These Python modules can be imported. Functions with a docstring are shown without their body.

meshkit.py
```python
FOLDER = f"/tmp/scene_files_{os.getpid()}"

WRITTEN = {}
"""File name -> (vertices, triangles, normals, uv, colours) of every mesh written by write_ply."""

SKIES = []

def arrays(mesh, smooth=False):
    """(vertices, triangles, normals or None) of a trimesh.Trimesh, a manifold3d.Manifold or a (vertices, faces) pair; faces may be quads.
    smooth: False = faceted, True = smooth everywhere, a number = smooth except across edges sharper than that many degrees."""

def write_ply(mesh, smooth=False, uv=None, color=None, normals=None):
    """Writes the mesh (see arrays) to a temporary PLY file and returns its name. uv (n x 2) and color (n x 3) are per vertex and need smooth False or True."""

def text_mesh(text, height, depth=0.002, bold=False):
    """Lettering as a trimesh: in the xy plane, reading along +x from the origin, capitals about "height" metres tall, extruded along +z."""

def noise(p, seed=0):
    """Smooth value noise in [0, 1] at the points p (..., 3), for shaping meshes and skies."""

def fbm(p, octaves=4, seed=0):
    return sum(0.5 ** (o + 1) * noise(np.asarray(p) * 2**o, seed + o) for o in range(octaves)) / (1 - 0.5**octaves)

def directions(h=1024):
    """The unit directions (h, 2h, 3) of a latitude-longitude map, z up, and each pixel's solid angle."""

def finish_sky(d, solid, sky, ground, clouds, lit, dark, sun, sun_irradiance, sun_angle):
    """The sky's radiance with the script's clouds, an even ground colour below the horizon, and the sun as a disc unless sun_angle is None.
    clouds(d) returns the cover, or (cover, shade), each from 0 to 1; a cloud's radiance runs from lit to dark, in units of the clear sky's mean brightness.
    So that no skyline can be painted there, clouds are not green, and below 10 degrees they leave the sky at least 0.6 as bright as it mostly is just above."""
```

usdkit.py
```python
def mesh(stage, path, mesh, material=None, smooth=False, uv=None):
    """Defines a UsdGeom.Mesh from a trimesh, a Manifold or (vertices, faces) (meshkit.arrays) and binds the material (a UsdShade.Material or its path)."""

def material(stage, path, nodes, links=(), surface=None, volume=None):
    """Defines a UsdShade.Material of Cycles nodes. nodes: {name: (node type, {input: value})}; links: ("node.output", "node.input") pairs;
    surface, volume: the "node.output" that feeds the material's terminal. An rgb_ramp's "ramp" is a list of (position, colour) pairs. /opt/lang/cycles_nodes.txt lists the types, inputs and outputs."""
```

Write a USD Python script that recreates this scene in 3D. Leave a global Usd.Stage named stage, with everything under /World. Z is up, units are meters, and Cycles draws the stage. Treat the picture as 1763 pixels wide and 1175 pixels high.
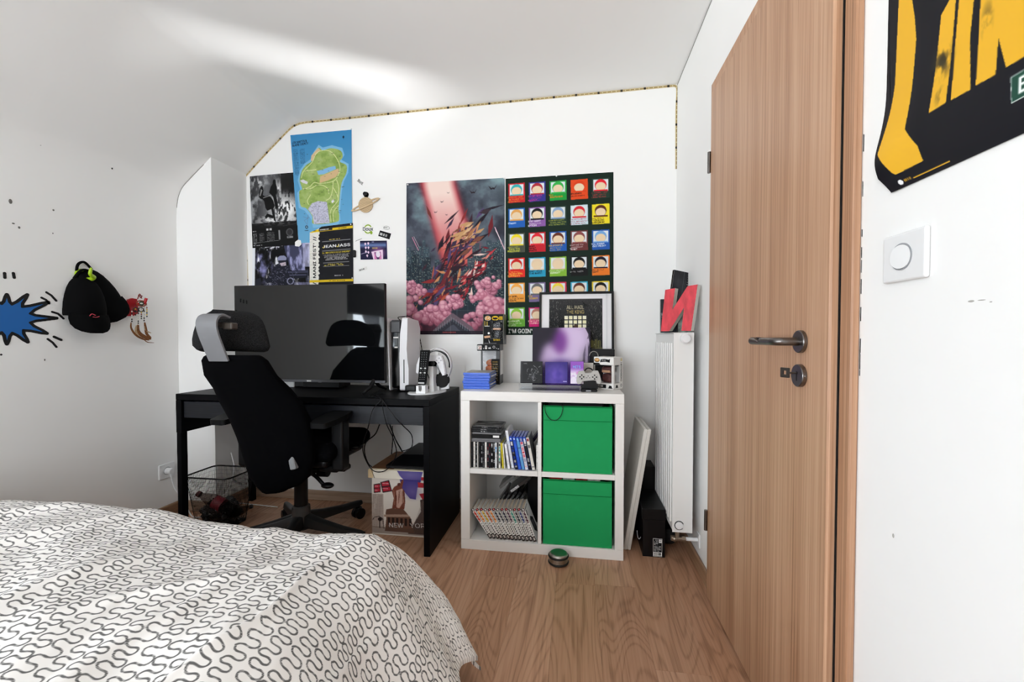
import math, random
import numpy as np, trimesh, manifold3d as m3, usdkit, meshkit
from scipy.spatial import cKDTree
from shapely.geometry import Polygon, LineString, Point
from pxr import Usd, UsdGeom, UsdLux, Gf, Sdf, Vt

stage = Usd.Stage.CreateInMemory()
UsdGeom.SetStageUpAxis(stage, "Z")
UsdGeom.SetStageMetersPerUnit(stage, 1.0)
UsdGeom.Xform.Define(stage, "/World")
random.seed(7)
RNG = np.random.default_rng(7)

# ------------------------------------------------------------------ camera, light, exposure
EXPOSURE = 0.0
FPX, YAW, PITCH, CAMH, CX, CY = 720.0, 0.1495, -0.0208, 1.028, 881.5, 594.5
_R = np.array([math.cos(YAW), math.sin(YAW), 0.0])
_F0 = np.array([-math.sin(YAW), math.cos(YAW), 0.0])
_F = _F0 * math.cos(PITCH) + np.array([0, 0, 1.0]) * math.sin(PITCH)
_U = np.array([0, 0, 1.0]) * math.cos(PITCH) - _F0 * math.sin(PITCH)
EYE = np.array([0.0, 0.0, CAMH])
cam = UsdGeom.Camera.Define(stage, "/World/camera")
mat4 = Gf.Matrix4d(*[float(x) for row in (list(_R) + [0], list(_U) + [0], list(-_F) + [0], list(EYE) + [1]) for x in row])
cam.AddTransformOp().Set(mat4)
cam.CreateHorizontalApertureAttr(36.0)
cam.CreateVerticalApertureAttr(36.0 * 1175 / 1763)
cam.CreateFocalLengthAttr(FPX / 1763 * 36.0)
cam.CreateVerticalApertureOffsetAttr((CY - 587.5) / 1763 * 36.0)
cam.CreateClippingRangeAttr(Gf.Vec2f(0.02, 200))
cam.GetPrim().CreateAttribute("exposure", Sdf.ValueTypeNames.Float).Set(EXPOSURE)

dome = UsdLux.DomeLight.Define(stage, "/World/sky")
dome.CreateIntensityAttr(0.10)
dome.CreateColorAttr(Gf.Vec3f(2.6, 3.0, 3.6))


def rect_light(name, pos, aim, w, h, power, color):
    l = UsdLux.RectLight.Define(stage, "/World/" + name)
    pos, aim = np.array(pos, float), np.array(aim, float)
    z = -(aim - pos); z /= np.linalg.norm(z)
    x = np.cross([0, 0, 1.0], z); x /= np.linalg.norm(x)
    y = np.cross(z, x)
    l.AddTransformOp().Set(Gf.Matrix4d(*[float(t) for r in (list(x) + [0], list(y) + [0], list(z) + [0], list(pos) + [1]) for t in r]))
    l.CreateWidthAttr(w); l.CreateHeightAttr(h); l.CreateIntensityAttr(power); l.CreateColorAttr(Gf.Vec3f(*color))
    return l


# daylight coming in through the window of the left wall and the one behind the camera
rect_light("window_daylight", (-2.75, -0.68, 0.98), (-1.3, -0.25, 1.75), 1.25, 1.15, 19, (0.82, 0.92, 1.0))
rect_light("rear_window_daylight", (-1.45, -2.1, 1.30), (-1.35, 1.0, 1.45), 1.5, 1.6, 9.6, (0.915, 0.96, 1.0))
# the sunlit ground outside throws light up through the left window onto the ceiling
rect_light("lawn_bounce", (-6.0, -4.2, -0.9), (-2.3, -0.7, 1.0), 3.0, 1.5, 36, (0.98, 0.99, 1.0))
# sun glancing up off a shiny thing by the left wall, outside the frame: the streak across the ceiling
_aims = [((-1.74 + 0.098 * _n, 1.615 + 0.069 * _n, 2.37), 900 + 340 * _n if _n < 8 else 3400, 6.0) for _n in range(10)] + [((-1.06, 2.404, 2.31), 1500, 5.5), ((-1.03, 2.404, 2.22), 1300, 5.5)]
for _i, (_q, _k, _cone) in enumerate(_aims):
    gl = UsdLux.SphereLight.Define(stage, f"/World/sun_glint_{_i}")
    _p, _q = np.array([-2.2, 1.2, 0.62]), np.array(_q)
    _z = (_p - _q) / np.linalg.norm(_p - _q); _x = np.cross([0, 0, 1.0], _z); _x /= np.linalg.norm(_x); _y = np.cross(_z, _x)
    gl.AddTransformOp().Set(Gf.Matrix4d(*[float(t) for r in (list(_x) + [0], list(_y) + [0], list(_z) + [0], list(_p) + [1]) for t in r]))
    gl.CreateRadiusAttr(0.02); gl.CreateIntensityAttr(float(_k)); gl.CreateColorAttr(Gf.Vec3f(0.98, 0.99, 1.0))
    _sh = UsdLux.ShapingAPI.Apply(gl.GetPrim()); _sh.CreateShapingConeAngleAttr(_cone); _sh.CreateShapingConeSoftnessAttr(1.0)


def at(u, v, **k):
    """the point of the plane x=, y= or z= that pixel (u, v) of the 1763 x 1175 frame shows"""
    (a, val), = k.items()
    d = _F + _R * (u - CX) / FPX - _U * (v - CY) / FPX
    i = "xyz".index(a)
    return EYE + (val - EYE[i]) / d[i] * d


# ------------------------------------------------------------------ colours and materials
def lin(c):
    if isinstance(c, str):
        c = [int(c[i:i + 2], 16) for i in (1, 3, 5)] if len(c) == 7 else [int(c[i] * 2, 16) for i in (1, 2, 3)]
    c = np.asarray(c, float) / 255.0
    return np.where(c <= 0.04045, c / 12.92, ((c + 0.055) / 1.055) ** 2.4)


LOOKS = "/World/Looks/"
_mats = {}


def mat(name, color, rough=0.5, metal=0.0, spec=0.5, noise=0.0, nscale=30.0, bump=0.0, bscale=200.0, stretch=(1, 1, 1), **more):
    if name in _mats:
        return _mats[name]
    c = lin(color)
    nodes = {"p": ("principled_bsdf", {"base_color": tuple(c), "roughness": rough, "metallic": metal, "specular_ior_level": spec, **more})}
    links = []
    if noise or bump:
        nodes["tc"] = ("texture_coordinate", {})
        nodes["mp"] = ("mapping", {"scale": stretch})
        links.append(("tc.object", "mp.vector"))
    if noise:
        nodes["n"] = ("noise_texture", {"scale": nscale, "detail": 4.0})
        nodes["r"] = ("rgb_ramp", {"ramp": [(0.3, tuple(c * (1 - noise))), (0.7, tuple(np.minimum(c * (1 + noise), 1)))]})
        links += [("mp.vector", "n.vector"), ("n.fac", "r.fac"), ("r.color", "p.base_color")]
    if bump:
        nodes["bn"] = ("noise_texture", {"scale": bscale, "detail": 3.0})
        nodes["b"] = ("bump", {"strength": bump, "distance": 0.002})
        links += [("mp.vector", "bn.vector"), ("bn.fac", "b.height"), ("b.normal", "p.normal")]
    _mats[name] = usdkit.material(stage, LOOKS + name, nodes, links, surface="p.BSDF")
    return _mats[name]


def print_mat(name, rough=0.4, spec=0.4):
    if name not in _mats:
        _mats[name] = usdkit.material(stage, LOOKS + name, {"a": ("attribute", {"attribute": "tint"}), "p": ("principled_bsdf", {"roughness": rough, "specular_ior_level": spec})},
                                      [("a.color", "p.base_color")], surface="p.BSDF")
    return _mats[name]


def glass_mat(name, tint=(1, 1, 1), rough=0.02, amount=0.30):
    if name not in _mats:
        _mats[name] = usdkit.material(stage, LOOKS + name, {"t": ("transparent_bsdf", {"color": tint}), "g": ("glossy_bsdf", {"roughness": rough, "color": (1, 1, 1)}),
                                      "f": ("layer_weight", {"blend": 0.5}), "w": ("math", {"math_type": "power", "value2": 4.0}), "k": ("math", {"math_type": "multiply_add", "value2": amount, "value3": 0.002}), "x": ("mix_closure", {})},
                                      [("f.facing", "w.value1"), ("w.value", "k.value1"), ("k.value", "x.fac"), ("t.BSDF", "x.closure1"), ("g.BSDF", "x.closure2")], surface="x.closure")
    return _mats[name]


def wood_mat(name, cols, vertical=True, scale=1.0, rough=0.45, ring=0.0, axis="z", vary=0.0):
    """wood with fine lines along one axis of object space; cols dark, mid, light"""
    s = {"z": (130, 130, 0.9), "y": (75, 1.4, 75), "x": (1.4, 75, 75)}[axis]
    s2 = {"z": (16, 16, 0.35), "y": (7, 1.1, 7), "x": (1.1, 7, 7)}[axis]
    nodes = {"tc": ("texture_coordinate", {}), "m1": ("mapping", {"scale": tuple(scale * np.array(s))}), "m2": ("mapping", {"scale": tuple(scale * np.array(s2))}),
             "oi": ("object_info", {}), "cx": ("combine_xyz", {}), "ml": ("math", {"math_type": "multiply", "value2": 37.0}), "va": ("vector_math", {"math_type": "add"}),
             "n1": ("noise_texture", {"scale": 1.6, "detail": 5.0, "roughness": 0.65}), "n2": ("noise_texture", {"scale": 0.9 if ring else 1.0, "detail": 1.2 if ring else 3.0, "distortion": 0.7 if ring else 0.0}),
             "w": ("math", {"math_type": "multiply", "value2": 9.0 if ring else 1.0}), "sn": ("math", {"math_type": "sine"}),
             "mx": ("mix_float", {"fac": 0.5 if ring else 0.42}), "r": ("rgb_ramp", {"ramp": [(0.35, tuple(lin(cols[0]))), (0.5, tuple(lin(cols[1]))), (0.67, tuple(lin(cols[2])))]}),
             "b": ("bump", {"strength": 0.08, "distance": 0.001}), "p": ("principled_bsdf", {"roughness": rough, "specular_ior_level": 0.35})}
    links = [("oi.random", "ml.value1"), ("ml.value", "cx.x"), ("ml.value", "cx.y"), ("ml.value", "cx.z"), ("tc.object", "va.vector1"), ("cx.vector", "va.vector2"),
             ("va.vector", "m1.vector"), ("va.vector", "m2.vector"), ("m1.vector", "n1.vector"), ("m2.vector", "n2.vector"), ("n1.fac", "mx.a")]
    if ring:
        nodes["w"] = ("math", {"math_type": "multiply", "value2": 62.0})
        nodes["ab"] = ("math", {"math_type": "absolute"})
        nodes["pw"] = ("math", {"math_type": "power", "value2": 7.0})
        nodes["wk"] = ("math", {"math_type": "multiply"})
        nodes["mr"] = ("math", {"math_type": "multiply_add", "value2": -ring * 3.2, "value3": 0.5 + ring * 0.45})
        links += [("n2.fac", "w.value1"), ("w.value", "sn.value1"), ("sn.value", "ab.value1"), ("ab.value", "pw.value1"), ("pw.value", "wk.value1"), ("n1.fac", "wk.value2"), ("wk.value", "mr.value1"), ("mr.value", "mx.b")]
    else:
        nodes.pop("w"); nodes.pop("sn")
        links += [("n2.fac", "mx.b")]
    links += [("mx.result", "r.fac"), ("n1.fac", "b.height"), ("b.normal", "p.normal")]
    if vary:
        nodes["mv"] = ("map_range", {"from_min": 0.0, "from_max": 1.0, "to_min": 1 - vary, "to_max": 1 + vary})
        nodes["hv"] = ("hsv", {})
        links += [("oi.random", "mv.value"), ("mv.result", "hv.value"), ("r.color", "hv.color"), ("hv.color", "p.base_color")]
    else:
        links.append(("r.color", "p.base_color"))
    _mats[name] = usdkit.material(stage, LOOKS + name, nodes, links, surface="p.BSDF")
    return _mats[name]


WALL = mat("wall_paint", "#f6f5f3", 0.75, spec=0.2, bump=0.05, bscale=90)
CEIL = mat("ceiling_paint", "#f6f6f7", 0.8, spec=0.15)
WHITE = mat("white_lacquer", "#eeece8", 0.32)
WPLAST = mat("white_plastic", "#ececec", 0.35)
BLACKP = mat("black_plastic", "#08080a", 0.4, spec=0.3)
GLOSSB = mat("gloss_black", "#050506", 0.08)
BFAB = mat("black_fabric", "#050507", 0.95, spec=0.06, noise=0.5, nscale=400, bump=0.35, bscale=700)
DGREY = mat("dark_grey_plastic", "#242426", 0.5)
GREYP = mat("grey_plastic", "#9a9ca0", 0.45)
SILVER = mat("brushed_steel", "#a8a49e", 0.32, metal=1.0)
BLKWOOD = mat("black_brown_wood", "#060608", 0.45, noise=0.45, nscale=6, stretch=(1.5, 30, 30), spec=0.08)
PAPER = mat("white_paper", "#f0efec", 0.7)
RUBBER = mat("black_rubber", "#080808", 0.7)
CHROME = mat("chrome", "#d0d0d0", 0.12, metal=1.0)
GREEN = mat("green_felt", "#239c5a", 0.9, spec=0.15, bump=0.15, bscale=400)
GREEN2 = mat("green_felt_seam", "#056a33", 0.9, spec=0.15)
CLEAR = glass_mat("clear_plastic")
PRINT = print_mat("printed_paper", 0.65, 0.2)
PRINTM = print_mat("printed_matt", 0.7, 0.2)
PRINTG = print_mat("printed_gloss", 0.45, 0.2)

# ------------------------------------------------------------------ mesh helpers
cat_ = trimesh.util.concatenate


def bx(x0, y0, z0, x1, y1, z1, b=0.0015):
    x0, x1 = sorted((x0, x1)); y0, y1 = sorted((y0, y1)); z0, z1 = sorted((z0, z1))
    b = min(b, 0.49 * min(x1 - x0, y1 - y0, z1 - z0))
    if b <= 0:
        return trimesh.creation.box(bounds=[[x0, y0, z0], [x1, y1, z1]])
    p = []
    for sx, ax in ((1, x0), (-1, x1)):
        for sy, ay in ((1, y0), (-1, y1)):
            for sz, az in ((1, z0), (-1, z1)):
                p += [(ax, ay + sy * b, az + sz * b), (ax + sx * b, ay, az + sz * b), (ax + sx * b, ay + sy * b, az)]
    return trimesh.convex.convex_hull(np.array(p))


def rbox(x0, y0, z0, x1, y1, z1, r, n=16):
    """box with round edges: the hull of eight spheres"""
    r = min(r, 0.499 * min(abs(x1 - x0), abs(y1 - y0), abs(z1 - z0)))
    s = trimesh.creation.icosphere(2, r).vertices
    lo, hi = np.minimum((x0, y0, z0), (x1, y1, z1)) + r, np.maximum((x0, y0, z0), (x1, y1, z1)) - r
    return trimesh.convex.convex_hull(np.vstack([s + (np.where([i & 1, i & 2, i & 4], hi, lo)) for i in range(8)]))


def rot(m, deg, axis, about=(0, 0, 0)):
    m = m.copy(); m.apply_transform(trimesh.transformations.rotation_matrix(math.radians(deg), axis, about)); return m


def mov(m, x=0, y=0, z=0):
    m = m.copy(); m.apply_translation((x, y, z)); return m


def cyl(p, q, r, n=24, r2=None):
    """round bar from p to q, tapering to r2"""
    p, q = np.array(p, float), np.array(q, float)
    return sweep([p, q], [r, r if r2 is None else r2], n)


def sweep(pts, radii, n=10, cap=True):
    p = np.asarray(pts, float); k = len(p)
    radii = np.broadcast_to(np.asarray(radii, float), (k,))
    t = np.gradient(p, axis=0); t /= np.linalg.norm(t, axis=1, keepdims=True) + 1e-12
    a = np.cross(t[0], [0, 0, 1.0]) if abs(t[0][2]) < 0.9 else np.cross(t[0], [1.0, 0, 0])
    a /= np.linalg.norm(a); fr = []
    for i in range(k):
        a = a - t[i] * (a @ t[i]); a /= np.linalg.norm(a) + 1e-12; fr.append((a, np.cross(t[i], a)))
    ang = np.arange(n) * 2 * np.pi / n
    v = np.vstack([p[i] + radii[i] * (np.cos(ang)[:, None] * fr[i][0] + np.sin(ang)[:, None] * fr[i][1]) for i in range(k)])
    f = []
    for i in range(k - 1):
        for j in range(n):
            a0, a1, b0, b1 = i * n + j, i * n + (j + 1) % n, (i + 1) * n + j, (i + 1) * n + (j + 1) % n
            f += [(a0, a1, b1), (a0, b1, b0)]
    if cap:
        c0, c1 = len(v), len(v) + 1
        v = np.vstack([v, p[0], p[-1]])
        for j in range(n):
            f += [(c0, (j + 1) % n, j), (c1, (k - 1) * n + j, (k - 1) * n + (j + 1) % n)]
    return trimesh.Trimesh(v, np.array(f), process=False)


def spline(pts, n=8):
    p = np.asarray(pts, float)
    q = np.vstack([2 * p[0] - p[1], p, 2 * p[-1] - p[-2]])
    out = []
    for i in range(1, len(q) - 2):
        t = np.linspace(0, 1, n, endpoint=False)[:, None]
        a, b, c, d = q[i - 1], q[i], q[i + 1], q[i + 2]
        out.append(0.5 * (2 * b + (c - a) * t + (2 * a - 5 * b + 4 * c - d) * t ** 2 + (3 * b - a - 3 * c + d) * t ** 3))
    return np.vstack(out + [p[-1:]])


def tube(pts, r, n=8, k=8):
    return sweep(spline(pts, k), r, n)


def lathe(prof, at_=(0, 0, 0), axis="z", n=36):
    """profile [(radius, height)] turned about z (or laid along x / y)"""
    prof = np.asarray(prof, float); k = len(prof); ang = np.arange(n) * 2 * np.pi / n
    v = np.vstack([np.c_[r * np.cos(ang), r * np.sin(ang), np.full(n, h)] for r, h in prof])
    f = [q for i in range(k - 1) for j in range(n) for q in ((i * n + j, i * n + (j + 1) % n, (i + 1) * n + (j + 1) % n), (i * n + j, (i + 1) * n + (j + 1) % n, (i + 1) * n + j))]
    if prof[0][0] > 1e-6:
        v = np.vstack([v, (0, 0, prof[0][1])]); f += [(len(v) - 1, (j + 1) % n, j) for j in range(n)]
    if prof[-1][0] > 1e-6:
        v = np.vstack([v, (0, 0, prof[-1][1])]); f += [(len(v) - 1, (k - 1) * n + j, (k - 1) * n + (j + 1) % n) for j in range(n)]
    if axis == "x": v = v[:, [2, 0, 1]]
    elif axis == "-y": v = np.c_[v[:, 0], -v[:, 2], v[:, 1]]
    elif axis == "-x": v = np.c_[-v[:, 2], -v[:, 0], v[:, 1]]
    m = trimesh.Trimesh(v + np.array(at_), np.array(f), process=True)
    return m


def ext(poly, plane, a, b):
    """polygon extruded between a and b across the plane: 'xz' along y, 'yz' along x, 'xy' along z"""
    poly = Polygon(poly) if not hasattr(poly, "geom_type") else poly
    poly = poly.buffer(0)
    gs = getattr(poly, "geoms", [poly])
    m = cat_([trimesh.creation.extrude_polygon(g, b - a, engine="earcut") for g in gs])
    v = m.vertices.copy()
    if plane == "xz": m.vertices = np.c_[v[:, 0], a + v[:, 2], v[:, 1]]; m.invert()
    elif plane == "yz": m.vertices = np.c_[a + v[:, 2], v[:, 0], v[:, 1]]
    else: m.vertices = np.c_[v[:, 0], v[:, 1], a + v[:, 2]]
    return m


def loft(rings, closed=True):
    """rings of the same number of points -> closed skin"""
    n = len(rings[0]); v = np.vstack(rings); f = []
    for i in range(len(rings) - 1):
        for j in range(n):
            a0, a1, b0, b1 = i * n + j, i * n + (j + 1) % n, (i + 1) * n + j, (i + 1) * n + (j + 1) % n
            f += [(a0, a1, b1), (a0, b1, b0)]
    c0, c1 = len(v), len(v) + 1
    v = np.vstack([v, np.mean(rings[0], 0), np.mean(rings[-1], 0)])
    for j in range(n):
        f += [(c0, (j + 1) % n, j), (c1, (len(rings) - 1) * n + j, (len(rings) - 1) * n + (j + 1) % n)]
    m = trimesh.Trimesh(v, np.array(f), process=False)
    if m.volume < 0: m.invert()
    return m


def to_m3(m):
    m = trimesh.Trimesh(m.vertices, m.faces, process=True)
    return m3.Manifold(m3.Mesh(np.asarray(m.vertices, np.float32), np.asarray(m.faces, np.uint32)))


def from_m3(m):
    k = m.to_mesh(); return trimesh.Trimesh(np.array(k.vert_properties[:, :3]), np.array(k.tri_verts), process=False)


# ------------------------------------------------------------------ things and parts
_names = {}


def numbered(parent, name):
    k = _names.setdefault((parent, name), 0); _names[(parent, name)] += 1
    return f"{parent}/{name}" + (f"_{k:03d}" if k else "")


class T:
    def __init__(s, path, M): s.path, s.M = path, M


def put(prim, label=None, cat=None, group=None, kind=None):
    for k, x in (("label", label), ("category", cat), ("group", group), ("kind", kind)):
        if x: prim.SetCustomDataByKey(k, x)


def thing(name, label, cat, loc=(0, 0, 0), rz=0.0, group=None, kind=None):
    path = numbered("/World", name)
    x = UsdGeom.Xform.Define(stage, path); x.AddTranslateOp().Set(Gf.Vec3d(*map(float, loc)))
    x.AddRotateZOp().Set(float(rz))
    M = trimesh.transformations.translation_matrix(loc) @ trimesh.transformations.rotation_matrix(math.radians(rz), (0, 0, 1))
    put(x.GetPrim(), label, cat, group, kind)
    return T(path, M)


def _mesh(path, m, material, smooth, M=None):
    tint = None
    if isinstance(m, tuple) and len(m) == 3: v, f, tint = m; m = (v, f)
    if M is not None:
        I = np.linalg.inv(M)
        if isinstance(m, tuple): m = (np.asarray(m[0]) @ I[:3, :3].T + I[:3, 3], m[1])
        else: m = m.copy(); m.apply_transform(I)
    u = usdkit.mesh(stage, path, m, material, smooth)
    if tint is not None:
        UsdGeom.PrimvarsAPI(u).CreatePrimvar("tint", Sdf.ValueTypeNames.Color3fArray if tint.ndim == 2 else Sdf.ValueTypeNames.FloatArray, "vertex").Set(
            Vt.Vec3fArray.FromNumpy(tint.astype(np.float32)) if tint.ndim == 2 else Vt.FloatArray.FromNumpy(tint.astype(np.float32)))
    return u


def part(t, name, m, material, smooth=False, label=None, local=False, kind=None):
    """a mesh of world coordinates (or local ones) as a child of a thing or of a part"""
    path = numbered(t.path, name)
    u = _mesh(path, m, material, smooth, None if local else t.M)
    put(u.GetPrim(), label, None, None, kind)
    return T(path, t.M)


def solo(name, m, material, label, cat, group=None, smooth=False, kind=None):
    v = np.asarray(m[0] if isinstance(m, tuple) else m.vertices)
    loc = np.r_[(v.min(0)[:2] + v.max(0)[:2]) / 2, v.min(0)[2]]
    M = trimesh.transformations.translation_matrix(loc)
    path = numbered("/World", name)
    u = _mesh(path, m, material, smooth, M)
    u.AddTranslateOp().Set(Gf.Vec3d(*map(float, loc)))
    put(u.GetPrim(), label, cat, group, kind)
    return T(path, M)


def copy_of(src, name, label, cat, loc, rz=0.0, group=None):
    path = numbered("/World", name)
    x = UsdGeom.Xform.Define(stage, path)
    x.GetPrim().GetReferences().AddInternalReference(src.path)
    x.GetPrim().SetInstanceable(True)
    x.GetPrim().GetAttribute("xformOp:translate").Set(Gf.Vec3d(*map(float, loc)))
    x.GetPrim().GetAttribute("xformOp:rotateZ").Set(float(rz))
    put(x.GetPrim(), label, cat, group)
    return T(path, None)


# ------------------------------------------------------------------ flat print: a sheet whose vertices carry the colours
_glyph = {}


class Sheet:
    def __init__(s, W, H, nx, base="#ffffff"):
        s.W, s.H, s.nx, s.ny = W, H, nx, max(2, int(round(nx * H / W)))
        s.k = nx * 2 / W
        s.a = np.empty((s.ny * 2, nx * 2, 3)); s.a[:] = s.c(base)
        s.Y, s.X = np.mgrid[0:s.ny * 2, 0:nx * 2]; s.X = (s.X + 0.5) / s.k; s.Y = (s.Y + 0.5) / s.k

    @staticmethod
    def c(c):
        return np.array([int(c[i:i + 2], 16) for i in (1, 3, 5)], float) / 255 if isinstance(c, str) and len(c) == 7 else (
            np.array([int(x * 2, 16) for x in c[1:]], float) / 255 if isinstance(c, str) else np.asarray(c, float) / 255)

    def _win(s, x0, y0, x1, y1):
        i0, i1 = max(0, int(x0 * s.k) - 1), min(s.a.shape[1], int(x1 * s.k) + 2)
        j0, j1 = max(0, int(y0 * s.k) - 1), min(s.a.shape[0], int(y1 * s.k) + 2)
        return (slice(j0, j1), slice(i0, i1)) if i1 > i0 and j1 > j0 else None

    def put(s, w, mask, c, al=1.0):
        m = (mask * al)[..., None]; s.a[w] = s.a[w] * (1 - m) + s.c(c) * m

    def rect(s, x0, y0, x1, y1, c, al=1.0):
        w = s._win(x0, y0, x1, y1)
        if w: s.put(w, ((s.X[w] >= x0) & (s.X[w] <= x1) & (s.Y[w] >= y0) & (s.Y[w] <= y1)).astype(float), c, al)

    def poly(s, pts, c, al=1.0):
        p = np.asarray(pts, float); w = s._win(p[:, 0].min(), p[:, 1].min(), p[:, 0].max(), p[:, 1].max())
        if not w: return
        X, Y = s.X[w], s.Y[w]; m = np.zeros(X.shape, bool)
        for (xa, ya), (xb, yb) in zip(p, np.roll(p, -1, 0)):
            if ya != yb: m ^= ((ya > Y) != (yb > Y)) & (X < (xb - xa) * (Y - ya) / (yb - ya) + xa)
        s.put(w, m.astype(float), c, al)

    def ell(s, cx, cy, rx, ry, c, al=1.0, soft=0.0):
        g = 1 + soft
        w = s._win(cx - rx * g, cy - ry * g, cx + rx * g, cy + ry * g)
        if not w: return
        d = np.hypot((s.X[w] - cx) / rx, (s.Y[w] - cy) / ry)
        s.put(w, (d <= 1).astype(float) if not soft else np.clip((1 + soft - d) / (2 * soft), 0, 1), c, al)

    def line(s, pts, wd, c, al=1.0):
        p = np.asarray(pts, float)
        for a, b in zip(p[:-1], p[1:]):
            w = s._win(min(a[0], b[0]) - wd, min(a[1], b[1]) - wd, max(a[0], b[0]) + wd, max(a[1], b[1]) + wd)
            if not w: continue
            d = b - a; L = d @ d + 1e-9
            t = np.clip(((s.X[w] - a[0]) * d[0] + (s.Y[w] - a[1]) * d[1]) / L, 0, 1)
            s.put(w, (np.hypot(s.X[w] - a[0] - t * d[0], s.Y[w] - a[1] - t * d[1]) <= wd / 2).astype(float), c, al)

    def text(s, txt, x, y, h, c, w=None, rot=0.0, bold=False, al=1.0, mid=False):
        if (txt, bold) not in _glyph:
            m = meshkit.text_mesh(txt, 1.0, 0.1, bold)
            v, f = np.asarray(m.vertices), np.asarray(m.faces)
            _glyph[(txt, bold)] = v[:, :2], f[(v[f][:, :, 2] < 0.01).all(1)]
        v, f = _glyph[(txt, bold)]
        width = v[:, 0].max(); sx = h if w is None else w / width
        off = sx * width / 2 if mid else 0
        r = math.radians(rot); cs, sn = math.cos(r), math.sin(r)
        px, py = v[:, 0] * sx - off, -v[:, 1] * h
        q = np.c_[x + px * cs - py * sn, y + px * sn + py * cs]
        for t in q[f]: s.poly(t, c, al)

    def scrib(s, x, y, w, h, c, al=1.0, seed=0, rows=1, gap=None):
        """a line of print too small to read: little strokes"""
        r = np.random.default_rng(seed); gap = gap or h * 1.7
        for i in range(rows):
            xx = x
            while xx < x + w * (1 if i < rows - 1 else 0.7):
                ww = h * r.uniform(0.3, 1.0)
                if r.random() < 0.85: s.rect(xx, y + i * gap, min(xx + ww, x + w), y + i * gap + h, c, al * r.uniform(0.6, 1))
                xx += ww + h * 0.25

    def noise(s, sx, sy=None, seed=0, oct=4, dx=0, dy=0):
        sy = sy or sx
        return meshkit.fbm(np.stack([s.X / sx + dx, s.Y / sy + dy, np.zeros_like(s.X)], -1), oct, seed)

    def blend(s, mask, c):
        c = s.c(c) if not (isinstance(c, np.ndarray) and c.ndim == 3) else c
        s.a = s.a * (1 - mask[..., None]) + c * mask[..., None]

    def done(s):
        a = s.a.reshape(s.ny, 2, s.nx, 2, 3).mean((1, 3))
        return np.where(a <= 0.04045, a / 12.92, ((a + 0.055) / 1.055) ** 2.4)


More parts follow.
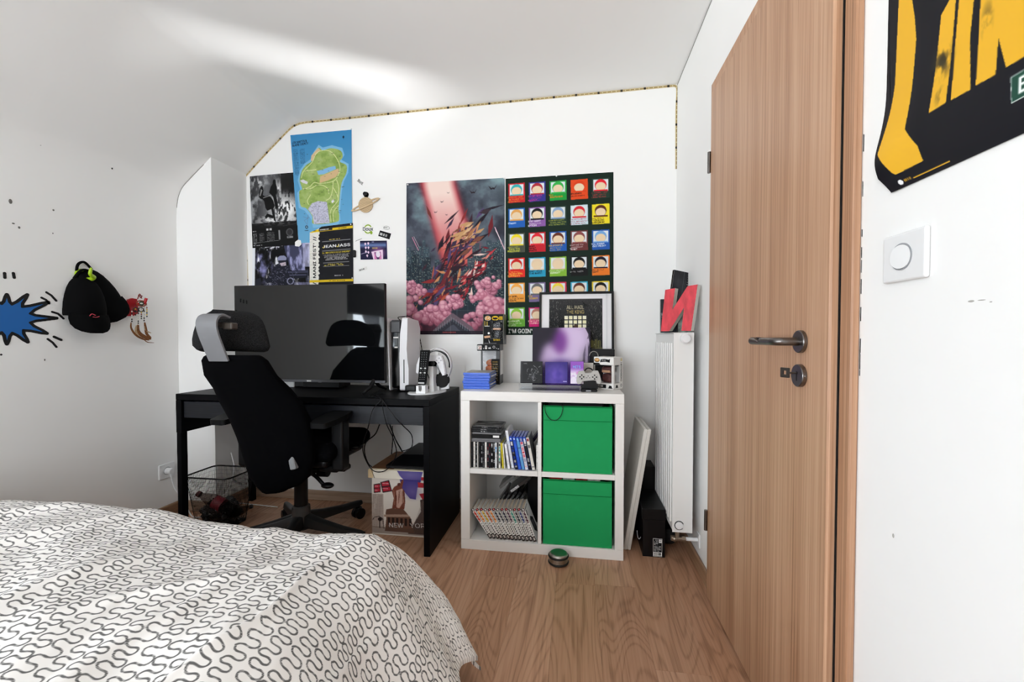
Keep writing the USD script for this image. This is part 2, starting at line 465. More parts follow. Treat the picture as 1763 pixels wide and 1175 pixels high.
def sheet(cv, bl, br, tr, tl, nrm, th=0.0006, bend=None, edge="#e8e8e8", back=True):
    """the printed sheet between four corners, th thick, its face along nrm"""
    col = cv.done(); ny, nx = col.shape[:2]
    bl, br, tr, tl, nrm = (np.asarray(p, float) for p in (bl, br, tr, tl, nrm)); nrm = nrm / np.linalg.norm(nrm)
    S, Tt = np.meshgrid(np.linspace(0, 1, nx), np.linspace(1, 0, ny))
    s, t = S[..., None], Tt[..., None]
    P = bl * (1 - s) * (1 - t) + br * s * (1 - t) + tr * s * t + tl * (1 - s) * t
    d = th + (bend(S, Tt) if bend else 0 * S)
    v = (P + nrm * d[..., None]).reshape(-1, 3)
    idx = np.arange(nx * ny).reshape(ny, nx)
    a, b, c, e = idx[:-1, :-1].ravel(), idx[:-1, 1:].ravel(), idx[1:, 1:].ravel(), idx[1:, :-1].ravel()
    f = np.vstack([np.c_[a, e, c], np.c_[a, c, b]])
    fn = np.cross(v[f[0][1]] - v[f[0][0]], v[f[0][2]] - v[f[0][0]])
    if fn @ nrm < 0: f = f[:, ::-1]
    C = col.reshape(-1, 3)
    if back:
        rim = np.r_[idx[0, :], idx[1:, -1], idx[-1, -2::-1], idx[-2:0, 0]]
        n0 = len(v); rv = v[rim] - nrm * th
        v = np.vstack([v, v[rim], rv]); C = np.vstack([C, np.tile(lin(edge), (2 * len(rim), 1))]); k = len(rim)
        j = np.arange(k); jn = (j + 1) % k
        side = np.vstack([np.c_[n0 + j, n0 + k + j, n0 + k + jn], np.c_[n0 + j, n0 + k + jn, n0 + jn]])
        f = np.vstack([f, side])
    return v, f, C

# ------------------------------------------------------------------ the room
XL, XR, YB, YF, HC = -2.309, 0.545, 2.404, -1.75, 2.395
PROF = [(-2.309, 1.68), (-2.3075, 1.74), (-2.303, 1.795), (-2.291, 1.848), (-2.264, 1.897), (-2.221, 1.937), (-2.162, 1.987), (-2.077, 2.056), (-2.007, 2.122), (-1.912, 2.206), (-1.835, 2.272), (-1.775, 2.323),
        (-1.742, 2.345), (-1.70, 2.358), (-1.64, 2.364), (-1.37, 2.368), (-0.8, 2.378), (-0.2, 2.386), (0.545, 2.395)]


def ceil_z(x): return float(np.interp(x, [p[0] for p in PROF], [p[1] for p in PROF]))


def struct(name, m, material, smooth=False, label=None):
    return solo(name, m, material, label, None, smooth=smooth, kind="structure")


def wall_grid(p0, u, v, nu, holes=()):
    pass


# floor: a base slab and oak laminate boards running towards the back wall
floor = thing("floor", "oak laminate floor boards", None, (-0.9, 0.3, 0), kind="structure")
part(floor, "subfloor", bx(XL - 0.1, YF - 0.1, -0.06, XR + 0.1, YB + 0.1, -0.009, 0), DGREY)
OAK = [wood_mat(f"oak_board_{i}", c, axis="y", ring=0.10, rough=0.42, scale=s, vary=0.07) for i, (c, s) in enumerate((
    (("#80593f", "#b68a6c", "#c69c80"), 0.9), (("#7a553d", "#b08467", "#c0967b"), 1.05), (("#845e46", "#bb9073", "#cca386"), 0.8)))]
PW, PL = 0.1625, 1.29
k = 0
for i in range(-15, 6):
    x0 = -0.0765 + i * PW
    x1 = x0 + PW
    if x1 < XL - 0.01 or x0 > XR: continue
    first = {0: 1.735, 1: 1.745 + 0.0, -1: 2.25, -2: 1.74, -3: 2.1, 2: 1.32, 3: 0.9}.get(i, 1.74 + ((i * 0.43) % 1.29)) - 4 * PL
    y = first
    while y < YB:
        a, b = max(y, YF), min(y + PL, YB)
        if b - a > 0.02:
            part(floor, "plank", bx(max(x0, XL) + 0.00015, a + 0.00015, -0.009, min(x1, XR) - 0.00015, b - 0.00015, 0.0, 0.0003), OAK[k % 3]); k += 1
        y += PL

# ceiling: flat part, crease and roof slope in one sweep
outer = [(x, z + 0.06) for x, z in PROF]; outer[0] = (XL - 0.08, 1.68); outer[-1] = (XR + 0.02, HC + 0.06); 
prof = [(XL - 0.0, 1.68)] + PROF[1:-1] + [(XR + 0.02, HC)]
fine = spline([(x, 0, z) for x, z in prof], 4)[:, [0, 2]]
ys = np.linspace(YF - 0.05, YB + 0.05, 12)
rows = np.vstack([np.c_[fine[:, 0], np.full(len(fine), y), fine[:, 1]] for y in ys])
n = len(fine); fc = [(i * n + j, i * n + j + 1, (i + 1) * n + j + 1, (i + 1) * n + j) for i in range(len(ys) - 1) for j in range(n - 1)]
up = rows + np.array([0, 0, 0.06]) + np.c_[np.where(rows[:, 2] < 2.3, -0.05, 0), np.zeros(len(rows)), np.zeros(len(rows))]
fall = np.vstack([np.array(fc)[:, ::-1], np.array(fc) + len(rows)])
ceiling = struct("ceiling", (np.vstack([rows, up]), fall), WALL, smooth=40, label="white plaster ceiling folding into the roof slope")


def panel_wall(name, label, plane, c0, c1, a0, a1, z0, z1, hole=None, material=WALL):
    """wall slab with a rectangular opening; plane 'x': x from c0 to c1, running along y from a0 to a1"""
    P = Polygon([(a0, z0), (a1, z0), (a1, z1), (a0, z1)])
    if hole: P = P.difference(Polygon([(hole[0], hole[2]), (hole[1], hole[2]), (hole[1], hole[3]), (hole[0], hole[3])]))
    return struct(name, ext(P, "yz" if plane == "x" else "xz", c0, c1), material, label=label)


WIN1 = (-1.30, -0.10, 0.62, 1.64)
WIN2 = (-2.25, -0.65, 0.50, 2.15)
wl = panel_wall("wall_left", "white left wall under the roof slope", "x", XL - 0.16, XL, YF, YB + 0.1, -0.06, 1.68, WIN1)
wb = panel_wall("wall_back", "white back wall with posters", "y", YB, YB + 0.1, XL - 0.16, XR + 0.12, -0.06, 2.46)
wf = panel_wall("wall_front", "white wall behind the camera", "y", YF - 0.16, YF, XL - 0.16, XR + 0.12, -0.06, 2.46, WIN2)
DY0, DY1, DTOP = 0.942, 1.72, 1.961
wr = struct("wall_right", ext(Polygon([(YF, -0.06), (YB, -0.06), (YB, 2.46), (YF, 2.46)]).difference(Polygon([(DY0 - 0.0, -0.02), (DY1 - 0.0, -0.02), (DY1, DTOP - 0.005), (DY0, DTOP - 0.005)])), "yz", XR, XR + 0.12), WALL, label="white right wall with the door")
part(wr, "hall_panel", bx(XR + 0.09, DY0 - 0.1, -0.02, XR + 0.115, DY1 + 0.1, DTOP + 0.05, 0), WALL)
# boxed-in chase in the far left corner
zc = [(x, z + 0.004) for x, z in fine if -2.309 <= x < -2.073]
struct("wall_chase", ext([(XL + 0.0, 0.0), (-2.073, 0.0), (-2.073, ceil_z(-2.073) + 0.004)] + zc[::-1], "xz", 2.1415, YB), WALL, label="white boxed-in chase in the left corner")
# crack along the ceiling joint, scuffs and holes of the left wall
MARK = mat("wall_mark", "#6b6863", 0.8)
MARKD = mat("wall_hole", "#1a1818", 0.8)
for i, (u, v, w, h, m_) in enumerate(((193, 290, 0.007, 0.011, MARKD), (18, 347, 0.012, 0.02, MARK), (92, 362, 0.008, 0.008, MARK), (23, 385, 0.01, 0.006, MARK), (33, 392, 0.008, 0.01, MARK), (70, 250, 0.005, 0.005, MARK), (91, 402, 0.004, 0.005, MARKD), (2, 611, 0.008, 0.008, MARKD), (77, 620, 0.005, 0.01, MARK))):
    p = at(u, v, x=XL)
    if p[2] > 1.70:  # on the slope: meet the ceiling surface
        d = (p - EYE); tt = np.linspace(0.5, 1.0, 400); q = EYE + d * tt[:, None]
        hit = [r for r in q if r[2] >= ceil_z(max(r[0], XL)) - 0.002]
        p = hit[0] if hit else p
    part(wl, "scuff", mov(trimesh.creation.icosphere(1, 1.0).apply_scale((0.0012, w / 2, h / 2)), *p), m_)
CRACK = mat("joint_crack", "#8d8a86", 0.9)
pts = [(0.5435, y, HC - 0.0045 + 0.0008 * math.sin(31 * y)) for y in np.linspace(0.6, 2.40, 40)]
part(wr, "joint_crack", sweep(pts, 0.0013, 5), CRACK)
pts = [(x + 0.001, 2.1405, z - 0.0015) for x, z in fine if -2.309 <= x <= -2.12 and z > 1.78]
part(wl, "joint_crack", sweep(pts, 0.0012, 5), CRACK)

# oak skirting boards
SKIRT = wood_mat("oak_skirting_x", ("#8f7560", "#ab917c", "#bda58f"), axis="x", rough=0.45)
SKIRTY = wood_mat("oak_skirting_y", ("#7d604a", "#a07c60", "#b48f72"), axis="y", rough=0.45)
struct("baseboard_back", bx(-2.073, YB - 0.014, 0, XR - 0.014, YB, 0.062, 0.004), SKIRT, label="oak skirting of the back wall")
struct("baseboard_right", bx(XR - 0.014, DY1 + 0.055, 0, XR, YB, 0.062, 0.004), SKIRTY, label="oak skirting of the right wall")
struct("baseboard_left", bx(XL, YF, 0, XL + 0.014, 2.1415, 0.062, 0.004), SKIRTY, label="oak skirting of the left wall")
cb = thing("baseboard_chase", "oak skirting round the boxed-in chase", None, (-2.19, 2.13, 0), kind="structure")
part(cb, "front_board", bx(XL + 0.014, 2.1275, 0, -2.059, 2.1415, 0.062, 0.004), SKIRT)
part(cb, "side_board", bx(-2.073, 2.1415, 0, -2.059, YB - 0.014, 0.062, 0.004), SKIRTY)

# door with its frame, hinges and lock
DOORW = wood_mat("oak_veneer", ("#976d50", "#bd9374", "#d0aa8c"), axis="z", rough=0.38)
d = thing("door_1", "oak veneer door in the right wall", "door", (0.52, 1.33, 0), kind="structure")
leaf = part(d, "door_leaf", bx(0.514, DY0, 0.008, 0.556, DY1, DTOP, 0.004), DOORW)
M_FR = wood_mat("oak_frame", ("#93694b", "#b98d6e", "#cda687"), axis="z", rough=0.4)
part(d, "door_frame", bx(0.529, 0.899, 0.0, 0.5445, 0.936, 2.02, 0.003), M_FR)
part(d, "door_frame", bx(0.529, DY1 + 0.004, 0.0, 0.5445, DY1 + 0.05, 2.02, 0.003), M_FR)
part(d, "door_frame", bx(0.529, 0.936, DTOP + 0.004, 0.5445, DY1 + 0.004, 2.02, 0.003), M_FR)
part(d, "door_stop_strip", bx(0.5292, DY0 - 0.0035, 0.004, 0.56, DY0 - 0.0003, 1.958, 0), RUBBER)
STEEL = mat("satin_steel", "#75716f", 0.30, metal=1.0)
DSTEEL = mat("dark_steel", "#6a645f", 0.35, metal=1.0)
for z in (1.70, 0.305):
    h = part(d, "hinge", cyl((0.511, DY1 + 0.006, z - 0.04), (0.511, DY1 + 0.006, z + 0.04), 0.0065, 14), STEEL, smooth=30)
    part(h, "hinge_ring", cyl((0.511, DY1 + 0.006, z - 0.0015), (0.511, DY1 + 0.006, z + 0.0015), 0.0068, 14), DSTEEL)
ry, rz_ = 1.046, 1.016
rose = part(d, "handle_rose", lathe([(0.0245, 0), (0.026, 0.001), (0.026, 0.008), (0.0245, 0.0095), (0.012, 0.0095)], (0.514, ry, rz_), "-x"), STEEL, smooth=30)
neck = np.array([(0.505, ry, rz_), (0.478, ry, rz_), (0.466, ry + 0.004, rz_), (0.461, ry + 0.016, rz_), (0.461, ry + 0.035, rz_)])
lever = cat_([sweep(spline(neck, 5), 0.0095, 18), sweep([(0.461, ry + 0.033, rz_), (0.461, ry + 0.075, rz_)], 0.0095, 18)])
part(d, "door_handle", lever, STEEL, smooth=35)
tip = from_m3(to_m3(sweep([(0.461, ry + 0.07, rz_), (0.461, ry + 0.136, rz_)], 0.0095, 24)) - to_m3(rot(bx(0.42, ry + 0.08, rz_ - 0.004, 0.461, ry + 0.2, rz_ + 0.03, 0), 20, (1, 0, 0), (0.461, ry + 0.08, rz_))))
part(d, "handle_tip", tip, STEEL, smooth=30)
lz = 0.938
kr = part(d, "lock_rose", lathe([(0.0245, 0), (0.026, 0.001), (0.026, 0.009), (0.0245, 0.0105), (0.0, 0.0105)], (0.514, ry, lz), "-x"), STEEL, smooth=30)
part(kr, "keyhole", cat_([bx(0.503, ry - 0.0022, lz - 0.012, 0.504, ry + 0.0022, lz + 0.002, 0), lathe([(0.0042, 0), (0.0042, 0.0008), (0, 0.0008)], (0.5036, ry, lz + 0.006), "-x")]), BLACKP)
part(kr, "rose_screw", lathe([(0.002, 0), (0.002, 0.002)], (0.509, ry - 0.0255, lz), "z"), STEEL)
ky = thing("key", "small steel key standing in the lock of the oak door", "key", (0.49, ry, lz))
kp = lz + 0.006
bow = Polygon([(ry - 0.002, kp - 0.0095), (ry + 0.016, kp - 0.0095), (ry + 0.016, kp + 0.0095), (ry - 0.002, kp + 0.0095)]).buffer(0.002).difference(Polygon([(ry + 0.003, kp - 0.0045), (ry + 0.011, kp - 0.0045), (ry + 0.011, kp + 0.0045), (ry + 0.003, kp + 0.0045)]))
part(ky, "key_bow", rot(ext(bow, "yz", 0.4835, 0.4865), 25, (0, 0, 1), (0.485, ry, kp)), DSTEEL)
part(ky, "key_shank", cyl((0.486, ry, kp), (0.508, ry, kp), 0.0022, 12), DSTEEL, smooth=30)

# windows (behind and left of the camera; they light the room and show in the television)
WINF = mat("window_frame_white", "#e9e9e7", 0.4)
for i, (a0, a1, z0, z1) in enumerate((WIN1, WIN2)):
    w = thing(f"window_{i + 1}", "white framed window", "window", ((XL - 0.1, (a0 + a1) / 2, z0) if i == 0 else ((a0 + a1) / 2, YF - 0.1, z0)), kind="structure")
    am = (a0 + a1) / 2 - (-0.36 if i == 0 else 0.0)
    rects = [(a0, z0, a0 + 0.06, z1), (a1 - 0.06, z0, a1, z1), (a0 + 0.06, z0, a1 - 0.06, z0 + 0.06), (a0 + 0.06, z1 - 0.06, a1 - 0.06, z1), (am - 0.04, z0 + 0.06, am + 0.04, z1 - 0.06)]
    for b0, c0, b1, c1 in rects:
        part(w, "frame_bar", bx(XL - 0.13, b0, c0, XL - 0.07, b1, c1, 0.004) if i == 0 else bx(b0, YF - 0.13, c0, b1, YF - 0.07, c1, 0.004), WINF)
    for b0, b1 in ((a0 + 0.06, am - 0.04), (am + 0.04, a1 - 0.06)):
        part(w, "pane", bx(XL - 0.102, b0, z0 + 0.06, XL - 0.098, b1, z1 - 0.06, 0) if i == 0 else bx(b0, YF - 0.102, z0 + 0.06, b1, YF - 0.098, z1 - 0.06, 0), CLEAR)
bl = thing("roller_blind", "dark roller blind half lowered over the left window", "blind", (XL - 0.03, -0.7, 1.3))
part(bl, "blind_fabric", bx(XL - 0.031, -1.28, 1.29, XL - 0.029, -0.12, 1.62, 0), mat("blind_fabric", "#1a1b1f", 0.8))
part(bl, "bottom_bar", bx(XL - 0.036, -1.28, 1.275, XL - 0.024, -0.12, 1.292, 0.002), DGREY)
part(bl, "roller", cyl((XL - 0.03, -1.29, 1.625), (XL - 0.03, -0.11, 1.625), 0.012, 16), DGREY, smooth=30)
GRASS = mat("grass_ground", "#7fa24a", 0.95, noise=0.25, nscale=0.4)
solo("lawn", bx(-40, -40, -2.9, -3.2, 30, -2.8, 0), GRASS, "green lawn seen through the left window", "lawn")

rk = np.random.default_rng(12)
pieces = []
for z in np.r_[rk.uniform(0.93, 1.12, 8), rk.uniform(1.15, 1.42, 6)]:
    pieces.append(bx(XR - 0.0012, 0.8988 - rk.uniform(0.0004, 0.0014), z, XR - 0.0002, 0.8985, z + rk.uniform(0.006, 0.03), 0))
part(wr, "peeling_gap", cat_(pieces), MARKD, kind="stuff", label="dark gaps where the plaster peels along the door frame")

for (u, v, w, h) in ((1672, 519, 0.010, 0.003), (1690, 517, 0.012, 0.0015), (1538, 923, 0.005, 0.008), (1706, 520, 0.004, 0.0015)):
    q = at(u, v, x=XR)
    part(wr, "scuff", mov(trimesh.creation.icosphere(1, 1.0).apply_scale((0.0006, w / 2, h / 2)), *q), mat("wall_smudge", "#b4b1ab", 0.8))

# ------------------------------------------------------------------ bed and duvet
bed = thing("bed", "single bed under the squiggle duvet", "bed", (-1.35, 0.3, 0))
WOODB = wood_mat("bed_wood", ("#8a6a4a", "#a5835f", "#b89672"), axis="x")
for q in ((-2.26, -0.28), (-2.26, 0.88), (-0.52, -0.28), (-0.52, 0.88)):
    part(bed, "leg", bx(q[0] - 0.03, q[1] - 0.03, 0, q[0] + 0.03, q[1] + 0.03, 0.2, 0.003), WOODB)
part(bed, "bed_frame", bx(-2.295, -0.32, 0.2, -0.50, 0.93, 0.30, 0.005), WOODB)
part(bed, "mattress", rbox(-2.295, -0.32, 0.30, -0.50, 0.93, 0.46, 0.05), mat("mattress_cloth", "#dddad5", 0.9))

DX1, DY1_, DZ = -0.578, 0.985, 0.505
ps = np.r_[np.arange(-2.30, -1.35, 0.0034), np.arange(-1.35, DX1 + 0.475, 0.0025)]; qs = np.r_[np.arange(-0.30, 0.42, 0.0048), np.arange(0.42, DY1_ + 0.06, 0.0025), np.arange(DY1_ + 0.06, DY1_ + 0.45, 0.004)]
Pg, Qg = np.meshgrid(ps, qs)


def drop(e, r, phi):
    a = np.clip(e, 0, r * phi); th = a / r
    o, d_ = r * np.sin(th), r * (1 - np.cos(th))
    s = np.clip(e - r * phi, 0, None)
    return o + s * math.cos(phi), d_ + s * math.sin(phi)


ox, dx_ = drop(Pg - DX1, 0.16, 1.02)
oy, dy_ = drop(Qg - DY1_, 0.11, 1.15)
X = np.minimum(Pg, DX1) + ox; Y = np.minimum(Qg, DY1_) + oy
dn = (dx_ ** 2.4 + dy_ ** 2.4 + 1e-9) ** (1 / 2.4)
Z = DZ - dn
P3 = np.stack([Pg, Qg, 0 * Pg], -1)
fl = meshkit.fbm(P3 * np.array([3.2, 3.2, 1]), 3, 3) - 0.5
wr_ = meshkit.fbm(np.stack([Pg * 9 + Qg * 2.2, Qg * 2.4 - Pg * 0.8, 0 * Pg], -1), 4, 11) - 0.5
Z = Z + 0.026 * np.clip((-0.70 - Pg) / 0.5, 0, 1) + 0.045 * fl * np.clip(1 - dn * 3, 0, 1) + 0.022 * wr_
for (x0, y0, x1, y1, h, wd) in ((-0.60, 0.45, -0.545, 0.95, 0.012, 0.010), (-0.75, 0.4, -0.72, 0.8, 0.008, 0.02), (-1.5, 0.45, -1.25, 0.95, 0.014, 0.03), (-1.1, 0.4, -0.95, 0.9, 0.012, 0.03),
                                (-0.9, 0.62, -0.45, 1.05, 0.008, 0.02), (-1.9, 0.7, -1.4, 1.0, 0.014, 0.03), (-0.40, 0.45, -0.36, 0.95, 0.008, 0.012)):
    dxy = np.array([x1 - x0, y1 - y0]); L = dxy @ dxy
    t = ((Pg - x0) * dxy[0] + (Qg - y0) * dxy[1]) / L
    dd = ((Pg - x0) * dxy[1] - (Qg - y0) * dxy[0]) / math.sqrt(L) + 0.012 * np.sin(t * 9 + x0 * 20)
    Z += h * np.exp(-(dd / wd) ** 2) * np.clip(1.3 - np.abs(t - 0.5) * 1.6, 0, 1)
# folds of the hanging end
hang = np.clip(dn / 0.15, 0, 1)
X += hang * 0.016 * np.sin(Qg * 21 + 1.0 + 2.0 * fl) * (Pg > DX1)
Y += hang * 0.012 * np.sin(Pg * 17 + 2.0 * fl) * (Qg > DY1_)
Z = np.maximum(Z, 0.02)
# squiggle print: distance of each vertex to meandering lines that run across the bed
lines = []
s = np.linspace(0, 1, 15)[:-1]
for i, xx in enumerate(np.arange(-2.32, 0.02, 0.0355)):
    r = np.random.default_rng(100 + i)
    y = -0.34 + r.uniform(0, 0.03); x = xx
    th0 = 0.0
    while y < 1.46:
        om = r.uniform(1.65, 1.95); Lg = r.uniform(0.064, 0.084)
        n_ = 26
        th = om * np.sin(np.arange(n_) / n_ * 2 * np.pi)
        pts_ = np.c_[np.cumsum(np.sin(th)) * Lg / n_, np.cumsum(np.cos(th)) * Lg / n_]
        lines.append(np.c_[x + pts_[:, 0] - 0.0 * pts_[:, 0], y + pts_[:, 1]])
        y += pts_[-1, 1]; x = xx + (x + pts_[-1, 0] - xx) * 0.35 + r.uniform(-0.002, 0.002)
lp = np.vstack(lines)
lp[:, 0] -= 0.011
dist, _ = cKDTree(lp).query(np.c_[Pg.ravel(), Qg.ravel()], distance_upper_bound=0.03)
dist = np.minimum(dist, 0.03)
ny, nx = Pg.shape; idx = np.arange(nx * ny).reshape(ny, nx)
fa = np.c_[idx[:-1, :-1].ravel(), idx[:-1, 1:].ravel(), idx[1:, 1:].ravel(), idx[1:, :-1].ravel()]
top = np.stack([X, Y, Z], -1).reshape(-1, 3)
base = top - np.array([0.0, 0.0, 0.012])
rim = np.r_[idx[0, :-1], idx[:-1, -1], idx[-1, :0:-1], idx[:0:-1, 0]]
n0 = len(top)
skirt = np.c_[rim, np.roll(rim, -1), n0 + np.roll(np.arange(len(rim)), -1), n0 + np.arange(len(rim))][:, ::-1]
_mats["duvet_cotton"] = usdkit.material(stage, LOOKS + "duvet_cotton", {
    "a": ("attribute", {"attribute": "tint"}), "m": ("map_range", {"from_min": 0.0014, "from_max": 0.0026, "to_min": 0.0, "to_max": 1.0, "clamp": True}),
    "r": ("rgb_ramp", {"ramp": [(0.0, tuple(lin("#646362"))), (1.0, tuple(lin("#eeeae6")))]}),
    "tc": ("texture_coordinate", {}), "n": ("noise_texture", {"scale": 900.0, "detail": 2.0}), "b": ("bump", {"strength": 0.12, "distance": 0.001}),
    "p": ("principled_bsdf", {"roughness": 0.9, "specular_ior_level": 0.1})},
    [("a.fac", "m.value"), ("m.result", "r.fac"), ("r.color", "p.base_color"), ("tc.object", "n.vector"), ("n.fac", "b.height"), ("b.normal", "p.normal")], surface="p.BSDF")
V = np.vstack([top, base[rim]]); D_ = np.r_[dist.ravel(), dist.ravel()[rim]]
solo("duvet", (V, np.vstack([fa, skirt]), D_), "duvet_cotton" and _mats["duvet_cotton"], "white duvet printed with grey squiggly lines draped over the bed", "duvet", smooth=True)

# ------------------------------------------------------------------ desk
DL, DR, DF, DB, DT = -2.012, -0.664, 1.846, 2.352, 0.735
desk = thing("desk", "black-brown desk with two drawers carrying the television", "desk", ((DL + DR) / 2, (DF + DB) / 2, 0))
part(desk, "desktop", bx(DL, DF, DT - 0.031, DR, DB, DT, 0.0015), BLKWOOD)
part(desk, "side_panel", bx(DR - 0.030, DF, 0, DR, DB, DT - 0.0315, 0.0015), BLKWOOD)
part(desk, "side_panel", bx(DL, DF, 0.537, DL + 0.031, DB, DT - 0.0315, 0.0015), BLKWOOD)
for y in (DF + 0.001, DB - 0.04):
    part(desk, "leg", bx(DL + 0.001, y, 0, DL + 0.028, y + 0.036, 0.537, 0.002), BLKWOOD)
part(desk, "back_rail", bx(DL + 0.032, DB - 0.10, 0.55, DR - 0.031, DB - 0.085, DT - 0.032, 0.001), BLKWOOD)
part(desk, "drawer_rail", bx(-1.36, DF + 0.004, 0.610, -1.32, DB - 0.101, DT - 0.032, 0.001), BLKWOOD)
for a, b in ((DL + 0.034, -1.362), (-1.318, DR - 0.034)):
    dr = part(desk, "drawer", cat_([bx(a, DF + 0.012, 0.612, b, DF + 0.028, 0.696, 0.0015), bx(a + 0.01, DF + 0.028, 0.622, b - 0.01, DB - 0.12, 0.690, 0.001)]), mat("drawer_blue_black", "#15171d", 0.4, noise=0.35, nscale=6, stretch=(1.5, 30, 30), spec=0.35))

# ------------------------------------------------------------------ television
TY = 2.05
tv = thing("television", "large flat black television standing on the desk", "television", (-1.405, TY, DT))
def TVM(m): return rot(m, 1.3, (0, 0, 1), (-1.405, TY, 0))
part(tv, "housing", TVM(cat_([bx(-1.847, TY + 0.002, 0.783, -0.979, TY + 0.022, 1.305, 0.003), rbox(-1.70, TY + 0.02, 0.80, -1.11, TY + 0.065, 1.10, 0.02)])), BLACKP)
part(tv, "screen", TVM(bx(-1.842, TY - 0.0005, 0.797, -0.984, TY + 0.003, 1.301, 0.0008)), mat("television_glass", "#0b0c0e", 0.035, spec=0.5, coat_weight=0.1, coat_roughness=0.02))
part(tv, "bottom_bezel", TVM(bx(-1.847, TY - 0.0025, 0.783, -0.979, TY + 0.003, 0.7965, 0.001)), mat("bezel_grey", "#55565a", 0.35, metal=0.6))
bd = TVM(bx(-1.420, TY - 0.004, 0.7855, -1.395, TY - 0.002, 0.7935, 0.0005))
part(tv, "logo_badge", bd, mat("badge_white", "#dcdcdc", 0.4))
for xx in (-1.735, -1.045):
    ft = cat_([sweep([(xx, TY + 0.012, 0.80), (xx - 0.004, TY - 0.03, 0.765), (xx - 0.008, TY - 0.10, 0.7405)], [0.012, 0.010, 0.0055], 10),
               sweep([(xx, TY + 0.012, 0.80), (xx + 0.010, TY + 0.04, 0.765), (xx + 0.03, TY + 0.09, 0.7405)], [0.012, 0.010, 0.0055], 10)])
    part(tv, "foot", TVM(ft), BLACKP, smooth=40)
# boxes behind the television
t = thing("router", "small white router box behind the television", "router", (-1.70, 2.22, DT))
part(t, "casing", bx(-1.775, 2.19, DT, -1.60, 2.24, 0.80, 0.004), WPLAST)
part(t, "vent_panel", bx(-1.60, 2.195, DT + 0.004, -1.545, 2.235, 0.795, 0.003), DGREY)
t = thing("set_top_box", "black set-top box under the television", "set-top box", (-1.42, 2.22, DT))
part(t, "casing", bx(-1.545 + 0.02, 2.16, DT + 0.004, -1.30, 2.28, 0.785, 0.004), BLACKP)
part(t, "status_light", bx(-1.428, 2.1585, 0.769, -1.408, 2.1605, 0.774, 0), mat("status_white", "#d8d8d8", 0.5))
for q in (-1.50, -1.325): part(t, "rubber_foot", cyl((q, 2.2, DT), (q, 2.2, DT + 0.006), 0.008, 12), RUBBER)

# ------------------------------------------------------------------ office chair
HX, HY = -1.345, 1.885
ch = thing("office_chair", "black fabric office chair with a headrest at the desk", "office chair", (HX, HY, 0))
sil = [(615, 341, 436), (622, 337, 446), (648, 341.5, 463), (672, 349, 478), (697, 360, 500), (727, 377, 515), (761, 391.5, 522), (798, 402, 524), (828, 412, 514), (842, 424, 500), (850, 440, 480)]
AX = -1.335
rings = []
cen = []
for v, a, b in sil:
    ratio = lambda u: (at(u, v, y=1.0)[0])
    y = AX / (0.5 * (ratio(a) + ratio(b)))
    cen.append(y)
cen = np.array(cen); 
vv = np.array([q[0] for q in sil], float)
ycen = np.poly1d(np.polyfit(vv, cen, 2))(vv)
for (v, a, b), y in zip(sil, ycen):
    pa, pb = at(a, v, y=y), at(b, v, y=y)
    xa, xb, z = pa[0], pb[0], 0.5 * (pa[2] + pb[2])
    w = (xb - xa) / 2; xc = (xa + xb) / 2
    th = 0.032 if 0.5 > abs(v - 720) / 120 else 0.026
    ang = np.linspace(0, 2 * np.pi, 33)[:-1]
    e = 0.45
    cx_, sy_ = np.sign(np.cos(ang)) * np.abs(np.cos(ang)) ** e, np.sign(np.sin(ang)) * np.abs(np.sin(ang)) ** e
    curve = 0.05 * (cx_ ** 2)   # sides come forward round the sitter
    rings.append(np.c_[xc + w * cx_, y + 0.018 + th * sy_ + curve * (0.4 + 0.6 * (v > 650)), np.full(32, z)])
r0, r1 = rings[0], rings[-1]
rings = [r0 * 0 + r0.mean(0) + (r0 - r0.mean(0)) * np.array([0.93, 0.6, 1]) + (0, 0, 0.006)] + rings + [r1.mean(0) + (r1 - r1.mean(0)) * np.array([0.8, 0.6, 1]) - (0, 0, 0.008)]
part(ch, "backrest", loft(rings), BFAB, smooth=50)
ytop = ycen[0]
# headrest: a wide curved pad
prof = []
hz = [(0.962, 0.140, 0.0), (0.968, 0.158, -0.003), (0.985, 0.168, -0.006), (1.015, 0.164, -0.010), (1.045, 0.155, -0.009), (1.072, 0.143, -0.006), (1.093, 0.128, 0.0), (1.110, 0.108, 0.006), (1.123, 0.084, 0.012), (1.131, 0.055, 0.016), (1.135, 0.022, 0.018)]
hx = -1.422; hy = ytop + 0.045
hr = []
for z, w, o in hz:
    ang = np.linspace(0, 2 * np.pi, 33)[:-1]
    cx_, sy_ = np.sign(np.cos(ang)) * np.abs(np.cos(ang)) ** 0.5, np.sign(np.sin(ang)) * np.abs(np.sin(ang)) ** 0.6
    tk = 0.024 if 0.97 < z < 1.12 else 0.014
    hr.append(np.c_[hx + w * cx_, hy + o + tk * sy_ + 0.11 * np.abs(cx_) ** 2.0, np.full(32, z + 0.02 * (1 - np.abs(cx_)) * (1 if z < 1.0 else 0))])
part(ch, "headrest", loft(hr), mat("headrest_mesh", "#222223", 0.9, spec=0.12, noise=0.9, nscale=330, bump=0.3, bscale=700), smooth=45)
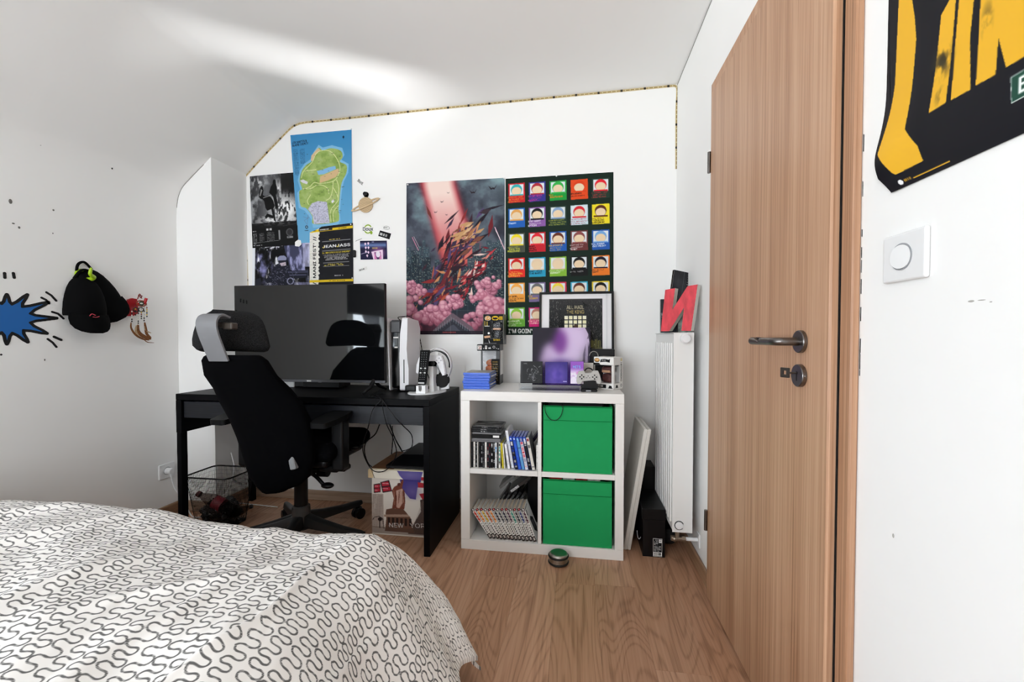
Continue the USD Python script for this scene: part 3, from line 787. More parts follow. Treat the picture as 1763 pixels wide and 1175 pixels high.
# grey bracket that carries the headrest
hb = [(ytop - 0.006, 0.935), (ytop - 0.028, 0.985), (ytop - 0.05, 1.04), (ytop - 0.056, 1.075), (ytop - 0.045, 1.10), (ytop - 0.02, 1.108), (ytop + 0.01, 1.10)]
hbs = spline([(0, y, z) for y, z in hb], 6)
wv = np.linspace(0.042, 0.044, len(hbs))
t_ = np.gradient(hbs, axis=0); nrm_ = np.c_[np.zeros(len(hbs)), -t_[:, 2], t_[:, 1]]; nrm_ /= np.linalg.norm(nrm_, axis=1, keepdims=True)
ringsb = []
for i, (p, nn) in enumerate(zip(hbs, nrm_)):
    w = wv[i]; xo = -1.350 + 0.006 * (1 - i / (len(hbs) - 1)) ** 1
    c4 = []
    for sx, so in ((-1, -0.6), (-0.85, -1), (0.85, -1), (1, -0.6), (1, 0.6), (0.85, 1), (-0.85, 1), (-1, 0.6)):
        c4.append(np.array([xo + sx * w, p[1], p[2]]) + nn * so * 0.006)
    ringsb.append(np.array(c4))
part(ch, "headrest_bracket", loft(ringsb), mat("bracket_grey", "#77777a", 0.5), smooth=40)
kb = (-1.340, ytop - 0.005, 1.072)
part(ch, "headrest_knob", cat_([cyl(kb, (kb[0] + 0.045, kb[1] + 0.01, kb[2] - 0.004), 0.011, 14), rbox(kb[0] + 0.02, kb[1] - 0.012, kb[2] - 0.018, kb[0] + 0.062, kb[1] + 0.02, kb[2] + 0.008, 0.006)]), mat("knob_brown_grey", "#453d36", 0.5), smooth=35)
# seat, arms, mechanism
part(ch, "seat", rbox(-1.56, 1.735, 0.445, -1.095, 2.15, 0.535, 0.045), BFAB, smooth=40)
part(ch, "seat_shell", rbox(-1.53, 1.76, 0.415, -1.13, 2.11, 0.46, 0.02), BLACKP, smooth=40)
part(ch, "mechanism", cat_([rbox(HX - 0.09, HY - 0.16, 0.35, HX + 0.09, HY + 0.10, 0.425, 0.015), bx(HX - 0.27, HY - 0.06, 0.385, HX + 0.27, HY + 0.0, 0.41, 0.006),
                            bx(HX - 0.04, HY - 0.17, 0.36, HX + 0.04, HY - 0.08, 0.41, 0.006)]), BLACKP, smooth=30)
for sx, px_ in ((1, -1.100), (-1, -1.592)):
    arm = ext(Polygon([(px_ - 0.022, 1.670), (px_ + 0.022, 1.670), (px_ + 0.034, 1.72), (px_ + 0.036, 1.80), (px_ + 0.024, 1.92), (px_ - 0.024, 1.92), (px_ - 0.036, 1.80), (px_ - 0.034, 1.72)]).buffer(0.018, quad_segs=6), "xy", 0, 0.024)
    arm = rot(mov(arm, 0, 0, 0.628), 5.5, (1, 0, 0), (px_, 1.65, 0.63))
    ar = part(ch, "armrest", arm, mat("armrest_pad", "#060607", 0.5, spec=0.18), smooth=40)
    part(ch, "armrest_post", cat_([rbox(px_ - 0.03, 1.80, 0.395, px_ + 0.03, 1.865, 0.638, 0.012), rbox(min(px_, px_ - sx * 0.10), 1.805, 0.385, max(px_, px_ - sx * 0.10), 1.86, 0.42, 0.012)]), BLACKP, smooth=30)
p0 = at(504, 797, y=1.655)
part(ch, "lumbar_clip", rot(bx(p0[0] - 0.014, 1.645, p0[2] - 0.03, p0[0] + 0.014, 1.70, p0[2] + 0.03, 0.004), -12, (0, 1, 0), p0), mat("clip_grey", "#8a8c8e", 0.4))
for pts, r in (([(HX + 0.05, HY - 0.02, 0.37), at(545, 822, y=1.86), at(558, 836, y=1.86)], 0.009), ([(HX + 0.05, HY + 0.03, 0.40), at(590, 784, y=1.93), at(604, 770, y=1.95)], 0.006)):
    lv = sweep(spline(pts, 5), r, 10)
    e = np.array(pts[-1]); 
    lv = cat_([lv, mov(trimesh.creation.icosphere(2, 1.0).apply_scale((0.032, 0.022, 0.014)), *(e + np.array([0.018, 0, 0.0])))])
    part(ch, "lever", lv, BLACKP, smooth=40)
e = at(556, 812, y=1.9)
part(ch, "tension_knob", cyl((e[0] - 0.02, e[1], e[2]), (e[0] + 0.028, e[1], e[2]), 0.026, 20), BLACKP, smooth=30)
part(ch, "gas_column", cat_([cyl((HX, HY, 0.17), (HX, HY, 0.37), 0.031, 24), cyl((HX, HY, 0.10), (HX, HY, 0.19), 0.033, 24)]), BLACKP, smooth=30)
hub = part(ch, "base_hub", lathe([(0.0, 0.075), (0.042, 0.075), (0.046, 0.10), (0.041, 0.185), (0.034, 0.19), (0.0, 0.19)], (HX, HY, 0)), mat("hub_grey", "#3a3938", 0.5), smooth=30)
for kx in range(5):
    a = math.radians(66 + 72 * kx); dirv = np.array([math.cos(a), math.sin(a), 0]); per = np.array([-dirv[1], dirv[0], 0])
    c0 = np.array([HX, HY, 0.0])
    rr = []
    for t, w, z0, z1 in ((0.03, 0.028, 0.09, 0.15), (0.12, 0.025, 0.085, 0.128), (0.24, 0.021, 0.078, 0.108), (0.33, 0.019, 0.074, 0.100), (0.355, 0.012, 0.078, 0.096)):
        q = c0 + dirv * t
        rr.append(np.array([q - per * w + (0, 0, z0), q + per * w + (0, 0, z0), q + per * w * 0.8 + (0, 0, z1 - 0.006), q + per * w * 0.4 + (0, 0, z1), q - per * w * 0.4 + (0, 0, z1), q - per * w * 0.8 + (0, 0, z1 - 0.006)]))
    lg = part(ch, "base_leg", loft(rr), mat("base_black", "#141415", 0.45), smooth=35)
    q = c0 + dirv * 0.335
    cst = cat_([cyl(q + per * 0.006 + (0, 0, 0.029), q + per * 0.024 + (0, 0, 0.029), 0.029, 22), cyl(q - per * 0.024 + (0, 0, 0.029), q - per * 0.006 + (0, 0, 0.029), 0.029, 22),
                cyl(q + (0, 0, 0.03), q + (0, 0, 0.085), 0.008, 10), rbox(q[0] - 0.018, q[1] - 0.018, 0.035, q[0] + 0.018, q[1] + 0.018, 0.066, 0.012)])
    part(lg, "caster", cst, BLACKP, smooth=35)

# ------------------------------------------------------------------ wire basket with bottles
bk = thing("waste_basket", "black wire mesh waste basket under the left of the desk", "waste basket", (-1.93, 2.02, 0))
BX0, BX1, BY0, BY1, BH = -2.045, -1.78, 1.905, 2.115, 0.285
rimp = [(BX0, BY0), (BX1, BY0), (BX1, BY1), (BX0, BY1)]
botp = [(BX0 + 0.035, BY0 + 0.03), (BX1 - 0.035, BY0 + 0.03), (BX1 - 0.035, BY1 - 0.03), (BX0 + 0.035, BY1 - 0.03)]
def rr_loop(pts, r, n=6):
    out = np.array(Polygon(pts).buffer(-r).buffer(r, quad_segs=n).exterior.coords)[:-1]
    return out
R0, B0 = rr_loop(rimp, 0.035), rr_loop(botp, 0.025)
def resample(p, n):
    p = np.vstack([p, p[:1]]); d_ = np.r_[0, np.cumsum(np.linalg.norm(np.diff(p, axis=0), axis=1))]
    t = np.linspace(0, d_[-1], n, endpoint=False); return np.c_[np.interp(t, d_, p[:, 0]), np.interp(t, d_, p[:, 1])]
def align(p): 
    i = np.argmin(np.abs(np.arctan2(p[:, 1] - p[:, 1].mean(), p[:, 0] - p[:, 0].mean()) + math.pi * 0.75)); return np.roll(p, -i, 0)
RS, BS = resample(align(R0), 104), resample(align(B0), 104)
if Polygon(RS).exterior.is_ccw != Polygon(BS).exterior.is_ccw: BS = align(BS[::-1])
lp_ = np.c_[RS, np.full(len(RS), BH)]
part(bk, "rim", sweep(np.vstack([lp_, lp_[:2]]), 0.0042, 8, cap=False), BLACKP, smooth=40)
wires = [sweep([(*RS[i], BH), (*BS[i], 0.006)], 0.0009, 4, cap=False) for i in range(len(RS))]
for h in np.arange(0.02, BH, 0.022):
    t = h / BH; l3 = np.c_[BS * (1 - t) + RS * t, np.full(len(RS), h)][::2]
    wires.append(sweep(np.vstack([l3, l3[:1]]), 0.0005, 3, cap=False))
part(bk, "wire_mesh", cat_(wires), BLACKP, kind="stuff", label="fine black wire mesh")
part(bk, "bottom", ext(Polygon(BS), "xy", 0.0, 0.006), BLACKP)
PET = glass_mat("bottle_plastic", (0.55, 0.5, 0.48), 0.05)
def bottle(label, cap, base, axis_deg, tilt, rz, lab=None, s=1.0, group=None):
    t = thing("plastic_bottle", label, "bottle", base, group="plastic bottles in the waste basket")
    prof = np.array([(0.0, 0), (0.026, 0), (0.032, 0.006), (0.0325, 0.05), (0.030, 0.07), (0.0325, 0.10), (0.032, 0.14), (0.020, 0.18), (0.0125, 0.20), (0.0125, 0.208)]) * s
    def tf(m): return mov(rot(rot(m, tilt, (0, 1, 0)), rz, (0, 0, 1)), *base)
    part(t, "bottle_body", tf(lathe(prof, n=20)), PET, smooth=40)
    part(t, "bottle_cap", tf(lathe(np.array([(0.0, 0.206), (0.0145, 0.206), (0.0145, 0.222), (0.012, 0.224), (0, 0.224)]) * s, n=18)), cap, smooth=35)
    if lab: part(t, "bottle_label", tf(lathe(np.array([(0.0328, 0.075), (0.0331, 0.08), (0.0331, 0.118), (0.0328, 0.122)]) * s, n=22)), lab, smooth=35)
REDL = mat("red_label", "#6e0d1c", 0.5, noise=0.3, nscale=60)
WCAP = mat("dark_red_cap", "#4a1014", 0.5)
bottle("cola bottle with a red label lying on the rubbish in the basket", WCAP, (-1.80, 1.985, 0.085), 0, -66, 6, REDL, 1.05)
bottle("clear empty bottle at the left in the waste basket", BLACKP, (-1.97, 1.975, 0.055), 0, 80, -20, None, 0.8)
bottle("clear crushed bottle at the right in the waste basket", BLACKP, (-1.86, 1.965, 0.06), 0, 70, 12, None, 0.72)
# crumpled black bag
g = trimesh.creation.icosphere(5, 1.0); v = g.vertices.copy()
nz = meshkit.fbm(v * 3.2, 4, 5); v *= (0.62 + 0.75 * nz)[:, None]; v *= np.array([0.098, 0.075, 0.075])
v[:, 2] = np.maximum(v[:, 2], -0.055)
g.vertices = v + np.array([-1.912, 2.01, 0.063])
solo("rubbish_bag", g, mat("bag_black", "#0b0b0c", 0.3), "crumpled black plastic bag of rubbish in the waste basket", "rubbish bag", smooth=False)

# ------------------------------------------------------------------ posters on the back wall
N_ = np.array([0, -1.0, 0])


def quad(px, y):
    """corner pixels bl, br, tr, tl -> points of the plane y"""
    return [at(u, v, y=y) for u, v in px]


def poster(name, label, cv, px, off=0.0006, bend=None, material=PRINT, cat="poster", edge="#dedede", group=None):
    return solo(name, sheet(cv, *quad(px, YB - off), N_, 0.0006, bend, edge), material, label, cat, group, smooth=bool(bend))


def waves(a, seed):
    r = np.random.default_rng(seed); ph = r.uniform(0, 6, 4)
    return lambda S, Tt: a * (0.5 + 0.5 * np.sin(5 * S + ph[0] + 2 * Tt)) * (4 * Tt * (1 - Tt)) + 0.4 * a * (1 + np.sin(9 * Tt + ph[1])) * (S * (1 - S) * 4)


# grey soldier print (bottom layer)
cv = Sheet(100, 74, 150, "#eef0f5")
nz = cv.noise(14, 20, 1, 5); nz2 = cv.noise(5, 16, 4, 4)
inn = ((cv.X > 5) & (cv.Y > 2)).astype(float)
cv.blend(inn, cv.c("#d9d9ea") * 1.0)
cv.blend(inn * np.clip((nz - 0.45) * 4, 0, 1), "#8f8fc0")
cv.blend(inn * np.clip((nz2 - 0.55) * 5, 0, 1), "#f4f4fa")
cv.poly([(52, 0), (84, 0), (86, 30), (83, 50), (66, 52), (60, 30), (55, 12)], "#3c3e58")
cv.blend(((cv.X > 58) & (cv.X < 88) & (cv.Y < 48)).astype(float) * np.clip((nz2 - 0.5) * 6, 0, 1), "#9a9bc4")
cv.blend(((cv.X > 84) & (cv.X < 100) & (cv.Y < 40)).astype(float) * 0.7, "#b9b9da")
cv.rect(5, 0, 46, 6, "#4b4d6a", 0.0)
for i in range(60):
    r_ = np.random.default_rng(i); x, y = r_.uniform(16, 52), r_.uniform(-1, 9) * (1 if r_.random() < 0.8 else 1.3)
    cv.ell(x, y, r_.uniform(0.8, 3), r_.uniform(0.5, 1.6), "#14151d" if i % 3 else "#e8e8f0", 0.9)
cv.line([(25, 4), (22, 16), (14, 28), (12, 44)], 0.9, "#14151d"); cv.line([(24, 6), (18, 22), (13, 30)], 0.7, "#14151d")
cv.poly([(10, 28), (14, 32), (11, 42), (7, 42), (7, 36)], "#15161f"); cv.line([(9, 42), (8, 60), (6, 74)], 1.0, "#15161f"); cv.line([(11, 42), (13, 58), (12, 74)], 1.2, "#15161f")
cv.poly([(7, 60), (15, 58), (16, 74), (5, 74)], "#20212c")
body = "#1b1c28"
cv.poly([(34, 74), (33, 66), (25, 68), (22, 62), (27, 56), (34, 50), (36, 40), (42, 34), (50, 32), (56, 34), (62, 40), (66, 46), (88, 46), (92, 50), (92, 58), (82, 59), (70, 60), (72, 66), (70, 74)], body)
cv.ell(51, 28, 7.5, 8.5, "#2b2d3e"); cv.ell(50, 25, 7.5, 5.5, "#8d90ad"); cv.poly([(46, 33), (56, 31), (57, 37), (49, 38)], "#c6b6c0"); cv.rect(44, 28, 58, 30.5, "#1a1b26")
cv.rect(60, 47, 92, 50, "#3c3e54"); cv.rect(62, 53, 90, 54.4, "#5a5c78"); cv.ell(64, 64, 6, 6, "#8d8fa8"); cv.ell(64, 64, 4, 4.4, "#1b1c28")
for i in range(260):
    r_ = np.random.default_rng(900 + i); x, y = r_.uniform(24, 72), r_.uniform(34, 74)
    cv.line([(x, y), (x + r_.uniform(-3, 3), y + r_.uniform(-2, 3))], 0.55, ["#6a6c88", "#0b0c12", "#a6a8c4", "#2a2c3c"][i % 4], 0.7)
cv.rect(70, 66, 100, 74, "#9694b4", 0.5)
poster("poster", "grey print of a soldier aiming a rifle, low on the wall behind the television", cv, [(434, 494), (538, 494), (538, 418), (435, 424)], 0.0006, cat="poster")

# island map
W_, H_ = 646, 1175
cv = Sheet(W_, H_, 170, "#4a92c2")
cv.blend(np.clip((cv.Y - 200) / 900, 0, 1) * 0.55 + 0.0 * cv.X, "#86bfe0"); cv.blend(np.clip(1 - cv.Y / 300, 0, 1) * 0.5, "#2f83bd")
isl = np.array([(250, 230), (300, 165), (340, 195), (430, 180), (530, 215), (550, 285), (520, 330), (590, 375), (585, 460), (540, 540), (520, 620), (500, 760), (490, 840), (495, 915), (460, 965), (200, 975), (185, 890), (120, 800), (60, 770), (55, 620), (90, 590), (70, 500), (100, 400), (150, 340), (215, 300)], float)
cz = (isl - isl.mean(0)) * 1.09 + isl.mean(0)
cv.poly(cz, "#7fb9dd"); cv.poly(spline(np.c_[np.vstack([isl, isl[:1]]), np.zeros(len(isl) + 1)], 5)[:, :2], "#9db565")
nz = cv.noise(60, 60, 3, 5)
land = np.zeros(cv.X.shape)
tmp = Sheet(W_, H_, 170, "#000000"); tmp.poly(spline(np.c_[np.vstack([isl, isl[:1]]), np.zeros(len(isl) + 1)], 5)[:, :2], "#ffffff"); land = tmp.a[..., 0]
cv.blend(land * np.clip((nz - 0.48) * 6, 0, 1) * 0.7, "#7d9a48"); cv.blend(land * np.clip((0.40 - nz) * 6, 0, 1) * 0.6, "#bcc98c")
cv.poly([(265, 410), (330, 400), (400, 380), (470, 372), (478, 405), (400, 430), (340, 450), (280, 452)], "#84b8de")
cv.poly([(300, 470), (400, 440), (500, 400), (512, 440), (470, 490), (380, 520), (290, 540)], "#d3b487")
cv.poly([(205, 295), (215, 240), (290, 165), (315, 190), (260, 240), (230, 300)], "#d6bd92")
city = [(190, 750), (260, 730), (360, 745), (372, 850), (385, 970), (200, 975), (190, 880), (140, 810)]
cv.poly(city, "#c9c8da")
tmp = Sheet(W_, H_, 170, "#000000"); tmp.poly(city, "#ffffff"); cm = tmp.a[..., 0]
cv.blend(cm * np.clip((cv.noise(9, 9, 8, 2) - 0.5) * 7, 0, 1) * 0.6, "#8f8fa8")
cv.poly([(70, 500), (110, 490), (160, 520), (150, 545), (100, 525)], "#d9d8dc")
for p in ([(90, 470), (120, 400), (220, 310), (270, 220), (350, 195), (430, 220), (490, 300), (520, 390), (500, 470), (440, 530), (300, 545), (230, 530), (180, 570), (120, 590)],
          [(440, 530), (430, 620), (400, 700), (350, 730)], [(440, 600), (480, 680), (485, 740), (400, 840), (400, 960)], [(480, 520), (500, 600), (490, 700)], [(100, 590), (190, 590), (260, 560), (330, 570), (380, 610), (385, 660)],
          [(150, 760), (140, 720), (180, 660)], [(130, 400), (260, 395)], [(430, 960), (430, 860), (490, 790)]):
    q = spline(np.c_[np.array(p, float), np.zeros(len(p))], 6)[:, :2]; cv.line(q, 6.5, "#dfe3a8")
cv.poly([(410, 740), (440, 720), (445, 745), (420, 765)], "#e2e2e6")
for i in range(70):
    r_ = np.random.default_rng(i); x, y = r_.uniform(90, 560), r_.uniform(220, 950); cv.rect(x, y, x + r_.uniform(8, 28), y + 5, "#3b4030", 0.6)
cv.text("LOS SANTOS &", 14, 98, 22, "#101820", w=160, rot=-4, bold=True); cv.text("BLAINE COUNTY", 16, 127, 22, "#101820", w=172, rot=-4, bold=True)
for c_, x in enumerate((20, 92)):
    cv.scrib(x, 160, 52, 6, "#1d3a52", 0.7, seed=c_, rows=15 if c_ else 26, gap=11)
cv.ell(560, 72, 10, 10, "#14202c"); cv.poly([(554, 72), (560, 52), (566, 72), (560, 96)], "#14202c")
cv.line([(80, 890), (130, 910), (140, 870), (120, 980), (90, 930), (150, 900)], 2.5, "#6b5f7a", 0.8)
cv.ell(112, 1003, 17, 17, "#1c2733"); cv.ell(112, 1003, 9, 7, "#8fc4e2"); cv.scrib(85, 1036, 55, 9, "#1c2733", 0.9, 3)
cv.rect(0, 0, W_, 6, "#ffffff", 0.0)
poster("poster", "tall blue poster map of a green island, uppermost on the left of the back wall", cv, [(514.5, 419), (607, 415), (605.3, 223.5), (500, 233)], 0.0016, waves(0.003, 2), edge="#f2f2f2")

# black and white poster: a rider in smoke and flames
cv = Sheet(660, 1040, 130, "#0d0d0e")
nz = cv.noise(80, 110, 5, 6); nf = cv.noise(24, 52, 9, 4); nzz = cv.noise(36, 30, 21, 4)
up = (cv.Y < 690).astype(float)
cv.blend(up * 0.85 * np.clip(1 - np.abs(cv.X - 240) / 340, 0, 1), "#7a7b7e")
cv.blend(up * np.clip((nz - 0.50) * 5, 0, 1) * np.clip(1.2 - cv.X / 560, 0, 1) * 0.8, "#b4b6b8")
cv.blend(up * np.clip((nf - 0.50) * 8, 0, 1) * np.clip(1 - np.hypot((cv.X - 110) / 160, (cv.Y - 110) / 130), 0, 1) * 1.6 * 0.6, "#e6e6e6")
fm = np.clip(1.35 - np.hypot((cv.X - 500) / 240, (cv.Y - 520) / 240), 0, 1)
cv.blend(np.clip(up * fm * np.clip((nf - 0.37) * 7, 0, 1), 0, 1), "#f2f2f2")
fm = np.clip(1.3 - np.hypot((cv.X - 380) / 320, (cv.Y - 660) / 80), 0, 1)
cv.blend(np.clip(fm * np.clip((nzz - 0.40) * 7, 0, 1), 0, 1), "#e6e6e6")
cv.blend(np.clip(1 - np.hypot((cv.X - 410) / 70, (cv.Y - 200) / 170), 0, 1) * np.clip((nf - 0.35) * 4, 0, 1), "#f0f0f0")
cv.blend(((cv.X > 450) & (cv.Y < 300)).astype(float) * np.clip((330 - cv.Y) / 120, 0, 1) * 0.85, "#1a1a1b")
dk = "#0b0b0c"
cv.poly([(150, 180), (168, 155), (190, 175), (195, 230), (185, 290), (215, 310), (260, 300), (300, 330), (330, 380), (350, 460), (330, 500), (345, 560), (360, 690), (335, 670), (310, 560), (300, 500), (240, 520), (215, 470), (200, 380), (180, 350), (150, 340), (125, 310), (130, 250)], dk)
cv.poly([(160, 200), (180, 220), (150, 300), (135, 300)], "#bcbcbc", 0.7)
cv.poly([(275, 260), (300, 180), (330, 140), (335, 95), (355, 75), (375, 95), (375, 140), (385, 180), (385, 270), (370, 300), (385, 380), (400, 480), (385, 520), (355, 470), (330, 330), (300, 290)], dk)
cv.poly([(240, 560), (330, 600), (320, 640), (250, 610), (215, 640), (205, 600)], dk); cv.poly([(430, 470), (450, 480), (415, 590), (400, 580)], dk)
cv.line([(190, 330), (300, 300)], 8, "#c8c8c8", 0.8)
cv.rect(0, 760, 660, 1040, "#0c0c0d"); cv.rect(0, 690, 660, 770, "#141415", 0.6); cv.line([(455, 755), (660, 730)], 3, "#5a5a5a")
cv.text("METROPOLE", 15, 815, 14, "#d8d8d8", w=85, bold=True) if False else cv.scrib(15, 795, 85, 14, "#e0e0e0", 0.95, 2)
cv.scrib(215, 775, 120, 30, "#e6e6e6", 0.95, 4); cv.scrib(18, 830, 55, 9, "#cfcfcf", 0.8, 5, rows=12, gap=14); cv.scrib(110, 835, 70, 8, "#bdbdbd", 0.7, 6, rows=10, gap=12)
cv.scrib(220, 830, 110, 8, "#bdbdbd", 0.7, 7, rows=10, gap=13); cv.rect(388, 810, 412, 945, "#bcbcbc", 0.75); cv.line([(20, 970), (400, 955)], 5, "#8f8f8f"); cv.scrib(15, 1000, 180, 13, "#e4e4e4", 0.9, 9)
cv.ell(545, 850, 50, 55, "#4d4d4f"); cv.ell(545, 850, 34, 40, "#2d2d2e"); cv.rect(505, 905, 590, 935, "#8b8b8c"); cv.scrib(508, 910, 80, 18, "#161616", 0.9, 12)
poster("poster", "black and white poster of a rider on a horse in smoke and flames", cv, [(435, 427.5), (513.5, 421.5), (509, 297), (430.2, 304)], 0.0030, waves(0.0025, 5), edge="#1a1a1a")

# festival bill
cv = Sheet(740, 1058 - 30, 140, "#16161a")
cv.a[:] = cv.c("#15151a"); nz = cv.noise(60, 60, 2, 4); cv.blend(np.clip(nz - 0.4, 0, 1) * 0.35, "#2c2c36")
edge_ = [(0, 0), (185, 0)] + [(165 + 13 * math.sin(i * 2.3) + 7 * math.sin(i * 5.1), 20 + i * 1008 / 40) for i in range(41)] + [(0, 1028)]
cv.poly(edge_, "#e9e6de"); tmp = Sheet(740, 1028, 140, "#000000"); tmp.poly(edge_, "#ffffff")
cv.blend(tmp.a[..., 0] * np.clip((cv.noise(40, 14, 6, 4) - 0.5) * 3, 0, 1) * 0.45, "#b8b4a8")
cv.rect(0, 45, 740, 88, "#e0bd22"); cv.rect(160, 36, 390, 78, "#17171a"); cv.rect(168, 42, 382, 72, "#e0bd22", 0.15); cv.text("VEN · SAM 16 MARS 2024", 175, 66, 18, "#f0f0f0", w=196) if False else cv.scrib(178, 48, 196, 18, "#f0f0f0", 1, 3)
cv.scrib(480, 55, 220, 18, "#4a3d08", 0.9, 8)
cv.text("// MANI FEST' //", 112, 990, 46, "#0f0f12", w=830, rot=-90, bold=True); cv.text("N", 112, 75, 46, "#0f0f12", rot=-90, bold=True)
cv.scrib(340, 232, 240, 14, "#e6d25c", 1, 4); cv.rect(220, 258, 695, 270, "#8e8e90")
cv.text("JEANJASS", 222, 372, 46, "#f2f2f2", w=470, bold=True); cv.text("J", 222, 372, 46, "#e6cf3c", bold=True, w=38); cv.text("J", 462, 372, 46, "#e6cf3c", bold=True, w=38)
cv.rect(220, 415, 695, 432, "#77777a"); cv.text("DJ BBKONGO & DJ SMOKEY", 222, 470, 26, "#e6cf3c", w=470, bold=True)
for i, (a, b) in enumerate(((235, 680), (258, 660), (255, 670), (295, 620), (275, 650))): cv.scrib(a, 488 + i * 21, (b - a) * 1.4, 12, "#e8e8e8", 0.95, 20 + i)
cv.rect(235, 622, 670, 632, "#8e8e90"); cv.scrib(320, 644, 340, 14, "#e6d25c", 1, 31); cv.scrib(250, 664, 470, 14, "#e6d25c", 1, 32); cv.rect(235, 686, 670, 692, "#8e8e90")
cv.scrib(430, 838, 190, 17, "#f0f0f0", 1, 33)
cv.rect(0, 912, 740, 952, "#e0bd22"); cv.scrib(340, 925, 380, 14, "#3a3008", 0.95, 35); cv.rect(0, 952, 30, 1028, "#e9e6de", 0)
poster("poster", "black and cream music festival bill with yellow bands and a torn edge", cv, [(533, 494), (608.5, 492), (607.5, 384), (533.5, 393)], 0.0030, waves(0.002, 9), edge="#e6e6e6")

# big comic style poster: generic night city, red beam and pink clouds
cv = Sheet(620, 990, 210, "#4a4f5c")
X, Y = cv.X, cv.Y
nz = cv.noise(120, 110, 1, 6); nz2 = cv.noise(55, 50, 7, 5)
cv.blend(np.clip((nz - 0.42) * 4, 0, 1) * np.clip(1.3 - Y / 420, 0, 1) * 0.9, "#7f9aa0"); cv.blend(np.clip((0.46 - nz) * 5, 0, 1), "#2e303c")
cv.blend(np.clip((X - 300) / 330, 0, 1) * np.clip(1 - Y / 260, 0, 1) * 0.5, "#8fb0b4")
beam = [(88, 0), (310, 0), (380, 240), (470, 440), (410, 560), (230, 520), (160, 260)]
tmp = Sheet(620, 990, 210, "#000000"); tmp.poly(beam, "#ffffff")
from scipy.ndimage import gaussian_filter
bm = gaussian_filter(tmp.a[..., 0], 9); inner = gaussian_filter(tmp.a[..., 0], 22)
cv.blend(bm * 0.9, "#c4343e"); cv.blend(np.clip((inner - 0.55) * 2.6, 0, 1) * np.clip(1.15 - Y / 520, 0, 1), "#f6dcd2"); cv.blend(np.clip((inner - 0.5) * 2, 0, 1) * np.clip((Y - 330) / 160, 0, 1) * 0.6, "#e08a6a")
r_ = np.random.default_rng(4)
for layer, (cb, lo, hi) in enumerate((("#3b4a55", 360, 470), ("#2a3641", 400, 520), ("#202a34", 450, 600))):
    x = -10
    while x < 620:
        w = r_.uniform(18, 46); h = r_.uniform(lo, hi)
        if 150 < x < 420: h += 110
        cv.rect(x, h, x + w, 990, cb, 0.93)
        for yy in np.arange(h + 6, 800, 9):
            for xx in np.arange(x + 3, x + w - 4, 6):
                if r_.random() < 0.42: cv.rect(xx, yy, xx + 3.2, yy + 4.5, ["#c9d8bd", "#8fc0b4", "#e0e6cf", "#6f9aa0"][r_.integers(4)], r_.uniform(0.4, 0.95))
        x += w + r_.uniform(-4, 10)
# abstract armour-like shards in the colours of the original, no figure
SH = ["#2a1622", "#3b1f2c", "#6d2028", "#8c2a2c", "#b0543c", "#c98a5c", "#1c1420", "#3a2a44", "#54406a"]
def shard(cx_, cy_, L, w, ang, c):
    a = math.radians(ang); ux, uy = math.cos(a), math.sin(a)
    cv.poly([(cx_ - ux * L, cy_ - uy * L), (cx_ - uy * w, cy_ + ux * w), (cx_ + ux * L, cy_ + uy * L), (cx_ + uy * w * 0.6, cy_ - ux * w * 0.6)], c)
for i in range(150):
    t = r_.random(); cx_, cy_ = 150 + 280 * t + r_.normal(0, 42), 800 - 560 * t + r_.normal(0, 45)
    if t > 0.75: cx_ += r_.uniform(-110, 60); cy_ += 60
    shard(cx_, cy_, r_.uniform(22, 78), r_.uniform(6, 20), r_.normal(-52, 24), SH[r_.integers(len(SH))])
for i in range(80):
    t = r_.random(); cx_, cy_ = 300 + 230 * t + r_.normal(0, 24), 800 - 330 * t + r_.normal(0, 32)
    shard(cx_, cy_, r_.uniform(14, 52), r_.uniform(5, 15), r_.normal(-40, 26), ["#a02430", "#c23a42", "#7a1a28", "#2a1820", "#d88a7a", "#e8c8c0", "#20141c"][r_.integers(7)])
for i in range(26): shard(380 + r_.normal(0, 34), 345 + r_.normal(0, 46), r_.uniform(14, 50), r_.uniform(8, 18), r_.normal(-35, 20), ["#c79a6a", "#a9744c", "#d8b48a", "#7a4a3a"][r_.integers(4)])
shard(545, 185, 75, 10, -12, "#231a26"); shard(500, 205, 40, 20, -15, "#3a2c34"); shard(150, 200, 52, 12, 68, "#70332e")
for x, y, s_ in ((425, 75, 24), (545, 55, 28), (230, 130, 12), (190, 195, 12), (270, 75, 9), (260, 215, 9)):
    cv.poly([(x - s_, y - s_ * .4), (x - s_ * .3, y + s_ * .25), (x, y + s_ * .1), (x + s_ * .4, y + s_ * .2), (x + s_, y - s_ * .6), (x + s_ * .4, y + s_ * .55), (x, y + s_ * .45), (x - s_ * .4, y + s_ * .6)], "#20141c")
cv.line([(560, 310), (618, 450)], 5, "#f3c3d2"); cv.line([(565, 330), (600, 400)], 3, "#ffffff"); cv.line([(40, 355), (80, 440)], 4, "#d98aa8"); cv.line([(50, 350), (85, 420)], 2, "#f3d0e0")
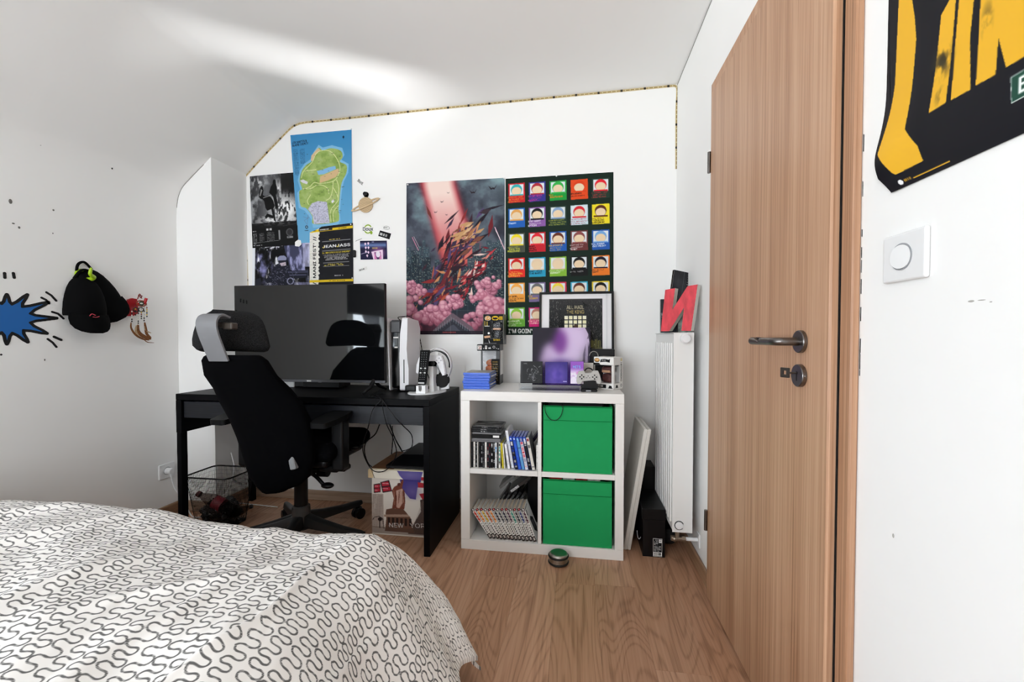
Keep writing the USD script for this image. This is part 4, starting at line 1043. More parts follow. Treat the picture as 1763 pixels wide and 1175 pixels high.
for x, y, rx in ((60, 700, 60), (30, 790, 75), (130, 860, 80), (60, 900, 90), (230, 830, 70), (300, 780, 60), (480, 700, 75), (540, 660, 55), (560, 820, 90), (600, 900, 90), (420, 900, 60), (520, 870, 70), (250, 900, 70), (20, 660, 40)):
    for kx in range(16):
        a = r_.uniform(0, 6.28); q = r_.uniform(0, 1) ** 0.5
        px_, py_, rr = x + math.cos(a) * rx * q, y + math.sin(a) * rx * 0.7 * q, rx * r_.uniform(0.22, 0.42)
        cv.ell(px_, py_ + rr * 0.18, rr, rr, "#8c4a60", 0.8, 0.08); cv.ell(px_ - rr * 0.1, py_, rr * 0.86, rr * 0.84, "#c98498", 0.9, 0.12); cv.ell(px_ - rr * 0.25, py_ - rr * 0.25, rr * 0.5, rr * 0.45, "#e9b6c2", 0.8, 0.3)
cv.blend(np.clip((Y - 830) / 120, 0, 1) * 0.55, "#7a3346")
for x, y, rx in ((560, 800, 80), (470, 760, 60)):
    for kx in range(12):
        a = r_.uniform(0, 6.28); q = r_.uniform(0, 1) ** 0.5; rr = rx * r_.uniform(0.22, 0.36)
        cv.ell(x + math.cos(a) * rx * q, y + math.sin(a) * rx * 0.6 * q, rr, rr, "#b86a80", 0.8, 0.15); cv.ell(x + math.cos(a) * rx * q - rr * .2, y + math.sin(a) * rx * 0.6 * q - rr * .2, rr * .6, rr * .55, "#e3a9b8", 0.8, 0.3)
cv.poly([(150, 985), (280, 860), (300, 850), (420, 940), (450, 990)], "#6a5a64"); cv.poly([(165, 988), (285, 900), (300, 890), (400, 960), (420, 990)], "#30323c"); cv.poly([(215, 990), (290, 930), (305, 925), (370, 990)], "#4a4c58")
for x in range(180, 420, 14): cv.line([(x, 985 - (110 - abs(x - 295) * 0.75)), (x, 1000 - (100 - abs(x - 295) * 0.75))], 3, "#9aa6b0", 0.7)
cv.rect(0, 965, 620, 990, "#15101a", 0.75); cv.scrib(235, 972, 120, 6, "#d04a4a", 0.9, 3)
cv.line([(285, 830), (285, 990)], 2, "#c8b8b8", 0.25); cv.line([(0, 830), (620, 835)], 2, "#e8d8d8", 0.2)
poster("poster", "large poster of a night city with a red light beam and pink clouds", cv, [(700, 576), (868.3, 576), (869, 306.5), (700, 316)], 0.0006, waves(0.003, 3), edge="#f0f0f0")

# poster of thirty coloured caption cards (plain discs stand in for the faces)
cv = Sheet(700, 1050, 250, "#10251c")
cv.blend(cv.noise(80, 80, 3, 3) * 0.25, "#0b1a14")
CARDS = [("#c8202c", "#36b0b4", ["HOW'D YOU LIKE", "ME TO KICK YOU", "IN THE NUTS?"], "#f6c61e"), ("#35358c", "#b02a38", ["OH MY GOD!", "THEY KILLED", "KENNY..."], "#e0308c"), ("#1d9a3c", "#35b24c", ["YOU", "BASTARDS!"], "#f08020"), ("#e04a1c", "#d84018", ["MPH MMPH", "MMMPH MMMPH!"], "#20100a"), ("#10251c", "#e02030", ["CHILDREN, I JUST", "SWEET LOVIN'", "5 MINUTES AGO"], "#ee2a3a"),
         ("#1f5fb4", "#e3a458", ["TIMMY!"], "#e8f0ff"), ("#8a5aa4", "#101014", ["STAY AWAY", "FROM MY MAN", "B*TCH!"], "#ffffff"), ("#10251c", "#88a4c8", ["I AM PROFESSOR", "CHAOS, AND YOUR", "PUNY WORLD WILL"], "#e6e04a"), ("#c8dce4", "#d42430", ["I'VE GOT A NEATO", "COSTUME MADE OUT", "OF ALUMINUM FOIL"], "#a8283c"), ("#f0dc2c", "#5a2c1c", ["WOW, WHAT A", "TERRIFIC", "AUDIENCE!"], "#1c1408"),
         ("#4a5044", "#f0dc28", ["AGH! I CAN'T", "TAKE THE", "PRESSURE!"], "#d8dc3c"), ("#c4202e", "#e02634", ["WHAT,", "WHAT,", "WHAT?!"], "#140608"), ("#1f5ab0", "#6a3020", ["OK PEOPLE,", "MOVE ALONG,", "TO SEE HERE"], "#f4b83a"), ("#6a3434", "#8c4a4a", ["WHAT ARE YOU", "LOOKING AT,", "TURD?"], "#ffffff"), ("#2458ac", "#78aade", ["YOU WANNA", "GET HIGH?"], "#ffffff"),
         ("#e02c24", "#c81e1c", ["I LIKE SUCH", "DELIGHTFUL", "SURPRISES"], "#f6d84a"), ("#2a9cc0", "#e8cfae", ["DON'T KICK", "THE BABY!"], "#0c1c28"), ("#84b83a", "#e6cfb4", ["DRUGS ARE BAD,", "MMMKAY?"], "#ffffff"), ("#101012", "#141416", ["AP-EE-TIZER!"], "#ffffff"), ("#e87a28", "#20182c", ["WHAT DO YOU", "SAY?"], "#1c1020"),
         ("#e89a3c", "#f0a84c", ["MY GOD,", "THEY'RE COMIN'", "SHOOT!"], "#140c04"), ("#7a6a94", "#6a6a6a", ["I'M", "SCARED"], "#f0c020"), ("#c42848", "#f0d848", [], "#fff"), ("#38a4c4", "#5a2c20", [], "#fff"), ("#e8cc3c", "#141416", [], "#fff"),
         ("#6aac3c", "#8cc43c", ["REMEMBER,", "THERE ARE NO", "STUPID"], "#eef6d8"), ("#d02070", "#b87a6a", ["I'M SUPER,", "THANKS FOR"], "#ffe6c8")]
for i, (bg, hair, cap, tc) in enumerate(CARDS):
    r, c = divmod(i, 5); x = 20 + c * 136; y = 34 + r * 166
    cv.poly([(x, y + 3), (x + 110, y), (x + 112, y + 129), (x + 3, y + 131)], bg if bg != "#10251c" else "#20382c")
    cv.rect(x + 9, y + 9, x + 102, y + 84, "#dfe6ea" if bg not in ("#e04a1c", "#f0dc2c") else bg)
    # plain two-tone disc instead of the drawn face
    cv.ell(x + 55, y + 45, 37, 37, hair); cv.ell(x + 55, y + 54, 32, 27, "#ecd3b0"); cv.rect(x + 12, y + 75, x + 100, y + 86, hair)
    cv.rect(x + 2, y + 84, x + 110, y + 128, bg if bg != "#10251c" else "#20382c")
    for j, tx in enumerate(cap):
        big = len(tx) <= 10
        hh = 10.5 if big else 7.5
        cv.text(tx, x - 4 + 8 * (j % 2), y + 99 + j * 14 - (0 if len(cap) > 1 else -8), hh, tc, w=min(104, 7.4 * len(tx) * (1.25 if big else 0.95)), rot=-2, bold=big)
cv.text("I'M GOIN' DOWN TO", 20, 1036, 27, "#f4f4f0", w=330, bold=True); cv.scrib(8, 1043, 40, 3, "#c8c8c8", 0.7, 1)
poster("poster", "dark green poster of coloured cartoon caption cards in rows", cv, [(870.3, 577), (1056, 577), (1056, 296.5), (870.3, 308.2)], 0.0008, waves(0.002, 8), edge="#f0f0f0")
# pins that hold the posters
PIN = mat("pin_white", "#f2f2f2", 0.3)
for i, (u, v, lb) in enumerate(((702, 318, "upper left corner of the night city poster"), (868, 307, "corner between the night city poster and the card poster"), (958, 303, "top middle of the card poster"), (604, 386.5, "upper right corner of the festival bill"), (606.5, 479, "lower right edge of the festival bill"), (604.5, 222, "upper right corner of the island map"))):
    p = at(u, v, y=YB - 0.004)
    solo("push_pin", lathe([(0.0035, 0), (0.0045, 0.001), (0.0045, 0.004), (0.003, 0.006), (0, 0.0065)], (p[0], p[1] + 0.003, p[2]), "-y", 14), PIN, "small white push pin at the " + lb, "pin", "push pins holding the posters", smooth=30)
# torn white flap of tape
p = [at(u, v, y=YB - 0.0045)[[0, 2]] for u, v in ((508, 417), (513, 413), (518, 414), (519, 421), (515, 425), (508, 424))]
solo("paper_flap", ext(p, "xz", YB - 0.0052, YB - 0.0046), PAPER, "torn white scrap of paper between the rider poster and the island map", "paper")
t = at(609.5, 437, y=YB - 0.01)
solo("wall_hook", rbox(t[0] - 0.010, YB - 0.016, t[2] - 0.022, t[0] + 0.010, YB - 0.0002, t[2] + 0.022, 0.006), BLACKP, "small black clip on the right edge of the festival bill", "clip", smooth=35)

# stickers and little things on the wall
BLK = mat("ink_black", "#121214", 0.6)
def sticker(label, poly_px, cvfun, y=YB - 0.0004):
    cv = Sheet(100, cvfun[0], 60, "#f4f3f0"); cvfun[1](cv)
    return solo("sticker", sheet(cv, *quad(poly_px, y), N_, 0.0003), PRINTM, label, "sticker")
def f1(c):
    c.text("Bud", 10, 34, 30, "#151515", w=80, bold=True); c.line([(5, 40), (96, 44)], 5, "#151515")
sticker("small black lettered sticker above the planet plaque", [(614.2, 312), (624, 319.5), (626.5, 314.5), (616.5, 307)], (48, f1))
def f2(c):
    c.ell(50, 52, 36, 40, "#8fae3a"); c.ell(50, 52, 26, 30, "#f0f2e4"); c.rect(2, 34, 98, 68, "#f2f2ea"); c.text("Doux", 2, 66, 30, "#1a1d3a", w=94, bold=True); c.ell(80, 84, 11, 14, "#8fae3a")
sticker("round green sticker with navy lettering under the planet plaque", [(624, 405), (643, 405), (643, 384), (624, 385)], (105, f2))
def f3(c):
    c.a[:] = c.c("#141416"); c.text("BRAND", 9, 46, 30, "#e8e8e8", w=82, bold=True) if False else c.scrib(8, 20, 84, 26, "#e6e6e6", 1, 5); c.rect(0, 0, 100, 6, "#141416")
sticker("black rectangular sticker with white letters", [(651.2, 406.5), (670.5, 412.5), (673.5, 402.5), (654.3, 397)], (60, f3))
def f4(c):
    c.ell(50, 26, 44, 22, "#222222"); c.ell(50, 26, 41, 19, "#f0efec"); c.scrib(16, 18, 70, 12, "#222222", 0.9, 2)
sticker("small white sticker with a thin oval line above the black one", [(659, 395), (671, 396.5), (672, 390), (660, 388.5)], (50, f4))
def f5(c):
    c.a[:] = c.c("#e9e8e4"); c.scrib(3, 8, 94, 14, "#2a2a2a", 1, 8)
sticker("narrow grey lettered sticker under the concert photo", [(617.5, 469), (632.5, 464), (631.5, 459), (616.5, 464)], (30, f5))
a, b = at(612, 415.5, y=YB - 0.001), at(623, 411, y=YB - 0.001)
solo("pencil_line", cyl(a, b, 0.0012, 8), mat("pencil_grey", "#6f6f70", 0.5), "thin grey strip on the wall left of the concert photo", "strip")
# concert photo
cv = Sheet(100, 74, 90, "#1c1a3c")
cv.blend(np.clip(1 - np.abs(cv.Y - 18) / 14, 0, 1) * 0.8, "#7f9cd0"); cv.blend(np.clip(1 - np.hypot((cv.X - 66) / 34, (cv.Y - 48) / 30), 0, 1), "#c87ab4")
cv.rect(0, 0, 100, 7, "#20203c"); cv.scrib(44, 4, 12, 3, "#c8c8e8", 1, 3)
for x, y in ((20, 12), (31, 10), (22, 27), (32, 27), (22, 42), (31, 45), (26, 58)): cv.poly([(x - 4, y), (x, y - 5), (x + 4, y), (x, y + 8)], "#f2d8ec")
cv.poly([(42, 44), (84, 36), (84, 74), (78, 74), (76, 44), (52, 46), (56, 74), (48, 74)], "#f0d4ea"); cv.poly([(52, 46), (62, 74), (52, 74)], "#d880b8"); cv.poly([(74, 44), (70, 74), (78, 74)], "#d880b8")
cv.ell(66, 54, 8, 12, "#efe6f2"); cv.line([(4, 52), (30, 44)], 1.4, "#d8c8e8"); cv.text("GLOW", 46, 31, 6, "#f0d060", w=30, bold=True) if False else cv.scrib(46, 27, 30, 5, "#f0d060", 1, 2)
cv.rect(96, 0, 100, 74, "#2b2454")
solo("photo_card", sheet(cv, *quad([(621, 447.5), (667, 446.5), (666, 414.5), (620, 415)], YB - 0.0006), N_, 0.0006, waves(0.002, 4)), PRINT, "small purple concert photo pinned to the wall above the television", "photo", smooth=True)

# planet plaque with its black hook
pl = thing("planet_plaque", "wooden ringed planet plaque hanging on the back wall", "wall plaque", (*at(629.5, 366, y=YB)[:2], at(629.5, 366, y=YB)[2]))
cen = at(629.5, 353, y=YB - 0.006)
PLY = mat("plaque_wood", "#cbb089", 0.6, noise=0.10, nscale=14, stretch=(1, 1, 9))
disc = Point(cen[0], cen[2]).buffer(0.0465, quad_segs=16)
part(pl, "planet_disc", ext(disc, "xz", YB - 0.008, YB - 0.003), PLY)
for i in range(9):
    zz = cen[2] - 0.036 + i * 0.009; hw = math.sqrt(max(1e-6, 0.0455 ** 2 - (zz - cen[2]) ** 2))
    part(pl, "engraved_band", rot(bx(cen[0] - hw, YB - 0.0084, zz - 0.0006, cen[0] + hw, YB - 0.0079, zz + 0.0006, 0), -20, (0, 1, 0), (cen[0], YB, cen[2])), mat("burnt_wood", "#8f7450", 0.7))
ang = np.linspace(0, 2 * np.pi, 60)
A2 = math.radians(21)
def ring(rx, rz): return [(cen[0] + rx * math.cos(a) * math.cos(A2) - rz * math.sin(a) * math.sin(A2), cen[2] + rx * math.cos(a) * math.sin(A2) + rz * math.sin(a) * math.cos(A2)) for a in ang]
rg = Polygon(ring(0.098, 0.0155)).difference(Polygon(ring(0.080, 0.0085)))
half = Polygon([(cen[0] - 0.2, cen[2] - 0.2 * math.tan(A2)), (cen[0] + 0.2, cen[2] + 0.2 * math.tan(A2)), (cen[0] + 0.2, cen[2] - 0.3), (cen[0] - 0.2, cen[2] - 0.3)])
rg = rg.difference(disc.difference(half)) if True else rg
part(pl, "planet_ring", ext(rg.buffer(0), "xz", YB - 0.0125, YB - 0.0082), PLY)
p = at(630, 335, y=YB - 0.006)
part(pl, "hook", cat_([lathe([(0.0, 0), (0.016, 0), (0.016, 0.004), (0.0, 0.004)], (p[0], YB - 0.001, p[2]), "-y", 20), lathe([(0.0, 0.004), (0.005, 0.004), (0.006, 0.012), (0.013, 0.016), (0.012, 0.02), (0, 0.021)], (p[0], YB - 0.001, p[2]), "-y", 18), bx(p[0] - 0.011, YB - 0.005, p[2] - 0.028, p[0] + 0.011, YB - 0.001, p[2], 0.001)]), BLACKP, smooth=30)

# LED strip along ceiling edge and corner
px = [(426, 492), (425, 455), (424, 420), (422.5, 360), (422, 305), (424.5, 297.5), (440, 281), (455, 266), (465, 257), (477, 241), (488, 227.5), (500, 217.5), (512, 212.5), (540, 209.5), (600, 203.5), (680, 195.0), (750, 187), (830, 178.5), (900, 172), (980, 164.8), (1050, 158.5), (1110, 152.4), (1150, 148.3), (1159, 147.6), (1164.5, 149.5), (1166.3, 157), (1165, 190), (1164.8, 240), (1164.6, 291)]
path3 = spline(np.array([at(u, v, y=YB - 0.0012) for u, v in px]), 6)
path3[:, 2] = np.minimum(path3[:, 2], [ceil_z(x) - 0.006 for x in path3[:, 0]])
seg = np.r_[0, np.cumsum(np.linalg.norm(np.diff(path3, axis=0), axis=1))]
ls = thing("led_strip", "flat gold LED strip along the ceiling edge and down the right corner", "led strip", tuple(path3[0]))
def ribbon(a, b, hw, y0, y1):
    tt = np.unique(np.r_[a, seg[(seg > a) & (seg < b)], b]); q = np.c_[np.interp(tt, seg, path3[:, 0]), np.interp(tt, seg, path3[:, 2])]
    g = np.gradient(q, axis=0); g /= np.linalg.norm(g, axis=1, keepdims=True); nn = np.c_[-g[:, 1], g[:, 0]]
    return loft([np.array([(*(c - w * hw)[[0]], y0, (c - w * hw)[1]), ((c + w * hw)[0], y0, (c + w * hw)[1]), ((c + w * hw)[0], y1, (c + w * hw)[1]), ((c - w * hw)[0], y1, (c - w * hw)[1])]) for c, w in zip(q, nn)])
part(ls, "strip", ribbon(0, seg[-1], 0.0062, YB - 0.0012, YB - 0.0002), mat("strip_gold", "#cdb98a", 0.5))
part(ls, "copper_edge", ribbon(0, seg[-1], 0.0016, YB - 0.0015, YB - 0.0011), mat("strip_copper", "#7d6738", 0.5))
s0 = 0.03
BLKC = mat("strip_chip_black", "#1b160c", 0.5); CHIP = mat("strip_led", "#d8cfa8", 0.4)
chips = []
while s0 < seg[-1] - 0.02:
    part(ls, "black_joint", ribbon(s0, s0 + 0.011, 0.0056, YB - 0.0024, YB - 0.0012), BLKC)
    for q in range(1, 5): chips.append(ribbon(s0 + q * 0.0245, s0 + q * 0.0245 + 0.005, 0.003, YB - 0.0026, YB - 0.0013)) if s0 + q * 0.0245 + 0.005 < seg[-1] else None
    s0 += 0.124
part(ls, "led_chips", cat_(chips), CHIP, kind="stuff", label="pale LED chips")

# ------------------------------------------------------------------ left wall: decal, caps, dreamcatcher, socket
LX = XL
def L(pts, s=6.527): return [tuple(at(x / s, 450 + y / s, x=LX)[1:]) for x, y in pts]
blob = []
for i, (a, rad) in enumerate(zip(np.arange(0, 360, 15), (560, 300, 520, 290, 470, 260, 440, 250, 500, 280, 560, 300, 600, 300, 520, 270, 440, 250, 400, 240, 460, 270, 540, 300))):
    blob.append((75 + rad * math.cos(math.radians(a)) * (1.0 if i % 2 == 0 else 0.9), 640 + rad * 0.66 * math.sin(math.radians(a))))
B = Polygon(L(spline(np.c_[np.array(blob + blob[:1], float), np.zeros(len(blob) + 1)], 3)[:, :2])).buffer(0)
dc = thing("wall_decal", "blue splash wall decal with black outline and dashes", "wall decal", (LX, 1.45, 0.965))
part(dc, "blue_fill", ext(B.buffer(-0.002), "yz", LX + 0.0003, LX + 0.0012), mat("decal_blue", "#1f66b0", 0.5))
part(dc, "black_outline", ext(B.buffer(0.0065).difference(B.buffer(-0.0045)), "yz", LX + 0.0003, LX + 0.0014), mat("decal_black", "#0c0c0d", 0.5))
for q in ([(50, 135), (53, 185)], [(148, 135), (158, 185)], [(520, 350), (575, 385), (630, 445)], [(465, 410), (515, 435), (550, 475)], [(585, 570), (650, 590), (712, 645)], [(605, 850), (685, 885)], [(535, 875), (590, 915), (632, 965)], [(-60, 130), (-62, 180)]):
    ls_ = LineString(L(q)).buffer(0.0042 if len(q) == 3 else 0.005)
    part(dc, "dash", ext(ls_, "yz", LX + 0.0003, LX + 0.0014), _mats["decal_black"])

# lime hook with two caps
LIME = mat("lime_plastic", "#a4c81c", 0.35)
hk = thing("coat_hook", "lime green wall hook holding the black caps", "hook", (LX, 1.66, 1.30))
pc = at(137, 473, x=LX)
part(hk, "hook_plate", lathe([(0.0, 0), (0.026, 0), (0.028, 0.003), (0.026, 0.009), (0, 0.011)], (LX + 0.0005, pc[1] + 0.005, pc[2]), "z", 24).apply_transform(trimesh.transformations.rotation_matrix(math.pi / 2, (0, 1, 0), (LX + 0.0005, pc[1] + 0.005, pc[2]))), LIME, smooth=35)
tipb = at(157, 461, x=LX + 0.075)
part(hk, "hook_peg", sweep(spline([(LX + 0.005, pc[1] + 0.008, pc[2] - 0.012), (LX + 0.03, pc[1] + 0.016, pc[2] - 0.022), (LX + 0.055, pc[1] + 0.018, pc[2] - 0.012), tuple(tipb - np.array([0.006, 0, 0.03])), tuple(tipb)], 6), np.interp(np.linspace(0, 1, 25), [0, 0.6, 0.9, 1], [0.012, 0.0085, 0.0065, 0.0035]), 12), LIME, smooth=40)
CAPF = mat("cap_black", "#060607", 0.9, spec=0.1, bump=0.2, bscale=600)
def cap(label, oy, oz, xo, tilt, emblem, dscale=1.0):
    """a cap hung by its strap: crown upwards and out from the wall, brim hanging at the bottom"""
    t = thing("baseball_cap", label, "cap", (LX + 0.02, oy, oz - 0.12), group="black caps on the lime hook")
    A_ = np.linspace(0, np.pi, 25)
    ringsc = []
    for z, w, d_ in ((0.118, 0.020, 0.018), (0.112, 0.036, 0.028), (0.095, 0.050, 0.041), (0.07, 0.062, 0.053), (0.035, 0.072, 0.063), (0.0, 0.0785, 0.068), (-0.03, 0.081, 0.070), (-0.052, 0.0815, 0.068), (-0.060, 0.080, 0.062)):
        sq = np.sign(np.cos(A_)) * np.abs(np.cos(A_)) ** 0.85
        front = np.c_[LX + xo + d_ * dscale * np.sin(A_) ** 0.8, oy + w * sq, np.full(25, oz + z)]
        ringsc.append(np.vstack([front, [(LX + xo - 0.012, oy - w * 0.9, oz + z), (LX + xo - 0.012, oy + w * 0.9, oz + z)]]))
    R_ = lambda m: rot(m, tilt, (1, 0, 0), (LX, oy, oz))
    part(t, "crown", R_(loft(ringsc)), CAPF, smooth=50)
    th = np.linspace(-1.0, 1.0, 25); rows_ = []
    for dz, w, dx in ((-0.050, 0.081, 0.066), (-0.075, 0.0845, 0.074), (-0.100, 0.082, 0.078), (-0.120, 0.071, 0.080), (-0.133, 0.053, 0.080), (-0.141, 0.026, 0.080)):
        rows_.append(np.c_[xo + dx * dscale - 0.030 * dscale * (th * w / 0.08) ** 2, oy + th * w, np.full(25, oz + dz)])
    topr = np.array(rows_); topr[:, :, 0] += LX; m_, n_ = topr.shape[:2]
    idx_ = np.arange(m_ * n_).reshape(m_, n_)
    fq = np.c_[idx_[:-1, :-1].ravel(), idx_[:-1, 1:].ravel(), idx_[1:, 1:].ravel(), idx_[1:, :-1].ravel()]
    tv_ = topr.reshape(-1, 3); bv = tv_ - np.array([0.004, 0, 0])
    rim_ = np.r_[idx_[0, :-1], idx_[:-1, -1], idx_[-1, :0:-1], idx_[:0:-1, 0]]; k2 = len(tv_)
    sk = np.c_[rim_, np.roll(rim_, -1), k2 + np.roll(rim_, -1), k2 + rim_]
    f4 = np.vstack([fq, fq[:, ::-1] + k2, sk])
    part(t, "brim", R_(trimesh.Trimesh(np.vstack([tv_, bv]), np.vstack([f4[:, [0, 1, 2]], f4[:, [0, 2, 3]]]), process=False)), CAPF, smooth=40)
    part(t, "strap", R_(sweep(spline([(LX + xo - 0.006, oy - 0.030, oz + 0.112), (LX + xo + 0.006, oy - 0.014, oz + 0.148), (LX + xo + 0.010, oy + 0.004, oz + 0.158), (LX + xo + 0.006, oy + 0.024, oz + 0.150), (LX + xo - 0.006, oy + 0.042, oz + 0.112)], 6), 0.0055, 8)), CAPF, smooth=True)
    if emblem:
        ex = LX + xo + 0.0795
        part(t, "emblem", cat_([sweep(spline([(ex - 0.002, oy - 0.030, oz - 0.062), (ex, oy - 0.022, oz - 0.052), (ex + 0.001, oy - 0.008, oz - 0.058)], 6), 0.0018, 6), sweep(spline([(ex, oy - 0.018, oz - 0.066), (ex + 0.001, oy - 0.004, oz - 0.0665), (ex + 0.001, oy + 0.008, oz - 0.062)], 6), 0.0018, 6)]), mat("emblem_red", "#d03c50", 0.5), smooth=True)
cap("black cap with a small red emblem hanging on the lime hook", 1.652, 1.184, 0.014, 0, True)
cap("plain black cap behind the one with the red emblem", 1.722, 1.236, 0.004, 30, False, 0.6)

# red hook and dreamcatcher
REDP = mat("red_plastic", "#b30f1c", 0.4)
rh = thing("coat_hook", "red wall hook behind the small dreamcatcher", "hook", (LX, 1.87, 1.16))
rp_ = [(170, 310), (185, 265), (240, 243), (310, 255), (325, 300), (330, 480), (250, 525), (175, 525), (170, 505), (205, 490), (218, 440), (200, 375), (172, 345)]
q = [tuple(at(200 + x / 9.79, 490 + y / 9.79, x=LX)[1:]) for x, y in rp_]
part(rh, "hook_plate", ext(Polygon(q).buffer(0.003), "yz", LX + 0.0004, LX + 0.012), REDP)
pk = at(240, 518, x=LX)
part(rh, "hook_peg", sweep(spline([(LX + 0.01, pk[1] - 0.02, pk[2] - 0.02), (LX + 0.04, pk[1] - 0.01, pk[2] - 0.015), (LX + 0.05, pk[1] - 0.005, pk[2] + 0.012)], 6), 0.007, 10), REDP, smooth=True)
def DC(x, y, dx=0.045): return at(200 + x / 9.79, 490 + y / 9.79, x=LX + dx)
dr = thing("dreamcatcher", "small beaded dreamcatcher with brown feathers on the red hook", "dreamcatcher", tuple(DC(430, 700)))
LEATH = mat("ring_leather", "#8a3a1c", 0.6); DKB = mat("bead_dark", "#16130f", 0.3); WB = mat("bead_white", "#efece2", 0.4); YB_ = mat("bead_yellow", "#d8b41c", 0.4); RB_ = mat("bead_red", "#8c1c14", 0.4)
def ringm(c, ry_, rz2, r): return sweep([(c[0], c[1] + ry_ * math.cos(a), c[2] + rz2 * math.sin(a)) for a in np.linspace(0, 2 * np.pi, 33)], r, 8, cap=False)
c1 = DC(425, 322); part(dr, "hoop", ringm(c1, 0.0245, 0.0145, 0.0028), LEATH, smooth=True)
part(dr, "web_disc", lathe([(0, 0), (0.0125, 0), (0.013, 0.001), (0, 0.002)], tuple(c1), "x", 24), mat("web_green", "#3f4a36", 0.6, noise=0.5, nscale=300))
part(dr, "web_charm", mov(trimesh.creation.icosphere(2, 1).apply_scale((0.002, 0.008, 0.004)), *(c1 + np.array([0.003, -0.002, 0]))), WB, smooth=True)
for x, y in ((330, 430), (420, 425)):
    c2 = DC(x, y); part(dr, "small_hoop", ringm(c2, 0.0125, 0.011, 0.0022), DKB, smooth=True)
part(dr, "tie", sweep(spline([tuple(DC(360, 250)), tuple(DC(395, 160)), tuple(DC(430, 235)), tuple(DC(375, 180)), tuple(DC(445, 200))], 5), 0.0022, 6), mat("tie_red", "#7a1c14", 0.7), smooth=True)
for (x, y0, y1, pal) in ((265, 440, 640, [WB, DKB, WB, WB, DKB, DKB]), (325, 400, 530, [YB_, DKB, RB_, DKB]), (372, 440, 670, [DKB, DKB, WB, WB, WB, DKB, DKB]), (425, 420, 590, [WB, YB_, RB_, DKB, DKB]), (472, 430, 630, [DKB, WB, WB, DKB, DKB]), (518, 380, 555, [RB_, YB_, YB_, DKB, YB_, DKB])):
    part(dr, "string", cyl(DC(x, y0 - 60), DC(x, y1), 0.0006, 5), DKB)
    for i, m_ in enumerate(pal):
        c = DC(x, y0 + (y1 - y0) * (i + 0.5) / len(pal)); part(dr, "bead", mov(trimesh.creation.icosphere(1, 1).apply_scale((0.0028, 0.0032, (0.0036 if len(pal) > 4 else 0.004))), *c), m_, smooth=True)
FEA = mat("feather_brown", "#7a4a20", 0.8, noise=0.35, nscale=120); FEA2 = mat("feather_pale", "#b59a78", 0.8, noise=0.25, nscale=120)
for pts, w, m_ in (([(250, 640), (255, 740), (330, 850), (450, 920), (560, 940)], 0.0055, FEA), ([(370, 680), (370, 780), (420, 850), (520, 900), (590, 920)], 0.010, FEA), ([(480, 640), (500, 760), (520, 840), (590, 900)], 0.008, FEA), ([(440, 900), (520, 970), (640, 985)], 0.0022, FEA), ([(345, 690), (335, 790), (380, 860)], 0.007, FEA2), ([(480, 700), (500, 780), (590, 820)], 0.004, FEA2)):
    q = spline(np.array([DC(*p) for p in pts]), 6); g = np.gradient(q, axis=0); g /= np.linalg.norm(g, axis=1, keepdims=True); nn = np.c_[np.zeros(len(g)), -g[:, 2], g[:, 1]]
    ww = w * np.sin(np.linspace(0.12, 1, len(q)) * np.pi * 0.93) ** 0.7
    rg_ = [np.array([c - k_ * v_, c + (0.0008, 0, 0), c + k_ * v_, c - (0.0008, 0, 0)]) for c, v_, k_ in zip(q, nn, ww)]
    part(dr, "feather", loft(rg_), m_)

# wall socket, plug and white cord
s_ = at(285, 811, x=LX)
so = thing("wall_socket", "white wall socket low on the left wall", "socket", (LX, s_[1], s_[2] - 0.04))
part(so, "plate", rbox(LX + 0.0003, s_[1] - 0.046, s_[2] - 0.042, LX + 0.012, s_[1] + 0.046, s_[2] + 0.042, 0.004), WPLAST, smooth=35)
part(so, "socket_ring", lathe([(0.0, 0.0), (0.022, 0.0), (0.022, 0.0015), (0.0195, 0.0017), (0.0, 0.0017)], (LX + 0.0122, s_[1], s_[2]), "x", 28), GREYP)
cord = thing("power_cord", "white power cord plugged into the wall socket", "cord", (LX + 0.02, s_[1], 0.0))
part(cord, "plug", cat_([lathe([(0.0, 0), (0.0185, 0), (0.018, 0.02), (0.013, 0.03), (0, 0.031)], (LX + 0.014, s_[1] - 0.002, s_[2]), "x", 24), sweep([(LX + 0.03, s_[1] - 0.002, s_[2] - 0.005), (LX + 0.036, s_[1], s_[2] - 0.028)], [0.009, 0.0055], 12)]), WPLAST, smooth=35)
part(cord, "cable", tube([(LX + 0.036, s_[1], s_[2] - 0.025), (LX + 0.04, s_[1] + 0.005, s_[2] - 0.07), (LX + 0.06, s_[1] + 0.01, 0.14), (LX + 0.10, s_[1] + 0.03, 0.075), tuple(at(316, 862, y=2.05)), tuple(at(325, 881, y=2.05)), (-2.12, 2.05, 0.004), (-2.06, 2.10, 0.004)], 0.0036), WPLAST, smooth=True)
solo("cord", tube([tuple(at(398, 780, y=2.2)), tuple(at(403, 805, y=2.16)), tuple(at(398, 830, y=2.15)), tuple(at(391, 848, y=2.15)), tuple(at(384, 862, y=2.15)), (-1.76, 2.25, 0.004)], 0.0028), WPLAST, "thin white cable hanging behind the waste basket", "cord", smooth=True)

